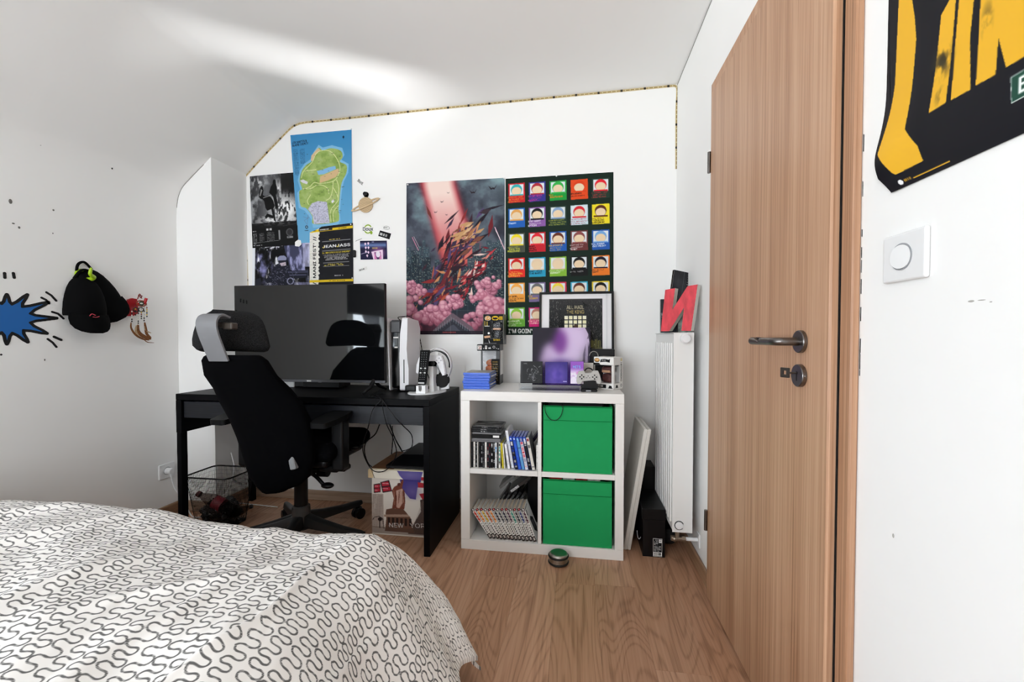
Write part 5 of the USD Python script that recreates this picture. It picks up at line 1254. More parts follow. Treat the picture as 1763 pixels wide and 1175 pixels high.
# ------------------------------------------------------------------ white cube cabinet
CXL, CF, CW, CBK, CH = -0.543, 1.946, 0.765, 2.336, 0.765
CXR = CXL + CW
cab = thing("cube_cabinet", "white cabinet of four open cubes beside the desk", "cabinet", (CXL + CW / 2, (CF + CBK) / 2, 0))
E_ = 0.0385; I_ = 0.0165
part(cab, "top_panel", bx(CXL, CF, CH - 0.0445, CXR, CBK, CH, 0.001), WHITE)
part(cab, "bottom_panel", bx(CXL, CF, 0, CXR, CBK, 0.0475, 0.001), WHITE)
part(cab, "side_panel", bx(CXL, CF, 0.0480, CXL + E_ + 0.006, CBK, CH - 0.045, 0.001), WHITE)
part(cab, "side_panel", bx(CXR - E_, CF, 0.0480, CXR, CBK, CH - 0.045, 0.001), WHITE)
DIV = -0.1625
part(cab, "divider", bx(DIV - 0.0085, CF + 0.002, 0.0480, DIV + 0.0085, CBK, CH - 0.045, 0.001), WHITE)
SHZ = 0.3800
part(cab, "shelf", bx(CXL + E_ + 0.0065, CF + 0.002, SHZ - 0.012, DIV - 0.009, CBK, SHZ + 0.012, 0.001), WHITE)
part(cab, "shelf", bx(DIV + 0.009, CF + 0.002, SHZ - 0.012, CXR - E_ - 0.0005, CBK, SHZ + 0.012, 0.001), WHITE)
part(cab, "back_lip", bx(CXL + E_ + 0.0065, CBK - 0.004, 0.0480, DIV - 0.009, CBK - 0.0005, SHZ - 0.0125, 0), WHITE)
part(cab, "back_lip", bx(CXL + E_ + 0.0065, CBK - 0.004, SHZ + 0.0125, DIV - 0.009, CBK - 0.0005, CH - 0.045, 0), WHITE)

# green fabric boxes
for z0, z1, lb in ((SHZ + 0.0125, 0.704, "green fabric storage box in the upper right cube, a cable loop over its front"), (0.048, 0.357, "green fabric storage box in the lower right cube, papers showing on top")):
    t = thing("storage_box", lb, "storage box", (0.012, 2.13, z0), group="green fabric boxes in the cabinet")
    x0, x1, yf, yb = -0.147, 0.171, CF + 0.010, 2.31
    part(t, "front", bx(x0, yf, z0, x1, yf + 0.004, z1, 0.0015), GREEN)
    part(t, "side", bx(x0, yf + 0.0042, z0, x0 + 0.004, yb, z1, 0.0015), GREEN)
    part(t, "side", bx(x1 - 0.004, yf + 0.0042, z0, x1, yb, z1, 0.0015), GREEN)
    part(t, "back", bx(x0 + 0.0042, yb - 0.004, z0, x1 - 0.0042, yb, z1, 0.0015), GREEN)
    part(t, "bottom", bx(x0 + 0.0042, yf + 0.0042, z0, x1 - 0.0042, yb - 0.0042, z0 + 0.004, 0), GREEN)
    part(t, "front_flap", bx(x0 + 0.002, yf - 0.0022, z1 - 0.068, x1 - 0.002, yf - 0.0002, z1 - 0.0005, 0.0008), GREEN)
    part(t, "rim_seam", cat_([bx(x0, yf - 0.003, z1 - 0.006, x1, yf - 0.0022, z1, 0.0004), bx(x0 + 0.002, yf - 0.0026, z1 - 0.0695, x1 - 0.002, yf - 0.0021, z1 - 0.0675, 0)]), GREEN2)
# papers in the lower box and dark things in the upper one
for i, (a, b, c, hz) in enumerate(((-0.12, -0.06, "#c03a34", 0.362), (-0.055, 0.0, "#e4dfd6", 0.360), (0.005, 0.06, "#a8242c", 0.3585), (0.062, 0.12, "#d8d2c8", 0.361))):
    solo("comic_book", bx(a, 2.0, 0.055, b, 2.012, hz, 0.0008), mat(f"comic_{i}", c, 0.5, noise=0.4, nscale=60), f"{['red', 'cream', 'dark red', 'pale'][i]} paper edge showing above the lower green box, number {i + 1} from the left".replace(", number 1 from the left", " at its left end").replace(", number 2 from the left", " next to the red one").replace(", number 3 from the left", " in its middle").replace(", number 4 from the left", " at its right end"), "comic book", "papers in the lower green box")
solo("black_pouch", rbox(-0.13, 2.0, 0.56, 0.14, 2.2, 0.7135, 0.02), RUBBER, "black pouch filling the upper green box", "pouch", smooth=35)
solo("cable_loop", tube([tuple(at(u, v, y=CF - 0.001)) for u, v in ((937, 699), (940, 712), (947, 722), (957, 724), (965, 717), (969, 705), (968, 699))] + [(0.0 - 0.055, CF + 0.02, 0.7185)], 0.0016, 6), BLACKP, "thin black cable loop hanging over the upper green box", "cable", smooth=True)

# ------------------------------------------------------------------ CD and game cases in the upper left cube
SZ = SHZ + 0.012
def case(name, label, cat, x, y, z, w, d_, h, color, lean=0.0, group=None, spine=None, rough=0.3, cover=None, page=None):
    """upright case: spine w wide facing the room, d_ deep, h tall, leaning left by lean degrees (top to the left)"""
    t = thing(name, label, cat, (x, y, z), group=group or ("game cases in the upper left cube" if name == "game_case" else "CDs standing in the upper left cube"))
    def tf(m): return mov(rot(m, -lean, (0, 1, 0)), x, y, z)
    part(t, "case_shell", tf(bx(0, 0, 0, w, d_, h, 0.0012)), color)
    if spine: 
        c = Sheet(10, 10 * h / w, 8, spine[0]); spine[1](c, 10, 10 * h / w)
        q = [np.array(p) for p in ((0.0006, -0.0002, 0.001), (w - 0.0006, -0.0002, 0.001), (w - 0.0006, -0.0002, h - 0.001), (0.0006, -0.0002, h - 0.001))]
        sh = sheet(c, *q, N_, 0.0003)
        M = trimesh.transformations.rotation_matrix(math.radians(-lean), (0, 1, 0))
        part(t, "spine_print", (sh[0] @ M[:3, :3].T + np.array([x, y, z]), sh[1], sh[2]), PRINTG)
    return t
def stripes(cols, seed):
    def f(c, w, h):
        r = np.random.default_rng(seed); y = h * 0.04
        while y < h * 0.95:
            hh = r.uniform(0.02, 0.12) * h
            if r.random() < 0.6: c.rect(w * 0.2, y, w * 0.8, y + hh, cols[r.integers(len(cols))], r.uniform(0.5, 1))
            y += hh + 0.02 * h
    return f
CDS = [("#141416", ["#303034"]), ("#e4e2dc", ["#b8b6b2"]), ("#151517", ["#8a8a8a"]), ("#e9e7e2", ["#c8c6c0"]), ("#121214", ["#3a3a3e"]), ("#101012", ["#d8d8d8"]), ("#17171a", ["#6a6a6e"]), ("#f0eee8", ["#d0cec8"]),
       ("#1a1a1d", ["#d8d0c8", "#8c2430"]), ("#14141a", ["#7a1c28", "#303a50"]), ("#101013", ["#e8e8e8"]), ("#131316", ["#d8d8d8"]), ("#d8dadc", ["#4a86c8", "#b0b4b8"]), ("#2a2c30", ["#8a8e92"]), ("#e6e4de", ["#17181a", "#4a9a8a"]), ("#e2d23c", ["#b8a420"]), ("#e9e7e2", ["#c8c6c2"])]
DESCR = ["black", "white", "black grey-lettered", "white", "black", "black white-lettered", "charcoal", "white", "dark red-marked", "dark crimson-marked", "black white-lettered", "black pale-lettered", "pale blue-footed", "grey", "white dark-marked", "yellow", "white"]
x = CXL + E_ + 0.0075
ordn = ["first", "second", "third", "fourth", "fifth", "sixth", "seventh", "eighth", "ninth", "tenth", "eleventh", "twelfth", "thirteenth", "fourteenth", "fifteenth", "sixteenth", "seventeenth"]
for i, (c, cs) in enumerate(CDS):
    w = 0.0098 if i not in (3, 13) else 0.0055
    if i >= 15: break
    case("cd_case", f"{DESCR[i]} CD case standing in the upper left cube, {ordn[i]} from the left", "CD", x, CF + 0.02 + 0.004 * (i % 3), SZ + 0.0003, w - 0.0006, 0.142, 0.124, mat("cd_shell_" + ("light" if lin(c).mean() > 0.4 else "dark"), "#d4d2cc" if lin(c).mean() > 0.4 else "#18181a", 0.2), spine=(c, stripes(cs, i)), group="CDs standing in the upper left cube")
    x += w + 0.0004
xe = x
case("cd_case", "yellow CD case leaning at the right end of the standing CDs", "CD", xe + 0.009, CF + 0.022, SZ + 0.0005, 0.0075, 0.14, 0.122, mat("cd_shell_yellow", "#d8c83a", 0.25), lean=4, spine=("#e6d640", stripes(["#c4b020"], 3)))
case("cd_case", "thin cream CD case leaning between the yellow one and the white cases", "CD", xe + 0.018, CF + 0.022, SZ + 0.0006, 0.0055, 0.14, 0.122, mat("cd_shell_light", "#d4d2cc", 0.2), lean=4, spine=("#efece0", stripes(["#d8d0b0"], 9)))
case("game_case", "white game case leaning beside the yellow CD, front one of two", "game case", xe + 0.036, CF + 0.018, SZ + 0.0012, 0.0115, 0.16, 0.120, mat("case_white", "#e6e6e8", 0.3), lean=8, spine=("#f0f0f2", stripes(["#d4d4d8"], 5)))
case("game_case", "tall white game case leaning on the first blue case", "game case", xe + 0.052, CF + 0.030, SZ + 0.0015, 0.013, 0.15, 0.183, mat("case_white", "#e6e6e8", 0.3), lean=9.5, spine=("#e9ebf0", stripes(["#c0c8d8", "#d8d8dc"], 6)))
BLUEC = mat("case_blue", "#1c3fae", 0.22, transmission_weight=0.0)
for i, (sp, cs, lb) in enumerate((("#12131a", ["#d8d8e0", "#1c3fae"], "black-spined blue game case, leftmost of the blue cases in the upper left cube"), ("#2a56c8", ["#3a66d8"], "plain blue game case, second of the leaning blue cases"), ("#5f9ad0", ["#d4447a", "#8fc0e8", "#24407c"], "sky blue game case, third of the leaning blue cases"),
                                  ("#e8e8ee", ["#c8384c", "#9a9ab0"], "white-spined blue game case, fourth of the leaning blue cases"), ("#17181c", ["#e8e8ea"], "black-spined blue game case, fifth of the leaning blue cases"), ("#d8d4cc", ["#17161a", "#8c2a30", "#3a3a40"], "pale-spined game case with dark and red print at the right end of the leaning cases"))):
    case("game_case", lb, "game case", xe + 0.073 + 0.0163 * i, CF + 0.012, SZ + 0.0018, 0.0142, 0.135, 0.158, BLUEC if i < 5 else mat("case_smoke", "#55565a", 0.25), lean=11.2, spine=(sp, lambda c, w, h, cs=cs, i=i: (c.rect(0, 0, w, h * 0.14, "#1f49b8") if i < 5 else None, c.rect(w * .3, h * .04, w * .7, h * .09, "#e8e8f0"), stripes(cs, 40 + i)(c, w, h))))
t = thing("game_case", "dark blue game case tilted against the divider, right of the leaning cases", "game case", (-0.20, CF + 0.06, SZ + 0.07))
part(t, "case_shell", mov(rot(bx(0, 0, 0, 0.0142, 0.135, 0.171, 0.0012), 35, (0, 1, 0)), -0.284, CF + 0.170, SZ + 0.0088), mat("case_navy", "#14143a", 0.25))
case("cd_case", "white case standing alone against the divider of the upper left cube", "CD", -0.181, CF + 0.03, SZ + 0.0003, 0.008, 0.14, 0.118, mat("cd_shell_light", "#d4d2cc", 0.2), spine=("#eceae4", stripes(["#d0ccc4"], 77)))
# lying stack of CDs on top of the row
z = SZ + 0.1245
LY = [(0.0085, "#6e6e70", 0.000, "clear grey CD case lying lowest on the row of standing CDs"), (0.0095, "#88888a", 0.003, "grey CD case lying second from the bottom of the flat stack"), (0.0200, "#101012", 0.002, "thick black CD box with a white label in the flat stack"), (0.0085, "#77777a", 0.006, "clear CD case lying on the thick black box"),
      (0.0098, "#1a1a1c", 0.0, "black CD case third from the top of the flat stack"), (0.0098, "#17171a", 0.001, "black CD case second from the top of the flat stack"), (0.0098, "#141417", 0.004, "dark CD case with a smoky cover on top of the flat stack")]
for i, (h, c, dx, lb) in enumerate(LY):
    t = thing("cd_case", lb, "CD", (CXL + E_ + 0.08, CF + 0.08, z), group="CDs lying in the flat stack")
    x0 = CXL + E_ + 0.0085 + dx; w = 0.142 if i != 6 else 0.146; yy = CF + 0.022 - 0.004 * (i % 2)
    part(t, "case_shell", bx(x0, yy, z + 0.0002, x0 + w, yy + 0.125, z + h, 0.0012), mat(f"cd_flat_{'light' if i in (0, 1, 3) else 'dark'}", "#77777a" if i in (0, 1, 3) else "#161618", 0.2))
    if i == 2: part(t, "paper_label", bx(x0 + 0.105, yy - 0.0006, z + 0.005, x0 + 0.135, yy + 0.0002, z + 0.0155, 0), PAPER)
    if i >= 4:
        cvs = Sheet(60, 4.0, 60, "#101012"); cvs.rect(0, 0.1, 60, 0.5, "#b8b8ba", 0.7); cvs.scrib(20, 1.4, 18, 1.4, "#d8d8d8", 1, i); cvs.scrib(50, 1.5, 5, 1.2, "#a0a0a0", 1, i + 9)
        part(t, "spine_print", sheet(cvs, (x0 + 0.002, yy - 0.0002, z + 0.001), (x0 + w - 0.002, yy - 0.0002, z + 0.001), (x0 + w - 0.002, yy - 0.0002, z + h - 0.001), (x0 + 0.002, yy - 0.0002, z + h - 0.001), N_, 0.0003), PRINTG)
    if i == 6:
        cvs = Sheet(60, 52, 60, "#1c1c1e"); cvs.blend(np.clip((cvs.noise(16, 8, 3, 5) - 0.48) * 5, 0, 1) * 0.8, "#9a9a98")
        part(t, "cover", sheet(cvs, (x0 + 0.003, yy + 0.003, z + h), (x0 + w - 0.003, yy + 0.003, z + h), (x0 + w - 0.003, yy + 0.122, z + h), (x0 + 0.003, yy + 0.122, z + h), (0, 0, 1), 0.0003), PRINTG)
    z += h + 0.0003

# ------------------------------------------------------------------ leaning comic volumes in the lower left cube
bz = 0.0480
BTXT = [("#c43a2a", "#a8281c"), ("#e8862c", "#d86a1c"), ("#d8b02c", "#b88a1c"), ("#c8482c", "#8a6a24"), ("#ea8a34", "#d86f20"), ("#3a3a44", "#17181c"), ("#454650", "#1c1d24"), ("#2c2c40", "#14141c"), ("#5a3a50", "#2a1c2c"), ("#3a9a88", "#2a6a60"), ("#33343c", "#1a1b20"), ("#34407a", "#1c2444"), ("#5a3040", "#24141c")]
BN = ["red", "orange", "yellow", "red and ochre", "light orange", "grey black", "charcoal", "dark navy", "plum", "teal", "black grey", "indigo", "dark wine"]
LEAN = 31.0
nv = 13; tk = 0.0150; bh, bd = 0.166, 0.122
xb0 = -0.4040
PAGE = mat("book_pages", "#b7a892", 0.85, noise=0.12, nscale=500, stretch=(1, 0.05, 1))
COVW = mat("book_cover_white", "#e6e4e0", 0.5)
for i in range(nv):
    xx = xb0 + i * 0.0178
    yv = CF + 0.018 + 0.002 * ((i * 7) % 3)
    t = thing("comic_volume", f"white comic paperback with {BN[i]} lettering, {['first', 'second', 'third', 'fourth', 'fifth', 'sixth', 'seventh', 'eighth', 'ninth', 'tenth', 'eleventh', 'twelfth', 'last'][i]} from the left of the leaning row", "book", (xx, yv, bz), group="leaning comic volumes in the lower left cube")
    LE = 34.0 - 1.05 * i
    M = trimesh.transformations.translation_matrix((xx, yv, bz + 0.001)) @ trimesh.transformations.rotation_matrix(math.radians(-LE), (0, 1, 0))
    def tf(m): m = m.copy(); m.apply_transform(M); return m
    part(t, "pages", tf(bx(0.001, 0.001, 0.0015, tk - 0.0022, bd - 0.003, bh - 0.002, 0)), PAGE)
    part(t, "cover", tf(cat_([bx(0, 0, 0, 0.0008, bd, bh, 0), bx(tk - 0.0018, 0, 0, tk - 0.001, bd, bh, 0), bx(0, -0.0006, 0, tk - 0.001, 0.0006, bh, 0)])), COVW)
    c = Sheet(16, 178, 16, "#eceae6"); a_, b_ = BTXT[i]
    c.rect(0, 0, 16, 14, "#1a1518"); c.rect(4, 3, 12, 11, "#c02a30" if i % 3 else "#d8d0d0"); c.rect(6.5, 5, 9.5, 9, "#f0e8e0")
    rr_ = np.random.default_rng(50 + i)
    c.poly([(3, 17), (13, 16), (13, 78), (3, 80)], a_, 0.9)
    for q in range(7):
        yy = 20 + q * 8.3; c.line([(3, yy), (13, yy + 5)], 2.2, b_ if q % 2 else "#f2efe8"); c.line([(4, yy + 6), (12, yy + 2)], 1.6, "#141216" if rr_.random() < 0.6 else b_)
    c.ell(8, 90, 4, 4.6, "#17171a"); c.ell(8, 90, 2.1, 2.6, "#e8e6e0")
    for q in range(4): c.rect(5, 100 + q * 12, 11, 109 + q * 12, "#17171a"); c.rect(6.6, 101.5 + q * 12, 8.2, 107 + q * 12, "#d8d6d0", 0.8)
    c.rect(0, 150, 16, 178, "#25161a"); c.rect(4.5, 156, 11.5, 171, "#e2dcd4"); c.rect(6.5, 158, 8, 169, "#3a2a2c")
    q4 = [np.array(p) for p in ((0.0002, -0.0007, 0.0004), (tk - 0.0012, -0.0007, 0.0004), (tk - 0.0012, -0.0007, bh - 0.0004), (0.0002, -0.0007, bh - 0.0004))]
    sh = sheet(c, *q4, N_, 0.0003); v4 = np.c_[sh[0], np.ones(len(sh[0]))] @ M.T
    part(t, "spine_print", (v4[:, :3], sh[1], sh[2]), PRINT)
    if i == nv - 1:
        c = Sheet(122, 178, 60, "#e9e9e7"); c.poly([(30, 78), (50, 66), (96, 92), (104, 150), (80, 168), (40, 140)], "#1a1a1e"); c.poly([(40, 84), (90, 102), (94, 146), (56, 140)], "#4a4a50"); c.ell(20, 34, 9, 16, "#3a3f52"); c.ell(20, 34, 4, 9, "#dcdcdc"); c.scrib(10, 8, 100, 6, "#2a2a2c", 0.9, 3)
        q4 = [np.array(p) for p in ((tk - 0.001, 0.001, 0.001), (tk - 0.001, bd - 0.001, 0.001), (tk - 0.001, bd - 0.001, bh - 0.001), (tk - 0.001, 0.001, bh - 0.001))]
        sh = sheet(c, *q4, (1, 0, 0), 0.0003); v4 = np.c_[sh[0], np.ones(len(sh[0]))] @ M.T
        part(t, "cover_print", (v4[:, :3], sh[1], sh[2]), PRINT)
# dark cases behind them
DK = mat("case_dark_grey", "#2b2a2a", 0.3); GR = mat("case_mid_grey", "#6a6a68", 0.35)
for i in range(5):
    t = thing("game_case", f"dark game case standing behind the comic volumes, {['first', 'second', 'third', 'fourth', 'fifth'][i]} from the left", "game case", (-0.43 + 0.03 * i, 2.15, bz), group="dark cases behind the comic volumes")
    part(t, "case_shell", mov(rot(bx(0, 0, 0, 0.0145, 0.135, 0.19, 0.0012), 33, (0, 1, 0)), -0.462 + 0.0245 * i, 2.155, bz + 0.0085), DK)
    part(t, "spine_strip", mov(rot(bx(0.0035, -0.0006, 0.02, 0.011, 0.0, 0.17, 0), 33, (0, 1, 0)), -0.462 + 0.0245 * i, 2.155, bz + 0.0085), GR)
for lb, px_, m_, tilt, sz in (("grey case tilted on top of the dark cases behind the comic volumes", (-0.385, 2.10, 0.225), GR, -40, (0.014, 0.12, 0.10)), ("black printed case tilted at the right behind the comic volumes", (-0.330, 2.07, 0.215), DK, -38, (0.016, 0.135, 0.135))):
    t = thing("game_case", lb, "game case", px_)
    part(t, "case_shell", mov(rot(bx(0, 0, 0, *sz, 0.0012), tilt + 90 if False else 90 + tilt, (0, 1, 0)), px_[0], px_[1], px_[2] + 0.03), m_)
    if m_ is DK:
        c = Sheet(60, 6, 60, "#101012"); c.scrib(4, 1, 50, 4, "#e0e0e0", 0.8, 7)
        part(t, "spine_print", mov(rot(bx(0.002, -0.0006, 0.01, 0.014, 0, 0.06, 0), 90 + tilt, (0, 1, 0)), px_[0], px_[1], px_[2] + 0.03), mat("label_grey", "#b8b8b8", 0.5, noise=0.6, nscale=160))
solo("black_box", bx(-0.245, 2.18, bz, -0.178, 2.31, 0.30, 0.002), BLACKP, "black box at the back right of the lower left cube", "box")

# ------------------------------------------------------------------ on top of the cabinet
TZ = CH
# six blue game cases in a stack
z = TZ + 0.0004
for i in range(6):
    lb = ["blue game case at the bottom of the stack on the cabinet", "blue game case second from the bottom of the stack on the cabinet", "blue game case third from the bottom of the stack on the cabinet", "blue game case third from the top of the stack on the cabinet", "blue game case just under the topmost of the stack on the cabinet", "topmost blue game case of the stack on the cabinet"][i]
    dx, dy = [(0.002, 0), (0.0, 0.003), (-0.003, 0.001), (0.0, 0.002), (0.003, 0.004), (0.001, 0.001)][i]
    t = thing("game_case", lb, "game case", (-0.487, 2.11, z), group="blue game cases stacked on the cabinet")
    x0, y0 = -0.5535 + dx, 2.026 + dy
    BL = mat("case_bright_blue", "#2b63d4", 0.18, spec=0.6, coat_weight=0.3)
    part(t, "case_shell", cat_([bx(x0, y0, z + 0.0002, x0 + 0.135, y0 + 0.171, z + 0.0058, 0.0016), bx(x0, y0, z + 0.0066, x0 + 0.135, y0 + 0.171, z + 0.0132, 0.0016), bx(x0 + 0.002, y0 + 0.002, z + 0.004, x0 + 0.133, y0 + 0.169, z + 0.009, 0)]), BL)
    part(t, "spine_print", bx(x0 + 0.135, y0 + 0.025, z + 0.003, x0 + 0.1354, y0 + 0.165, z + 0.0112, 0), mat(f"spine_mix_{i % 3}", ["#1b1c34", "#c8ccd8", "#20304c"][i % 3], 0.3, noise=0.7, nscale=60))
    if i == 5:
        c = Sheet(135, 171, 40, "#8c8a88"); c.blend(c.noise(30, 30, 2, 4), "#b4b0aa")
        part(t, "cover", sheet(c, (x0 + 0.004, y0 + 0.004, z + 0.0132), (x0 + 0.131, y0 + 0.004, z + 0.0132), (x0 + 0.131, y0 + 0.167, z + 0.0132), (x0 + 0.004, y0 + 0.167, z + 0.0132), (0, 0, 1), 0.0003), PRINTG)
    z += 0.0136

# tall figure box with a clear window
def face(t, name, cv, x0, x1, z0, z1, y, th=0.0006, m=PRINT):
    return part(t, name, sheet(cv, (x0, y, z0), (x1, y, z0), (x1, y, z1), (x0, y, z1), N_, th, edge="#202020"), m)
t = thing("figure_box", "tall black figure box with a clear window behind the blue case stack", "figure box", (-0.465, 2.29, TZ))
x0, x1, yf, yb, z1 = -0.530, -0.404, 2.235, 2.345, TZ + 0.219
BXB = mat("box_black_card", "#121214", 0.4)
part(t, "lid", bx(x0, yf, z1 - 0.034, x1, yb, z1, 0.001), BXB)
part(t, "base", bx(x0, yf, TZ + 0.0005, x1, yb, TZ + 0.05, 0.001), BXB)
part(t, "back_card", bx(x0, yb - 0.004, TZ + 0.0505, x1, yb, z1 - 0.0345, 0), mat("back_card", "#cfd0d2", 0.5))
part(t, "corner_post", bx(x1 - 0.020, yf, TZ + 0.0505, x1, yf + 0.02, z1 - 0.0345, 0.0008), BXB)
part(t, "corner_post", bx(x1 - 0.003, yf + 0.0205, TZ + 0.0505, x1, yb - 0.0045, z1 - 0.0345, 0.0005), PAPER)
part(t, "corner_post", bx(x0 + 0.022, yf, TZ + 0.0505, x0 + 0.030, yf + 0.004, z1 - 0.0345, 0.0006), BXB)
part(t, "window", bx(x0, yf, TZ + 0.0505, x1 - 0.0205, yf + 0.0008, z1 - 0.0345, 0), CLEAR)
part(t, "figure_inside", cat_([rbox(-0.495, 2.28, TZ + 0.052, -0.435, 2.325, TZ + 0.10, 0.015), mov(trimesh.creation.icosphere(2, 1).apply_scale((0.030, 0.022, 0.020)), -0.463, 2.30, TZ + 0.115)]), mat("figure_orange", "#b0623a", 0.6, noise=0.4, nscale=60), smooth=40, label="small orange and black shape behind the window")
part(t, "figure_cap", rbox(-0.462, 2.272, TZ + 0.108, -0.43, 2.30, TZ + 0.135, 0.010), BLACKP, smooth=40)
c = Sheet(126, 34, 90, "#17191c"); c.rect(3, 5, 26, 29, "#e8e6e2"); c.scrib(6, 9, 17, 5, "#8a4a40", 0.9, 2, rows=3, gap=6)
c.rect(45, 6, 55, 26, "#eceae6"); c.ell(50, 13, 2.5, 3, "#17191c"); c.poly([(62, 24), (66, 14), (70, 19), (74, 12), (78, 24)], "#cfcfcf"); c.ell(94, 14, 7, 7, "#cfcfcf"); c.ell(94, 14, 4.5, 4.5, "#17191c"); c.ell(108, 21, 3, 3, "#9a9a9a"); c.rect(34, 18, 39, 26, "#a8a8a8"); c.ell(119, 24, 4, 3, "#b0b0b0")
face(t, "lid_print", c, x0 + 0.001, x1 - 0.001, z1 - 0.033, z1 - 0.001, yf - 0.0001)
c = Sheet(40, 100, 24, "#121214"); c.scrib(4, 10, 28, 5, "#c8a040", 0.7, 3, rows=10, gap=9); c.scrib(6, 20, 24, 4, "#d8d8d8", 0.6, 8, rows=6, gap=14)
face(t, "base_print", c, x1 - 0.045, x1 - 0.001, TZ + 0.004, TZ + 0.14, yf - 0.0002)

# boxed toy with yellow badges, on top of it
t = thing("figure_box", "black boxed toy with yellow badges standing on the tall figure box", "figure box", (-0.44, 2.29, z1))
bx0, bx1, byf, byb, bz0, bz1 = -0.500, -0.385, 2.252, 2.338, z1 + 0.0005, z1 + 0.166
part(t, "carton", cat_([bx(bx0, byb - 0.004, bz0, bx1, byb, bz1, 0.0008), bx(bx0, byf, bz0, bx1, byb - 0.0041, bz0 + 0.030, 0.0008), bx(bx0, byf, bz1 - 0.032, bx1, byb - 0.0041, bz1, 0.0008), bx(bx0, byf, bz0 + 0.0302, bx0 + 0.040, byb - 0.0041, bz1 - 0.0322, 0.0008), bx(bx1 - 0.006, byf, bz0 + 0.0302, bx1, byb - 0.0041, bz1 - 0.0322, 0.0008)]), BXB)
part(t, "window", bx(bx0 + 0.0402, byf, bz0 + 0.0302, bx1 - 0.0062, byf + 0.0006, bz1 - 0.0322, 0), CLEAR)
part(t, "toy_inside", cat_([rbox(-0.452, 2.27, bz0 + 0.075, -0.400, 2.315, bz0 + 0.125, 0.018), rbox(-0.442, 2.275, bz0 + 0.031, -0.410, 2.31, bz0 + 0.076, 0.010)]), mat("toy_grey", "#34363c", 0.5), smooth=40, label="plain dark toy shape behind the window")
part(t, "toy_band", rbox(-0.449, 2.2665, bz0 + 0.079, -0.403, 2.30, bz0 + 0.090, 0.005), mat("toy_skin", "#d2a583", 0.5), smooth=40)
c = Sheet(115, 166, 90, "#141518")
for p in ([(0, 0), (115, 0), (115, 2), (0, 2)], [(0, 164), (115, 164), (115, 166), (0, 166)], [(0, 0), (3, 0), (3, 166), (0, 166)], [(112, 0), (115, 0), (115, 166), (112, 166)]): c.poly(p, "#b9b4a4", 0.6)
c.ell(27, 22, 17, 13, "#e8e0d0"); c.ell(27, 21, 15, 10, "#c8852c"); c.text("POP!", 14, 26, 10, "#f4ecd8", w=26, bold=True)
c.ell(68, 22, 19, 12, "#e6bd22"); c.poly([(52, 22), (58, 17), (64, 20), (66, 16), (68, 18), (70, 16), (72, 20), (78, 17), (84, 22), (76, 27), (68, 29), (60, 27)], "#121214"); c.rect(90, 13, 108, 30, "#e6bd22"); c.text("01", 93, 27, 10, "#121214", w=12, bold=True)
c.rect(8, 38, 12, 68, "#cdb04a"); c.rect(20, 40, 24, 66, "#cdb04a"); c.rect(8, 64, 36, 67, "#e8e8e4"); c.poly([(40, 40), (44, 40), (46, 120), (40, 130)], "#e8e8e4")
c.poly([(6, 120), (38, 116), (40, 128), (8, 132)], "#d2a583"); c.ell(31, 104, 6, 6, "#f2f2f2")
c.text("BATMAN", 58, 146, 9, "#e6bd22", w=36, bold=True); c.poly([(30, 136), (36, 150), (40, 160), (34, 156)], "#f0f0f0", 0.9); c.scrib(8, 158, 96, 3, "#d8d8d8", 0.8, 4); c.scrib(98, 112, 12, 5, "#d8d8d8", 0.8, 5, rows=3, gap=8)
w0 = Sheet(115, 166, 90); 
tmp = c.a.copy()
# print only on the card, not over the window: four strips
def strip_face(t, cv, bx0, bx1, bz0, bz1, y, win):
    H = bz1 - bz0; W = bx1 - bx0
    for (a0, a1, b0, b1) in ((0, 1, 0, win[2]), (0, 1, win[3], 1), (0, win[0], win[2], win[3]), (win[1], 1, win[2], win[3])):
        if (a1 - a0) * W < 0.004 or b1 <= b0: continue
        s_ = Sheet(cv.W, cv.H, cv.nx); sub = cv.a[int((1 - b1) * cv.a.shape[0]):int((1 - b0) * cv.a.shape[0]), int(a0 * cv.a.shape[1]):int(a1 * cv.a.shape[1])]
        ny, nx = (sub.shape[0] // 2) * 2, (sub.shape[1] // 2) * 2
        s_.a = sub[:ny, :nx]; s_.ny, s_.nx = ny // 2, nx // 2
        face(t, "front_print", s_, bx0 + a0 * W, bx0 + a1 * W, bz0 + b0 * H, bz0 + b1 * H, y)
strip_face(t, c, bx0, bx1, bz0, bz1, byf - 0.0001, (0.35, 0.945, 0.185, 0.80))

# framed poster leaning on the back wall
fr = thing("picture_frame", "black framed poster reading ALL HAIL THE KING leaning on the wall", "picture frame", (0.0, 2.34, TZ))
fw, fh = 0.412, 0.517
FM = trimesh.transformations.translation_matrix((-0.2005, 2.318, TZ + 0.0005)) @ trimesh.transformations.rotation_matrix(math.radians(-6.5), (1, 0, 0))
def FT(m):
    if isinstance(m, tuple): return (np.c_[m[0], np.ones(len(m[0]))] @ FM.T)[:, :3], m[1], m[2]
    m = m.copy(); m.apply_transform(FM); return m
b_ = 0.012
FRB = mat("frame_black", "#060607", 0.5, spec=0.3)
for q in ((0, 0, b_, fh), (fw - b_, 0, fw, fh), (b_ + 0.0002, 0, fw - b_ - 0.0002, b_), (b_ + 0.0002, fh - b_, fw - b_ - 0.0002, fh)):
    part(fr, "frame_bar", FT(bx(q[0], 0, q[1], q[2], 0.022, q[3], 0.001)), FRB)
part(fr, "backing", FT(bx(b_, 0.012, b_, fw - b_, 0.018, fh - b_, 0)), DGREY)
c = Sheet(388, 493, 170, "#e4e4e6")
c.rect(3, 3, 385, 490, "#eceaec"); c.rect(44, 28, 338, 480, "#1f2022")
X, Y = c.X, c.Y; ins = ((X > 44) & (X < 338) & (Y > 28) & (Y < 480)).astype(float)
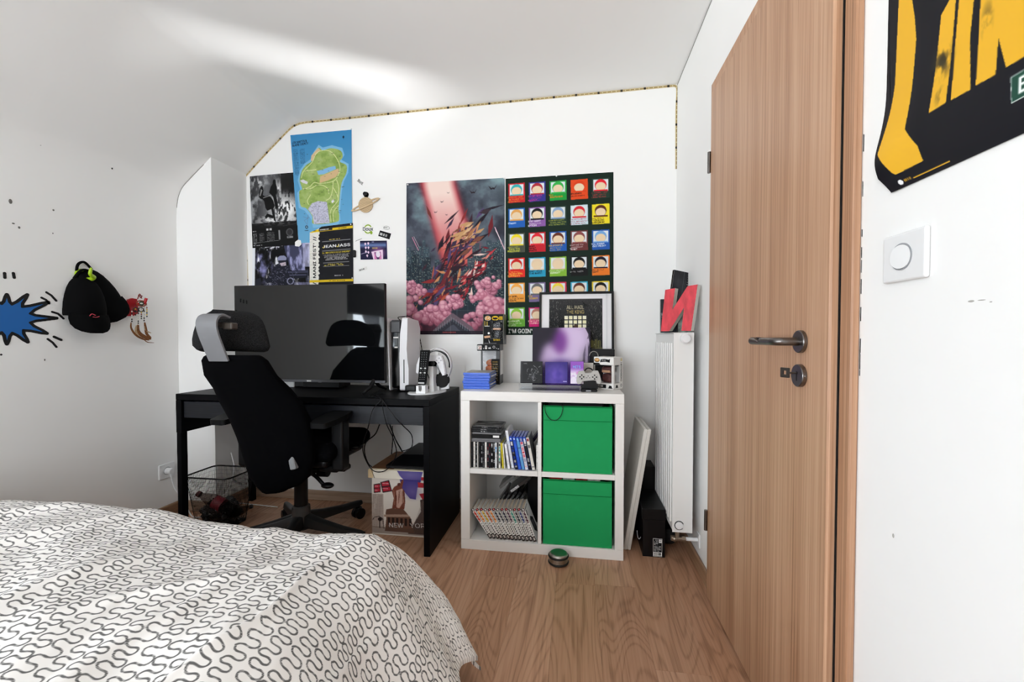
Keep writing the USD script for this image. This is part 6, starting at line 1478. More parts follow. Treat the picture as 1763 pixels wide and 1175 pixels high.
c.blend(ins * 0.7 * np.clip((Y - 0) / 300, 0, 1) * 0.5, "#0e0f10"); c.blend(ins * np.clip(1 - Y / 160, 0, 1) * 0.6, "#4e4c4c")
r2 = np.random.default_rng(3)
for i in range(260):
    sx = r2.choice([r2.uniform(46, 112), r2.uniform(262, 336)]); sy = r2.uniform(30, 330)
    c.line([(sx, sy), (sx + r2.uniform(-3, 3), sy + r2.uniform(3, 11))], r2.uniform(1, 2.6), ["#bdbdb6", "#6a6a66", "#3a3b3c", "#8c8c86"][r2.integers(4)], r2.uniform(0.3, 0.9))
c.rect(112, 60, 262, 180, "#2c2c2d", 0.7); c.ell(128, 196, 30, 60, "#0d0d0e", 0.85); c.poly([(225, 40), (262, 70), (240, 74)], "#181819", 0.8)
c.text("ALL HAIL", 141, 86, 20, "#e3d9b4", w=96); c.text("THE KING", 141, 112, 20, "#d8bf72", w=97)
for gx in range(5):
    for gy in range(6):
        if (gx in (0, 4) and gy > 3): continue
        c.rect(130 + gx * 25, 124 + gy * 25, 150 + gx * 25, 144 + gy * 25, "#f2ecc4" if (gx + gy) % 2 else "#fbf6dc")
        c.scrib(133 + gx * 25, 129 + gy * 25, 12, 4, "#bdb88a", 0.6, gx * 7 + gy, rows=2, gap=7)
c.poly([(150, 215), (170, 200), (215, 200), (238, 216), (245, 300), (142, 300)], "#b79a3c"); c.ell(192, 188, 12, 16, "#4a3626"); c.poly([(160, 215), (190, 206), (228, 216), (222, 240), (166, 240)], "#d8bd5a", 0.7)
for i in range(14): c.line([(276 + i * 4, 258 + r2.uniform(-6, 10)), (276 + i * 4, 300)], 2, "#b8b24a", 0.7)
c.line([(280, 306), (336, 304)], 2.5, "#c8c06a", 0.7); c.rect(44, 330, 338, 480, "#131314", 0.6)
c.line([(360, 0), (360, 493)], 1.2, "#8f8f92"); c.line([(367, 0), (367, 493)], 0.8, "#bcbcbe")
part(fr, "print", FT(sheet(c, (b_, 0.0105, b_), (fw - b_, 0.0105, b_), (fw - b_, 0.0105, fh - b_), (b_, 0.0105, fh - b_), N_, 0.0004)), PRINT)
part(fr, "glazing", FT(bx(b_, 0.0065, b_, fw - b_, 0.0075, fh - b_, 0)), CLEAR)

# record sleeve in purple with a soft blurred figure
alb = thing("record_sleeve", "purple record sleeve with a blurred picture leaning in front of the frame", "record sleeve", (-0.08, 2.27, TZ))
AM = trimesh.transformations.translation_matrix((-0.2295, 2.262, TZ + 0.0005)) @ trimesh.transformations.rotation_matrix(math.radians(-4.5), (1, 0, 0))
def AT(m):
    if isinstance(m, tuple): return (np.c_[m[0], np.ones(len(m[0]))] @ AM.T)[:, :3], m[1], m[2]
    m = m.copy(); m.apply_transform(AM); return m
part(alb, "card_sleeve", AT(bx(0, 0, 0, 0.311, 0.004, 0.311, 0.0006)), mat("sleeve_card", "#1a1320", 0.5))
c = Sheet(520, 520, 120, "#1d1626")
c.poly([(140, 330), (180, 180), (240, 0), (470, 0), (500, 60), (510, 140), (480, 300), (440, 330)], "#dcc6e8"); c.poly([(60, 330), (100, 180), (170, 120), (190, 330)], "#cbb0d8")
c.poly([(430, 330), (470, 180), (500, 70), (505, 330)], "#1d1626"); c.poly([(480, 110), (500, 100), (496, 330), (470, 330)], "#d8c4e4"); c.poly([(425, 330), (440, 230), (455, 215), (450, 330)], "#e6d8ee")
c.ell(250, 130, 62, 110, "#7a3a92"); c.poly([(130, 330), (250, 290), (400, 330), (430, 520), (120, 520)], "#5a3a9a"); c.rect(0, 330, 130, 520, "#1d1626"); c.line([(310, 20), (350, 10), (420, 25), (470, 8)], 4, "#b89ccc")
soft = gaussian_filter(c.a, (13, 13, 0)); mk = np.clip(1.5 - np.hypot((c.X - 240) / 210, (c.Y - 220) / 260), 0, 1)[..., None]
c.a = c.a * (1 - np.clip(mk * 1.6, 0, 1)) + soft * np.clip(mk * 1.6, 0, 1)
part(alb, "cover_print", AT(sheet(c, (0.0005, -0.0001, 0.0005), (0.3105, -0.0001, 0.0005), (0.3105, -0.0001, 0.3105), (0.0005, -0.0001, 0.3105), N_, 0.0003)), PRINTG)
# black box with a silver arc, right of the sleeve
t = thing("speaker_box", "black box with a silver arc standing right of the purple sleeve", "box", (0.145, 2.24, TZ))
part(t, "casing", bx(0.083, 2.236, TZ + 0.0004, 0.205, 2.298, TZ + 0.196, 0.003), BLACKP)
part(t, "silver_arc", sweep([(0.098 + 0.022 * math.cos(a), 2.2345, TZ + 0.160 + 0.024 * math.sin(a)) for a in np.linspace(-0.3, math.pi, 20)], 0.0022, 8), SILVER, smooth=True)

# clear acrylic stand with three cases
ac = thing("acrylic_stand", "clear acrylic display stand holding three cases on the cabinet", "display stand", (-0.12, 2.06, TZ))
ACR = glass_mat("acrylic", (0.97, 0.98, 0.99), 0.02)
part(ac, "base_plate", bx(-0.27, 2.005, TZ + 0.0005, 0.024, 2.135, TZ + 0.0045, 0.0008), ACR)
part(ac, "front_panel", bx(-0.27, 2.012, TZ + 0.0047, 0.024, 2.0155, TZ + 0.028, 0.0008), ACR)
part(ac, "ledge", bx(-0.27, 2.012, TZ + 0.0282, 0.024, 2.075, TZ + 0.0305, 0.0008), ACR)
part(ac, "back_panel", bx(-0.27, 2.1005, TZ + 0.0047, 0.024, 2.104, TZ + 0.085, 0.0008), ACR)
for q in (-0.152, -0.03): part(ac, "divider", bx(q - 0.0015, 2.02, TZ + 0.0307, q + 0.0015, 2.10, TZ + 0.10, 0.0006), ACR)
ldz = TZ + 0.0328
def cdface(name, label, cat, x0, x1, h, cvf, base, y=2.040, m=PRINTG, th=0.0104, z=ldz):
    t = thing(name, label, cat, ((x0 + x1) / 2, y, z))
    M = trimesh.transformations.translation_matrix((x0, y, z)) @ trimesh.transformations.rotation_matrix(math.radians(-7), (1, 0, 0))
    b = bx(0, 0, 0, x1 - x0, th, h, 0.001); b.apply_transform(M); part(t, "case_shell", b, mat("jewel_" + name, base, 0.15))
    c = Sheet(100, 100 * h / (x1 - x0), 90, base); cvf(c)
    s = sheet(c, (0.001, -0.0001, 0.001), (x1 - x0 - 0.001, -0.0001, 0.001), (x1 - x0 - 0.001, -0.0001, h - 0.001), (0.001, -0.0001, h - 0.001), N_, 0.0003)
    part(t, "cover_print", ((np.c_[s[0], np.ones(len(s[0]))] @ M.T)[:, :3], s[1], s[2]), m)
    return t
def k1(c):
    c.blend(np.clip((c.noise(30, 30, 5, 3) - 0.4), 0, 1) * 0.5, "#3a3b3e"); c.rect(0, 0, 9, 120, "#2c2d30"); c.rect(2, 0, 3, 120, "#6a6a6c")
    r = np.random.default_rng(8)
    for i in range(55):
        x, y = 60 + r.normal(0, 14), 55 + r.normal(0, 17); c.line([(x, y), (x + r.uniform(-12, 12), y + r.uniform(-12, 12))], r.uniform(0.8, 2), ["#8e9094", "#c8cacc", "#55575a"][r.integers(3)], 0.8)
    c.scrib(14, 8, 18, 4, "#9a9a9c", 0.8, 3)
cdface("cd_case", "black CD case with a silver sketch at the left of the acrylic stand", "CD", -0.266, -0.157, 0.108, k1, "#1b1c1e")
def k2(c):
    c.blend(np.clip(1 - np.hypot((c.X - 50) / 55, (c.Y - 60) / 60), 0, 1), "#7a62cc"); c.blend(gaussian_filter(np.clip((c.noise(28, 34, 4, 3) - 0.45) * 4, 0, 1), 5) * 0.6, "#3a2a86"); c.rect(80, 84, 96, 88, "#cfc6f2", 0.8)
cdface("cd_case", "violet CD case with a blurred picture in the middle of the acrylic stand", "CD", -0.145, -0.034, 0.106, k2, "#3c2f7c")
def k3(c):
    c.blend(np.clip((c.Y - 50) / 40, 0, 1), "#efe6f6"); c.text("HITS", 18, 52, 20, "#6fb8ee", w=60, bold=True); c.ell(60, 90, 16, 14, "#d884c8", 0.8, 0.4); c.blend(np.clip(c.noise(14, 14, 3, 4) - 0.5, 0, 1) * 2 * np.clip((c.Y - 55) / 30, 0, 1), "#c896d8")
cdface("cd_case", "lilac and white CD case at the right of the acrylic stand", "CD", -0.022, 0.042, 0.110, k3, "#9a5cc4")
cdface("cd_case", "grey case with a pale front standing behind the grey game controller", "CD", 0.035, 0.092, 0.132, lambda c: c.blend(c.noise(40, 40, 4, 3) * 0.5, "#a8a29c"), "#c4beb8", y=2.115, z=TZ + 0.0005, m=PRINT)

# grey controller on its black stand
gp = thing("game_controller", "old grey game controller on a small black stand on the cabinet", "game controller", (0.065, 2.03, TZ))
PADG = mat("pad_grey", "#b9b7b3", 0.45); gy = 2.02
def G(u, v): return at(u, v, y=gy)[[0, 2]]
def GP(pts): return [tuple(G(880 + x / 5.595, 480 + y / 5.595)) for x, y in pts]
padp = GP([(632, 990), (640, 930), (655, 898), (700, 892), (715, 915), (775, 913), (790, 892), (835, 893), (852, 930), (866, 990), (856, 1012), (836, 1010), (812, 975), (690, 985), (668, 1012), (645, 1015)])
PB = Polygon(padp).buffer(0.003).buffer(-0.001)
part(gp, "pad_body", cat_([ext(PB, "xz", gy, gy + 0.022), ext(PB.buffer(-0.0022), "xz", gy - 0.004, gy)]), PADG, smooth=30)
for (x, y), rr, m_ in ((((680, 946)), 0.0165, PADG), ((803, 948), 0.0165, PADG)):
    p = GP([(x, y)])[0]; part(gp, "button_pad", lathe([(0.0, 0.0), (rr, 0.0), (rr - 0.001, 0.0025), (0, 0.003)], (p[0], gy - 0.004, p[1]), "-y", 24), PADG, smooth=30)
    for dx, dz in ((0.0085, 0), (-0.0085, 0), (0, 0.0085), (0, -0.0085)):
        part(gp, "button", lathe([(0.0, 0), (0.0036, 0), (0.0034, 0.002), (0, 0.0024)], (p[0] + dx, gy - 0.0068, p[1] + dz), "-y", 14), BLACKP, smooth=30)
for x, y in ((728, 955), (756, 955), (741, 938)):
    p = GP([(x, y)])[0]; part(gp, "button", lathe([(0.0, 0), (0.0032, 0), (0.003, 0.0015), (0, 0.0018)], (p[0], gy - 0.0042, p[1]), "-y", 3), BLACKP)
ps_ = thing("controller_stand", "small black stand under the grey game controller", "stand", (0.065, 2.03, TZ))
sp = GP([(680, 1070), (672, 1050), (700, 985), (800, 982), (842, 1042), (838, 1068)])
part(ps_, "stand_body", ext([(a, max(b, TZ + 0.0005)) for a, b in sp], "xz", gy + 0.0225, gy + 0.06), BLACKP)
q = GP([(720, 1062), (765, 1038)])
part(ps_, "front_foot", bx(0.028, gy - 0.02, TZ + 0.0005, 0.105, gy + 0.022, TZ + 0.012, 0.003), BLACKP)
part(ps_, "logo_badge", bx(0.052, gy - 0.0206, TZ + 0.003, 0.075, gy - 0.0198, TZ + 0.009, 0), GREYP)
part(ps_, "top_cable", sweep(spline([(*G(880 + x / 5.595, 480 + y / 5.595)[[0]], gy + 0.03, G(880 + x / 5.595, 480 + y / 5.595)[1]) for x, y in ((705, 900), (722, 878), (745, 868), (775, 876), (800, 905))], 6), 0.003, 8), BLACKP, smooth=True)

# white boxed figure turned to the room
t = thing("figure_box", "white boxed figure with HEISENBERG on its side at the right end of the cabinet", "figure box", (0.187, 2.09, TZ), rz=-35)
w, dpt, h = 0.112, 0.090, 0.160
CARD = mat("box_white_card", "#e6e4e0", 0.45)
def LB(m): return part(t, *m)
part(t, "carton", cat_([bx(-w, 0, 0.0005, 0, dpt, 0.030, 0.0008), bx(-w, 0, h - 0.040, 0, dpt, h, 0.0008), bx(-w, dpt - 0.003, 0.0302, 0, dpt, h - 0.0402, 0.0005), bx(-w, 0, 0.0302, -w + 0.004, 0.004, h - 0.0402, 0), bx(-0.012, 0, 0.0302, 0, 0.012, h - 0.0402, 0.0005), bx(-0.003, dpt - 0.03, 0.0302, 0, dpt - 0.0031, h - 0.0402, 0)]), CARD, local=True)
part(t, "window", cat_([bx(-w + 0.0042, 0, 0.0302, -0.0122, 0.0006, h - 0.0402, 0), bx(-0.0006, 0.0122, 0.0302, 0, dpt - 0.0302, h - 0.0402, 0)]), CLEAR, local=True)
part(t, "figure_inside", cat_([rbox(-0.085, 0.025, 0.0305, -0.030, 0.07, 0.075, 0.014), rbox(-0.088, 0.022, 0.078, -0.026, 0.075, 0.112, 0.018)]), mat("figure_dark_red", "#5a3230", 0.6, noise=0.5, nscale=70), smooth=40, local=True, label="plain dark figure shape behind the window")
part(t, "figure_band", rbox(-0.08, 0.019, 0.080, -0.034, 0.05, 0.094, 0.006), mat("toy_skin", "#d2a583", 0.5), smooth=40, local=True)
part(t, "figure_hat", cat_([rbox(-0.095, 0.015, 0.1125, -0.018, 0.08, 0.1175, 0.0024), rbox(-0.08, 0.028, 0.1120, -0.034, 0.068, 0.1195, 0.003)]), BLACKP, smooth=40, local=True)
c = Sheet(112, 40, 90, "#eceae6"); c.ell(18, 16, 15, 10, "#17181a"); c.ell(18, 15, 13, 8, "#d8922c"); c.text("POP!", 8, 19, 8, "#f4ecd8", w=20, bold=True); c.poly([(36, 26), (40, 12), (60, 9), (84, 12), (92, 8), (90, 26), (66, 22)], "#16181a"); c.scrib(46, 13, 34, 6, "#e8e6e0", 0.9, 2); c.rect(0, 38, 112, 40, "#b0aea8"); c.poly([(0, 30), (30, 30), (40, 40), (0, 40)], "#17181a")
part(t, "front_print", sheet(c, (-w + 0.0004, -0.0001, h - 0.0395), (-0.0004, -0.0001, h - 0.0395), (-0.0004, -0.0001, h - 0.0005), (-w + 0.0004, -0.0001, h - 0.0005), N_, 0.0003), PRINT, local=True)
c = Sheet(112, 30, 90, "#eceae6"); c.rect(8, 6, 70, 24, "#17181a"); c.scrib(12, 9, 54, 11, "#f0eeea", 1, 5); c.poly([(84, 22), (88, 10), (100, 10), (104, 22), (110, 24), (78, 24)], "#17181a")
part(t, "front_print", sheet(c, (-w + 0.0004, -0.0001, 0.001), (-0.0004, -0.0001, 0.001), (-0.0004, -0.0001, 0.0295), (-w + 0.0004, -0.0001, 0.0295), N_, 0.0003), PRINT, local=True)
c = Sheet(30, 160, 34, "#e6e4e0"); c.text("HEISENBERG", 8, 26, 11, "#17181a", w=96, rot=90, bold=True); c.ell(14, 142, 7, 7, "#17181a"); c.ell(14, 142, 4.4, 4.4, "#e6e4e0"); c.rect(6, 6, 22, 20, "#d8c88a", 0.8)
part(t, "side_print", sheet(c, (0.0001, dpt - 0.030, 0.001), (0.0001, dpt - 0.0004, 0.001), (0.0001, dpt - 0.0004, h - 0.001), (0.0001, dpt - 0.030, h - 0.001), (1, 0, 0), 0.0003), PRINT, local=True)
c = Sheet(60, 30, 40, "#eceae6"); c.poly([(20, 20), (24, 8), (38, 8), (42, 20), (48, 22), (14, 22)], "#17181a")
part(t, "side_print", sheet(c, (0.0001, 0.001, 0.001), (0.0001, dpt - 0.031, 0.001), (0.0001, dpt - 0.031, 0.0295), (0.0001, 0.001, 0.0295), (1, 0, 0), 0.0003), PRINT, local=True)

# ------------------------------------------------------------------ on the right of the desk: console, charging stand, headset
ps = thing("game_console", "upright white and black game console beside the television", "game console", (-0.920, 2.21, DT), rz=0)
PW_ = mat("console_white", "#e4e3e6", 0.38)
def side(front, y0, y1, r=0.05):
    S = Polygon([(y0, 0.0), (y1 - 0.02, 0.0), (y1, 0.05), (y1, 0.33), (y1 - 0.03, 0.375), (y0 + 0.0, 0.386)]).buffer(-0.012).buffer(0.012, quad_segs=6)
    a = m3.Manifold(m3.Mesh(*[np.asarray(q, t_) for q, t_ in zip((lambda m: (m.vertices, m.faces))(trimesh.Trimesh(*(lambda e: (e.vertices, e.faces))(ext(S, "yz", -0.2, 0.2)), process=True)), (np.float32, np.uint32))]))
    b = to_m3(ext(front, "xz", -0.3, 0.3))
    return from_m3(a ^ b)
fl_ = [(-0.067, 0.386), (-0.059, 0.30), (-0.053, 0.18), (-0.048, 0.0), (-0.043, 0.0), (-0.047, 0.18), (-0.051, 0.30), (-0.056, 0.386)]
rl_ = [(0.012, 0.0), (0.010, 0.18), (0.014, 0.30), (0.026, 0.386), (0.056, 0.386), (0.054, 0.30), (0.050, 0.22), (0.054, 0.16), (0.060, 0.12), (0.060, 0.0)]
loc_ = np.array([-0.925, 2.19, DT + 0.006])
part(ps, "side_plate", mov(side(fl_, -0.10, 0.085), *loc_), PW_, smooth=25)
rp = part(ps, "side_plate", mov(side(rl_, -0.10, 0.085), *loc_), PW_, smooth=25)
core = rbox(-0.0425, -0.085, 0.012, 0.0095, 0.075, 0.345, 0.010)
cr = part(ps, "core", mov(core, *loc_), GLOSSB, smooth=35)
part(cr, "core_cap", mov(bx(-0.0500, -0.088, 0.300, 0.016, 0.072, 0.374, 0.010), *loc_), mat("core_grey", "#2e2e31", 0.35), smooth=30)
part(cr, "usb_ports", mov(cat_([bx(-0.030, -0.0865, 0.278, -0.002, -0.0852, 0.284, 0), bx(-0.024, -0.0865, 0.225, -0.006, -0.0852, 0.232, 0)]), *loc_), SILVER)
part(rp, "disc_slot", mov(bx(0.0330, -0.1008, 0.040, 0.0375, -0.0992, 0.165, 0), *loc_), BLACKP)
part(ps, "stand_foot", mov(lathe([(0, -0.006), (0.05, -0.006), (0.05, 0.0), (0, 0.0)], (0, 0, 0)), *(loc_ + np.array([0, 0.02, 0]))), BLACKP)
CSX, CSY = -0.755, 2.085
cs = thing("charging_stand", "white oval charging stand with a cup at the right end of the desk", "charging stand", (CSX, CSY, DT))
oval = Point(0, 0).buffer(1, quad_segs=24)
from shapely import affinity
OV = affinity.translate(affinity.rotate(affinity.scale(oval, 0.112, 0.080), 62), CSX - 0.005, CSY)
part(cs, "base_plate", ext(OV, "xy", DT + 0.0004, DT + 0.006), WPLAST, smooth=30)
# cup in front
cy0 = 2.005
A = lambda u, v, y=cy0: at(u, v, y=y)[[0, 2]]
def Q(pts, y): return [tuple(at(650 + a / 6.913, 530 + b / 6.913, y=y)[[0, 2]]) for a, b in pts]
cup = Polygon(Q([(458, 932), (568, 932), (568, 1045), (458, 1045)], cy0)).difference(Polygon(Q([(488, 900), (526, 900), (526, 985), (507, 1002), (488, 985)], cy0)))
cup = cup.intersection(Polygon([(-2, DT + 0.0062), (2, DT + 0.0062), (2, 2), (-2, 2)]))
part(cs, "cup_front", ext(cup, "xz", cy0, cy0 + 0.004), WPLAST)
xs = [p[0] for p in Q([(458, 932), (568, 932)], cy0)]
zt_ = Q([(458, 932)], cy0)[0][1]
part(cs, "cup_wall", cat_([bx(xs[0], cy0 + 0.0042, DT + 0.0062, xs[0] + 0.004, cy0 + 0.04, zt_, 0), bx(xs[1] - 0.004, cy0 + 0.0042, DT + 0.0062, xs[1], cy0 + 0.04, zt_, 0), bx(xs[0] + 0.0042, cy0 + 0.036, DT + 0.0062, xs[1] - 0.0042, cy0 + 0.04, zt_, 0)]), WPLAST)
py = 2.075
post = Polygon(Q([(612, 1010), (618, 800), (640, 700), (660, 700), (668, 1000), (640, 1020)], py))
post = post.intersection(Polygon([(-2, DT + 0.0062), (2, DT + 0.0062), (2, 2), (-2, 2)]))
part(cs, "support_post", ext(post, "xz", py, py + 0.05), WPLAST)
q = Q([(690, 990), (690, 935), (845, 890), (848, 965)], 2.15)
part(cs, "rear_support", ext(Polygon(q).intersection(Polygon([(-2, DT + 0.0062), (2, DT + 0.0062), (2, 2), (-2, 2)])), "xz", 2.15, 2.165), WPLAST)
q = Q([(690, 530), (725, 530), (735, 1000), (690, 1000)], 2.13)
part(cs, "hanger_post", ext(Polygon(q).intersection(Polygon([(-2, DT + 0.0062), (2, DT + 0.0062), (2, 2), (-2, 2)])), "xz", 2.128, 2.140), WPLAST)
# remote control in the cup
rc = thing("remote_control", "black remote control standing in the cup of the charging stand", "remote control", (*at(725, 662, y=2.02)[:2], DT + 0.03))
rb_ = Q([(485, 915), (515, 512), (612, 512), (566, 915)], 2.02)
part(rc, "body", ext(Polygon(rb_).buffer(0.002), "xz", 2.018, 2.034), mat("remote_black", "#050506", 0.6, spec=0.12), smooth=30)
bl_, tl_, tr_, br_ = [np.array(p) for p in rb_]
for r in range(13):
    for c3 in range(3):
        if r in (7,) and c3 == 1: pass
        t1 = (c3 + 0.75) / 3.5; t2 = 0.06 + r * 0.066
        p = (bl_ * (1 - t1) + br_ * t1) * t2 + (tl_ * (1 - t1) + tr_ * t1) * (1 - t2)
        big = r in (7, 9) and c3 in (0, 2)
        s_ = 0.0045 if big else 0.0028
        part(rc, "button", bx(p[0] - s_, 2.0168, p[1] - s_ * 0.9, p[0] + s_, 2.0182, p[1] + s_ * 0.9, 0.0006), mat("key_pale", "#c8c8c8", 0.5) if big else mat("key_grey", "#4c4c4e", 0.5))
part(rc, "battery_band", ext(Polygon(Q([(484, 905), (486, 888), (556, 890), (556, 908)], 2.0168)), "xz", 2.0155, 2.0178), mat("key_pale", "#c8c8c8", 0.5))
# white controller hanging on the post
wc = thing("game_controller", "white game controller with a black centre hanging on the charging stand", "game controller", (*at(742, 640, y=2.10)[:2], DT + 0.1))
wy = 2.098
wp = Q([(520, 585), (560, 572), (620, 575), (700, 572), (760, 578), (785, 640), (806, 770), (800, 800), (772, 806), (740, 740), (700, 690), (600, 690), (540, 690), (505, 760), (480, 785), (462, 770), (468, 680), (495, 600)], wy)
WB_ = Polygon(wp).buffer(0.004, quad_segs=6).buffer(-0.002)
part(wc, "shell", cat_([ext(WB_, "xz", wy, wy + 0.022), ext(WB_.buffer(-0.003), "xz", wy - 0.006, wy), ext(WB_.buffer(-0.003), "xz", wy + 0.022, wy + 0.028)]), PW_, smooth=25)
part(wc, "black_centre", ext(Polygon(Q([(612, 640), (690, 640), (710, 660), (740, 740), (770, 800), (740, 745), (700, 694), (600, 694), (590, 680)], wy)).buffer(0.0012), "xz", wy - 0.0075, wy - 0.0055), GLOSSB)
part(wc, "touchpad", ext(Polygon(Q([(618, 565), (700, 575), (690, 636), (618, 632)], wy)), "xz", wy - 0.0085, wy - 0.0055), mat("pad_white", "#dedee2", 0.5))
for a, b in ((737, 602), (760, 628), (732, 655), (708, 628)):
    p = Q([(a, b)], wy)[0]; part(wc, "button", lathe([(0, 0), (0.0042, 0), (0.004, 0.002), (0, 0.0025)], (p[0], wy - 0.006, p[1]), "-y", 16), mat("button_clear_grey", "#b8b8be", 0.3), smooth=30)
p = Q([(672, 665)], wy)[0]; part(wc, "stick", lathe([(0.007, 0), (0.007, 0.008), (0.011, 0.010), (0.011, 0.014), (0.008, 0.0145), (0, 0.0135)], (p[0], wy - 0.007, p[1]), "-y", 20), BLACKP, smooth=35)
# headset
hs = thing("headset", "white and black headset hanging round the charging stand", "headset", (*at(757, 640, y=2.15)[:2], DT + 0.03))
def arc(cx, cy, rx, ry, a0, a1, y, n=40): return [at(650 + (cx + rx * math.cos(a)) / 6.913, 530 + (cy - ry * math.sin(a)) / 6.913, y=y) for a in np.linspace(math.radians(a0), math.radians(a1), n)]
def band(cx, cy, rx, ry, a0, a1, y, r, dy):
    P_ = np.array(arc(cx, cy, rx, ry, a0, a1, y)); C_ = P_.mean(0)
    rg_ = []
    for p in P_:
        o = (p - C_) * np.array([1, 0, 1]); o /= np.linalg.norm(o)
        rg_.append(np.array([p + o * r - (0, dy, 0), p - o * r - (0, dy, 0), p - o * r + (0, dy, 0), p + o * r + (0, dy, 0)]))
    return loft(rg_)
part(hs, "outer_band", band(715, 690, 165, 205, -62, 128, 2.16, 0.0022, 0.016), PW_, smooth=40)
part(hs, "inner_band", band(700, 680, 160, 165, -10, 128, 2.155, 0.0032, 0.012), BLACKP, smooth=40)
ec = at(650 + 765 / 6.913, 530 + 860 / 6.913, y=2.15)
part(hs, "ear_cup", rot(lathe([(0.0, -0.018), (0.034, -0.018), (0.041, -0.008), (0.041, 0.012), (0.034, 0.02), (0.0, 0.02)], tuple(ec), "-y", 30), 25, (0, 0, 1), ec), RUBBER, smooth=40)
part(hs, "ear_cup", rot(lathe([(0.0, -0.012), (0.030, -0.012), (0.036, -0.004), (0.036, 0.012), (0.0, 0.014)], tuple(ec + np.array([-0.02, 0.045, 0.0])), "-y", 30), 25, (0, 0, 1), ec), RUBBER, smooth=40)
solo("cable", tube([(-0.90, 2.285, 1.06), tuple(at(686, 549, y=2.288)), tuple(at(695, 545.5, y=2.29)), tuple(at(706, 546, y=2.295)), tuple(at(714, 553, y=2.295)), tuple(at(719, 568, y=2.295)), tuple(at(723, 584, y=2.295)), tuple(at(726.5, 604, y=2.295)), tuple(at(727, 625, y=2.295)), (-0.83, 2.30, DT + 0.06), (-0.82, 2.30, DT + 0.004), (-0.80, 2.25, DT + 0.004)], 0.0022), BLACKP, "black cable arching over the game console to the charging stand", "cable", smooth=True)
solo("cable_plug", rbox(*(at(703, 674, y=2.08) - np.array([0.012, 0.02, 0.0])), *(at(718, 665, y=2.08) + np.array([0.0, 0.02, 0.005])), 0.008), BLACKP, "black plug lying between the console and the charging stand", "plug", smooth=40)

# ------------------------------------------------------------------ cables in front of the desk drawer
def C4(x, y, yy): return tuple(at(600 + x / 3.915, 660 + y / 3.915, y=yy))
def cable(label, pts, r=0.0022): solo("cable", tube(pts, r), BLACKP, label, "cable", smooth=True)
cable("thin black cable hanging in a long loop from the desk edge", [(-0.985, 2.02, DT + 0.02), (-0.99, 1.90, DT + 0.003), C4(219, 108, 1.842), C4(160, 185, 1.838), C4(132, 300, 1.84), C4(98, 410, 1.90), C4(105, 490, 1.95), C4(150, 575, 1.98), C4(200, 600, 1.98), C4(265, 578, 1.98), C4(322, 480, 1.95), C4(300, 370, 1.90), C4(258, 280, 1.845), C4(232, 180, 1.838), C4(222, 112, 1.842), (-0.975, 1.90, DT + 0.003), (-0.96, 2.0, DT + 0.003)])
cable("black cable running from the desk edge to the box under the desk", [(-0.965, 1.93, DT + 0.003), C4(224, 108, 1.842), C4(268, 170, 1.838), C4(330, 250, 1.84), C4(370, 290, 1.87), C4(425, 350, 2.0), C4(428, 425, 2.05), C4(395, 450, 2.06), C4(362, 458, 2.06)])
cable("thicker black cable hanging under the drawer behind the loop", [C4(210, 278, 2.0), C4(180, 345, 2.02), C4(118, 400, 2.03), C4(108, 470, 2.03), C4(135, 545, 2.06), C4(180, 580, 2.06)], 0.003)
cable("pair of black cables dropping straight to the box under the desk", [C4(278, 278, 2.10), C4(312, 370, 2.12), C4(350, 440, 2.10), C4(362, 462, 2.08)], 0.0034)
cable("short black cable hanging down behind the pair of cables", [C4(295, 290, 2.14), C4(298, 380, 2.14), C4(290, 480, 2.14)], 0.0026)
cable("black cable on the floor by the chair base", [tuple(at(470, 858, y=2.36)), (-1.80, 2.20, 0.004), (-1.72, 2.24, 0.004), (-1.55, 2.26, 0.004)], 0.0022) if False else None
# New York box
bxl, bxr, byf_, byb_, bh_ = -1.040, -0.712, 2.021, 2.335, 0.300
nb = thing("storage_box", "printed NEW YORK cardboard box with a statue picture under the desk", "storage box", ((bxl + bxr) / 2, 2.18, 0))
part(nb, "body", bx(bxl, byf_, 0.0004, bxr, byb_, bh_, 0.002), mat("box_cream", "#d6ccc0", 0.6))
part(nb, "lid", bx(bxl - 0.014, byf_ - 0.012, bh_ - 0.002, bxr + 0.012, byb_ + 0.008, bh_ + 0.045, 0.004), mat("lid_cream", "#e0d2b6", 0.55))
s_ = 3.915
c = Sheet(370, 480, 120, "#e4dcd2")   # crop units: x from 160, y from 590 (lid seam 675)
def bxy(x, y): return (x - 160, y - 590)
def P_(*pts): return [bxy(*p) for p in pts]
c.blend(np.clip(c.noise(200, 160, 4, 3) - 0.35, 0, 1) * 0.4, "#c8b8a8")
c.poly(P_((165, 755), (232, 750), (236, 1020), (160, 1015)), "#b8aaa0")
for i in range(9):
    c.line(P_((168 + i * 7.4, 758), (166 + i * 7.6, 1015)), 2.6, "#6a564e", 0.85)
for i in range(26): c.line(P_((164, 764 + i * 10), (234, 762 + i * 10)), 1.6, "#e0d4c8", 0.8)
c.poly(P_((172, 680), (214, 668), (216, 738), (174, 748)), "#2a1c20"); c.poly(P_((177, 686), (210, 677), (211, 704), (178, 710)), "#b82c3c"); c.poly(P_((178, 716), (211, 708), (212, 732), (179, 740)), "#b82c3c"); c.poly(P_((214, 660), (268, 640), (286, 726), (228, 742)), "#2a1c20"); c.poly(P_((222, 664), (263, 650), (270, 682), (226, 692)), "#b82c3c"); c.poly(P_((228, 702), (272, 690), (279, 720), (232, 732)), "#b82c3c")
c.scrib(*bxy(226, 664), 40, 8, "#f0d8d8", 0.8, 3, rows=2, gap=40); c.scrib(*bxy(180, 690), 28, 7, "#f0d8d8", 0.8, 4, rows=2, gap=32)
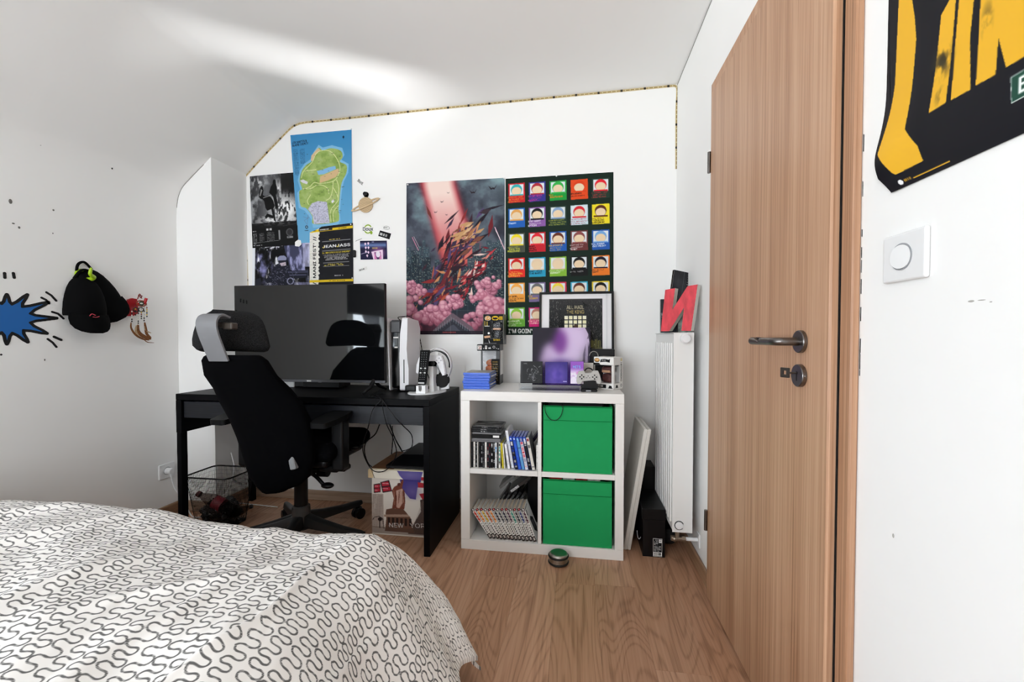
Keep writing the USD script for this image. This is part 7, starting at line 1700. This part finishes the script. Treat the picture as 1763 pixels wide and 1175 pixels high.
c.poly(P_((330, 600), (465, 590), (460, 640), (440, 690), (430, 780), (395, 775), (370, 740), (340, 680)), "#4a3f86"); c.blend(np.clip(1 - np.hypot((c.X - 250) / 70, (c.Y - 130) / 80), 0, 1) * 0.7, "#7a6aa0")
c.poly(P_((442, 645), (520, 655), (520, 684), (444, 686)), "#b8303a"); c.poly(P_((450, 735), (520, 715), (520, 770), (470, 778)), "#a82a34"); c.poly(P_((456, 780), (520, 760), (520, 1050), (380, 1050), (460, 870)), "#4a3a36")
for i in range(14): c.line(P_((400 + i * 9, 1045), (470 + i * 4, 790)), 2, "#8a766c", 0.6)
st = "#7a4030"
c.poly(P_((245, 900), (250, 870), (280, 860), (355, 862), (372, 885), (400, 930), (420, 1040), (240, 1040), (250, 940)), "#6a4a3c"); c.poly(P_((236, 912), (300, 905), (380, 900), (398, 918), (236, 930)), "#a88a78")
for i in range(6): c.rect(*bxy(258 + i * 26, 932), *bxy(272 + i * 26, 990), "#2a1c18")
c.poly(P_((285, 860), (296, 780), (285, 720), (300, 690), (318, 676), (345, 690), (362, 720), (366, 800), (360, 862)), st); c.poly(P_((310, 720), (350, 700), (356, 800), (330, 855), (312, 850)), "#d8b8a8", 0.8); c.ell(*bxy(330, 672), 12, 14, "#5a3028")
for i in range(16):
    r_ = np.random.default_rng(i); x = r_.uniform(290, 360); c.line(P_((x, r_.uniform(700, 760)), (x + r_.uniform(-8, 8), r_.uniform(790, 858))), 3, ["#4a2018", "#b88a74"][i % 2], 0.7)
c.poly(P_((330, 690), (340, 650), (352, 620), (356, 645), (348, 690)), st)
c.line(P_((165, 960), (175, 938), (205, 928), (228, 945), (235, 1020)), 4, "#241818"); c.ell(*bxy(211, 950), 13, 15, "#241818"); c.rect(*bxy(207, 960), *bxy(213, 1020), "#241818")
c.rect(*bxy(160, 1010), *bxy(530, 1060), "#5a463c", 0.5)
c.text("NEW", *bxy(262, 1010), 36, "#241818", w=96, rot=-2, bold=True); c.text("NEW", *bxy(264, 1008), 34, "#e8e0d8", w=92, rot=-2); c.text("YORK", *bxy(390, 1002), 36, "#241818", w=128, rot=-2, bold=True); c.text("YORK", *bxy(392, 1000), 34, "#e8e0d8", w=122, rot=-2)
face(nb, "front_print", c, bxl + 0.001, bxr - 0.001, 0.002, bh_ + 0.020, byf_ - 0.0002, m=PRINTM)
c = Sheet(370, 90, 110, "#ece4d4"); c.rect(0, 0, 30, 90, "#d8bd92"); c.poly([(165, 0), (310, 0), (300, 60), (330, 90), (200, 90), (180, 50)], "#5a4f92"); c.blend(np.clip(1 - np.hypot((c.X - 240) / 80, (c.Y - 40) / 60), 0, 1) * 0.5, "#8a80b0")
c.poly([(300, 55), (370, 62), (370, 90), (300, 90)], "#b8303a"); c.line([(20, 0), (38, 90)], 2.5, "#2a1c18")
face(nb, "lid_print", c, bxl - 0.013, bxr + 0.011, bh_ - 0.001, bh_ + 0.042, byf_ - 0.0122, m=PRINTM)
part(nb, "lid_top_print", bx(bxl - 0.006, byf_, bh_ + 0.0452, bxl + 0.12, byb_, bh_ + 0.0458, 0), mat("lid_brown", "#7a5030", 0.6, noise=0.3, nscale=20))
t = thing("game_console", "black rounded console lying on the New York box under the desk", "game console", (-0.86, 2.18, bh_ + 0.046))
gx0, gx1 = -0.965, -0.715
part(t, "casing", loft([np.array([(gx0, 2.03, bh_ + 0.0465), (gx1, 2.03, bh_ + 0.0465), (gx1, 2.32, bh_ + 0.0465), (gx0, 2.32, bh_ + 0.0465)]), np.array([(gx0, 2.03, bh_ + 0.062), (gx1, 2.03, bh_ + 0.062), (gx1, 2.32, bh_ + 0.066), (gx0, 2.32, bh_ + 0.066)]), np.array([(gx0 + 0.05, 2.12, bh_ + 0.095), (gx1, 2.12, bh_ + 0.10), (gx1, 2.31, bh_ + 0.115), (gx0 + 0.07, 2.31, bh_ + 0.11)])]), BLACKP)
part(t, "trim_line", bx(gx0 + 0.004, 2.0290, bh_ + 0.0515, gx1 - 0.004, 2.0300, bh_ + 0.0545, 0), DGREY)

# ------------------------------------------------------------------ radiator corner
rad = thing("radiator", "tall white panel radiator on the right wall behind the cabinet", "radiator", (0.464, 2.10, 0.17))
RX0, RX1, RY0, RY1, RZ0, RZ1 = 0.420, 0.508, 1.90, 2.305, 0.170, 1.045
RADW = mat("radiator_enamel", "#ecebe8", 0.3)
part(rad, "end_panel", bx(RX0 + 0.004, RY0, RZ0, RX1, RY0 + 0.0015, RZ1 - 0.003, 0.0005), RADW)
part(rad, "end_panel", bx(RX0 + 0.004, RY1 - 0.0015, RZ0, RX1, RY1, RZ1 - 0.003, 0.0005), RADW)
part(rad, "top_grille", bx(RX0, RY0, RZ1 - 0.0025, RX1, RY1, RZ1, 0.0008), RADW)
part(rad, "rear_panel", bx(RX1 - 0.012, RY0 + 0.002, RZ0 + 0.01, RX1 - 0.002, RY1 - 0.002, RZ1 - 0.03, 0.002), RADW)
part(rad, "front_panel", bx(RX0 + 0.006, RY0 + 0.0016, RZ0 + 0.004, RX0 + 0.012, RY1 - 0.0016, RZ1 - 0.004, 0.0008), RADW)
nrib = 9
for i in range(nrib):
    y = RY0 + 0.035 + (RY1 - RY0 - 0.07) * i / (nrib - 1)
    part(rad, "rib", rbox(RX0 - 0.002, y - 0.0125, RZ0 + 0.035, RX0 + 0.0058, y + 0.0125, RZ1 - 0.045, 0.0036), RADW, smooth=40)
vp = at(1181, 583, x=0.47)
part(rad, "upper_valve", lathe([(0, 0), (0.020, 0), (0.022, 0.004), (0.022, 0.018), (0.016, 0.026), (0, 0.027)], (0.470, RY0 - 0.0002, 1.018), "-y", 28), WPLAST, smooth=35)
lv_ = part(rad, "lower_valve", lathe([(0, 0), (0.0165, 0), (0.0165, 0.006), (0.012, 0.008), (0, 0.008)], (0.452, RY0 - 0.0002, 0.202), "-y", 28), WPLAST, smooth=35)
part(lv_, "valve_ring", sweep([(0.452 + 0.0185 * math.cos(a), RY0 - 0.003, 0.202 + 0.0185 * math.sin(a)) for a in np.linspace(0.4, 5.6, 26)], 0.0016, 6), DGREY, smooth=True)
BRASS = mat("valve_metal", "#9c8f80", 0.35, metal=0.9)
pv = part(rad, "pipe_valve", cat_([cyl((0.452, RY0 + 0.03, 0.168), (0.452, RY0 + 0.03, 0.135), 0.010, 16), cyl((0.425, RY0 + 0.03, 0.130), (0.487, RY0 + 0.03, 0.130), 0.0115, 18), cyl((0.470, RY0 + 0.03, 0.130), (0.484, RY0 + 0.03, 0.130), 0.0145, 6), mov(trimesh.creation.icosphere(2, 0.0125), 0.440, RY0 + 0.028, 0.128)]), BRASS, smooth=30)
part(rad, "wall_pipe", cyl((0.487, RY0 + 0.03, 0.130), (0.5448, RY0 + 0.03, 0.130), 0.0085, 16), WPLAST, smooth=30)
part(rad, "escutcheon", rbox(0.538, RY0 + 0.012 - 0.002, 0.098, 0.5449, RY0 + 0.05, 0.16, 0.003), WPLAST, smooth=30)
for z in (0.30, 0.92): part(rad, "wall_bracket", bx(RX1 - 0.001, 2.05, z - 0.02, 0.5449, 2.08, z + 0.02, 0.001), RADW)

# red letter and dark cases on the radiator
rt = RZ1 + 0.0004
def RQ(pts, y, s=5.875): return [tuple(at(1110 + a / s, 440 + b / s, y=y)[[0, 2]]) for a, b in pts]
lt = thing("wooden_letter", "red painted wooden letter with white edges standing on the radiator", "letter", (0.455, 1.96, rt))
lpts = RQ([(190, 768), (232, 340), (322, 328), (296, 550), (432, 316), (520, 306), (462, 764), (378, 764), (402, 528), (268, 766)], 1.93)
lp2 = Polygon([(a, max(b, rt)) for a, b in lpts])
lp2 = affinity.translate(affinity.scale(lp2, 1.18, 1.0, origin=(0.455, rt)), 0.017, 0)
def LR(m): return rot(m, -34, (0, 0, 1), (0.465, 1.965, 0))
lm = LR(ext(lp2, "xz", 1.9306, 1.966))
part(lt, "letter_body", lm, mat("letter_edge_white", "#d9d6cc", 0.6))
lf = LR(ext(lp2, "xz", 1.9294, 1.9304))
part(lt, "red_face", lf, mat("letter_red", "#d63c48", 0.6, noise=0.25, nscale=40, stretch=(1, 1, 0.4)))
yk = ext(Polygon(RQ([(275, 766), (398, 580), (392, 606), (300, 766)], 1.93)), "xz", 1.9400, 1.9610)
t = thing("record_case", "dark charcoal case standing at the left behind the red letter", "case", (0.43, 2.08, rt))
q = RQ([(153, 455), (228, 432)], 2.07)
part(t, "case_shell", rot(bx(0.400, 2.055, rt, 0.470, 2.075, rt + 0.158, 0.001), -3, (1, 0, 0), (0.43, 2.07, rt)), mat("case_charcoal", "#2c2f34", 0.35))
c = Sheet(70, 158, 50, "#31353a"); c.rect(0, 68, 70, 80, "#6a6e72", 0.8); c.rect(0, 66, 70, 68, "#b0b2b4", 0.7); c.rect(0, 84, 70, 86, "#b0b2b4", 0.7); c.scrib(4, 71, 60, 6, "#d8d8d8", 0.8, 3); c.rect(52, 4, 60, 40, "#9aa0a4", 0.5)
sh = sheet(c, (0.4005, 2.0548, rt + 0.001), (0.4695, 2.0548, rt + 0.001), (0.4695, 2.0548, rt + 0.157), (0.4005, 2.0548, rt + 0.157), N_, 0.0003)
MM = trimesh.transformations.rotation_matrix(math.radians(-3), (1, 0, 0), (0.43, 2.07, rt))
part(t, "cover_print", ((np.c_[sh[0], np.ones(len(sh[0]))] @ MM.T)[:, :3], sh[1], sh[2]), PRINT)
t = thing("record_case", "black gloss case tilted high behind the red letter", "case", (0.48, 2.16, rt))
mm = bx(-0.045, 0, 0, 0.045, 0.012, 0.30, 0.001)
KM = trimesh.transformations.translation_matrix((0.475, 2.12, rt + 0.002)) @ trimesh.transformations.rotation_matrix(math.radians(9), (0, 1, 0)) @ trimesh.transformations.rotation_matrix(math.radians(22), (0, 0, 1)) @ trimesh.transformations.rotation_matrix(math.radians(-4), (1, 0, 0))
m_ = mm.copy(); m_.apply_transform(KM); part(t, "case_shell", m_, mat("case_black_gloss", "#141416", 0.18))
c = Sheet(90, 300, 50, "#2a2a2d"); c.blend(np.clip(c.noise(30, 60, 3, 4) - 0.35, 0, 1), "#5a5a5e"); c.line([(58, 0), (58, 300)], 1.5, "#8a8a8e"); c.rect(76, 0, 90, 300, "#0c0c0e"); c.scrib(78, 10, 8, 5, "#c8c8c8", 0.9, 3, rows=20, gap=12)
sh = sheet(c, (-0.0445, -0.0002, 0.0005), (0.0445, -0.0002, 0.0005), (0.0445, -0.0002, 0.2995), (-0.0445, -0.0002, 0.2995), N_, 0.0003)
part(t, "cover_print", ((np.c_[sh[0], np.ones(len(sh[0]))] @ KM.T)[:, :3], sh[1], sh[2]), PRINT)
t = thing("record_case", "pale printed case low between the strokes of the red letter", "case", (0.48, 2.03, rt))
part(t, "case_shell", bx(0.463, 1.985, rt, 0.505, 1.995, rt + 0.14, 0.001), mat("case_pale_mix", "#8a948c", 0.4, noise=0.6, nscale=40))

# leaning boards, shoe boxes, door stop
for i, (dx, lb, m_) in enumerate(((0.0, "white board leaning right of the cabinet, the left one of two", "#dedbd4"), (0.0172, "white board leaning right of the cabinet, the right one of two", "#d6d2ca"))):
    b = bx(0.2335 + dx, 2.05, 0.0, 0.2335 + dx + 0.0165, 2.37, 0.592, 0.002)
    b = rot(b, 9.0, (0, 1, 0), (0.2325 + 0.034, 2.0, 0.0)); b = mov(b, 0.0, 0, 0.0055 if False else 0.0)
    b = mov(b, 0, 0, -b.vertices[:, 2].min() + 0.0003)
    solo("board", b, mat(f"board_white_{i}", m_, 0.45), lb, "board", "white boards leaning beside the cabinet")
t = thing("shoe_box", "black shoe box with a white label under the radiator", "shoe box", (0.35, 2.14, 0))
SBX = mat("shoebox_black", "#08080a", 0.4, spec=0.25, noise=0.2, nscale=30)
part(t, "body", bx(0.316, 2.003, 0.0004, 0.4155, 2.25, 0.175, 0.001), SBX)
part(t, "lid", bx(0.3125, 1.999, 0.1755, 0.4175, 2.254, 0.226, 0.002), SBX)
c = Sheet(41, 85, 44, "#efefec"); c.rect(2, 2, 39, 83, "#18181a"); c.rect(26, 4, 38, 20, "#f0f0ee"); c.text("42", 28, 15, 8, "#18181a", w=8, bold=True); c.scrib(5, 6, 18, 4, "#e8e8e6", 0.9, 1, rows=4, gap=7); c.scrib(5, 36, 30, 4, "#e8e8e6", 0.9, 2, rows=4, gap=7); c.rect(3, 64, 38, 81, "#efefec")
rb2 = np.random.default_rng(5); xx = 5
while xx < 36: ww = rb2.uniform(0.6, 2); c.rect(xx, 66, xx + ww, 79, "#18181a"); xx += ww + rb2.uniform(0.6, 1.6)
part(t, "label", sheet(c, (0.362, 2.0028, 0.004), (0.403, 2.0028, 0.004), (0.403, 2.0028, 0.088), (0.362, 2.0028, 0.088), N_, 0.0004), PRINTM)
part(t, "pull_loop", tube([(0.2895, 2.0015, 0.12), (0.293, 1.998, 0.09), (0.300, 1.998, 0.083), (0.306, 2.001, 0.092)], 0.0016, 6), GREYP, smooth=True)
solo("shoe_box", bx(0.334, 2.262, 0.0004, 0.416, 2.384, 0.345, 0.002), SBX, "taller black box in the corner behind the labelled shoe box", "shoe box")
solo("black_bag", rbox(0.422, 2.12, 0.0006, 0.500, 2.36, 0.085, 0.03), RUBBER, "black bag pushed under the radiator beside the shoe box", "bag", smooth=35)
p = at(961, 974, z=0)
ds = thing("door_stop", "round steel door stop with black rubber rings in front of the cabinet", "door stop", (-0.071, 1.885, 0))
part(ds, "steel_body", lathe([(0.0, 0.0015), (0.041, 0.0015), (0.0425, 0.004), (0.0425, 0.041), (0.040, 0.046), (0.034, 0.050), (0.02, 0.0525), (0.0, 0.053)], (-0.071, 1.885, 0), n=40), SILVER, smooth=30)
for z in (0.0085, 0.036): part(ds, "rubber_ring", sweep([(-0.071 + 0.0428 * math.cos(a), 1.885 + 0.0428 * math.sin(a), z) for a in np.linspace(0, 2 * np.pi, 41)], 0.0042, 8, cap=False), RUBBER, smooth=True)

# ------------------------------------------------------------------ right wall: light switch and the big poster
sw = thing("light_switch", "white light switch on the right wall beside the door", "light switch", (XR, 0.785, 1.16))
part(sw, "plate", rbox(XR - 0.0085, 0.739, 1.120, XR - 0.0003, 0.831, 1.201, 0.004), WPLAST, smooth=30)
part(sw, "switch_ring", lathe([(0.0205, 0.0), (0.0225, 0.0), (0.0225, 0.0012), (0.0205, 0.0012), (0.0205, 0.0)], (XR - 0.0086, 0.787, 1.1605), "-x", 36), GREYP, smooth=30)
part(sw, "rocker", rot(lathe([(0, 0.0), (0.0198, 0.0), (0.0198, 0.0035), (0, 0.004)], (XR - 0.0075, 0.787, 1.1605), "-x", 36), 7, (0, 0, 1), (XR - 0.0075, 0.787, 1.16)), WPLAST, smooth=30)
# poster: black with torn looking yellow letters; canvas axes: x = distance from its left edge towards the camera (mm), y down (mm)
YEL = "#eab22e"
PZ0, PZ1, PZM = 1.277, 2.195, 1.625


def big_print(z0, z1, nx):
    """the print between the heights z0 and z1; x = millimetres from the left edge, y = millimetres down from z1"""
    c = Sheet(600, (z1 - z0) * 1000, nx, "#0d0e16")
    def wp_(y, z): return ((0.837 - y) * 1000, (z1 - z) * 1000)
    c.blend(np.clip(c.noise(120, 90, 4, 4) - 0.4, 0, 1) * 0.3, "#2a2c3c")
    for p in (((0.816, 1.97), (0.780, 1.95), (0.784, 1.72), (0.781, 1.62), (0.7805, 1.590), (0.783, 1.578), (0.7765, 1.545), (0.772, 1.507), (0.781, 1.372), (0.757, 1.333), (0.750, 1.305), (0.804, 1.303), (0.831, 1.353), (0.816, 1.46), (0.812, 1.60)),
              ((0.727, 1.510), (0.702, 1.532), (0.711, 1.374), (0.739, 1.374)), ((0.694, 1.570), (0.672, 1.570), (0.675, 1.492), (0.679, 1.443), (0.674, 1.371), (0.703, 1.373), (0.702, 1.448)),
              ((0.664, 1.590), (0.645, 1.570), (0.600, 1.570), (0.560, 1.40), (0.560, 1.368), (0.628, 1.371), (0.639, 1.415), (0.641, 1.370), (0.667, 1.372)),
              ((0.55, 1.56), (0.50, 1.56), (0.50, 1.37), (0.55, 1.37)), ((0.48, 1.56), (0.40, 1.56), (0.41, 1.37), (0.47, 1.37)), ((0.38, 1.56), (0.29, 1.55), (0.30, 1.37), (0.37, 1.37))):
        c.poly([wp_(*q) for q in p], YEL)
    a, b = wp_(0.714, 1.552); c.ell(a, b, 15, 20, YEL)
    gr = np.clip((c.noise(14, 26, 9, 5) - 0.46) * 6, 0, 1)
    for y0, z0_, rx, rz2, s_ in ((0.722, 1.440, 20, 28, 1.0), (0.655, 1.54, 14, 24, 0.8), (0.655, 1.45, 9, 26, 0.6), (0.722, 1.39, 10, 14, 0.6)):
        a, b = wp_(y0, z0_); c.blend(gr * np.clip(1.2 - np.hypot((c.X - a) / rx, (c.Y - b) / rz2), 0, 1) * s_, "#3a321c")
    a, b = wp_(0.622, 1.357); c.poly([(a, b + 2), (a + 120, b), (a + 118, b + 36), (a + 2, b + 36)], "#c8d2cc"); c.poly([(a + 1.2, b + 3.2), (a + 118, b + 1.2), (a + 116, b + 34.4), (a + 2.6, b + 34.8)], "#1f4a3c"); c.text("E", a + 8, b + 28, 19, "#eef2ee", bold=True)
    a, b = wp_(0.805, 1.287); c.ell(a, b, 5, 5, "#f2f2f2"); c.scrib(a + 8, b - 3, 16, 5, YEL, 1, 2); c.rect(a + 26, b + 1, a + 98, b + 2.6, YEL)
    return c


def big_sheet(z0, z1, nx):
    f0, f1 = (z0 - PZ0) / (PZ1 - PZ0), (z1 - PZ0) / (PZ1 - PZ0)
    def bend(S, Tt):
        T_ = f0 + (f1 - f0) * Tt
        cr = np.exp(-((S / 0.09) ** 2) - (((T_ - 0.075) / 0.055) ** 2))
        return 0.0012 + 0.009 * cr * (1 + 0.25 * np.sin(40 * T_)) + 0.0035 * (0.5 + 0.5 * np.sin(7 * S + 2 + 3 * T_)) * np.clip(S * 8, 0, 1) * (1 - np.abs(2 * T_ - 1) ** 4)
    lx, rx = lambda f: 0.838 - 0.004 * f, lambda f: 0.238 - 0.016 * f
    m = sheet(big_print(z0, z1, nx), (XR - 0.0008, lx(f0), z0), (XR - 0.0008, rx(f0), z0), (XR - 0.0008, rx(f1), z1), (XR - 0.0008, lx(f1), z1), (-1, 0, 0), 0.0006, bend, edge="#101014")
    v = m[0]; t = (v[:, 2] - PZ0) / 0.918; s = (0.838 - v[:, 1]) / 0.6
    v[:, 1] += 0.012 * np.exp(-((t - 0.085) / 0.06) ** 2) * np.clip(1 - s * 3.0, 0, 1) - 0.020 * np.clip(1 - t / 0.035, 0, 1) * np.clip(1 - s * 4, 0, 1)
    return m


lo, hi = big_sheet(PZ0, PZM, 470), big_sheet(PZM, PZ1, 110)
sp_ = (np.vstack([lo[0], hi[0]]), np.vstack([lo[1], hi[1] + len(lo[0])]), np.vstack([lo[2], hi[2]]))
solo("poster", sp_, PRINTG, "big black poster with torn yellow letters on the right wall", "poster", smooth=True)
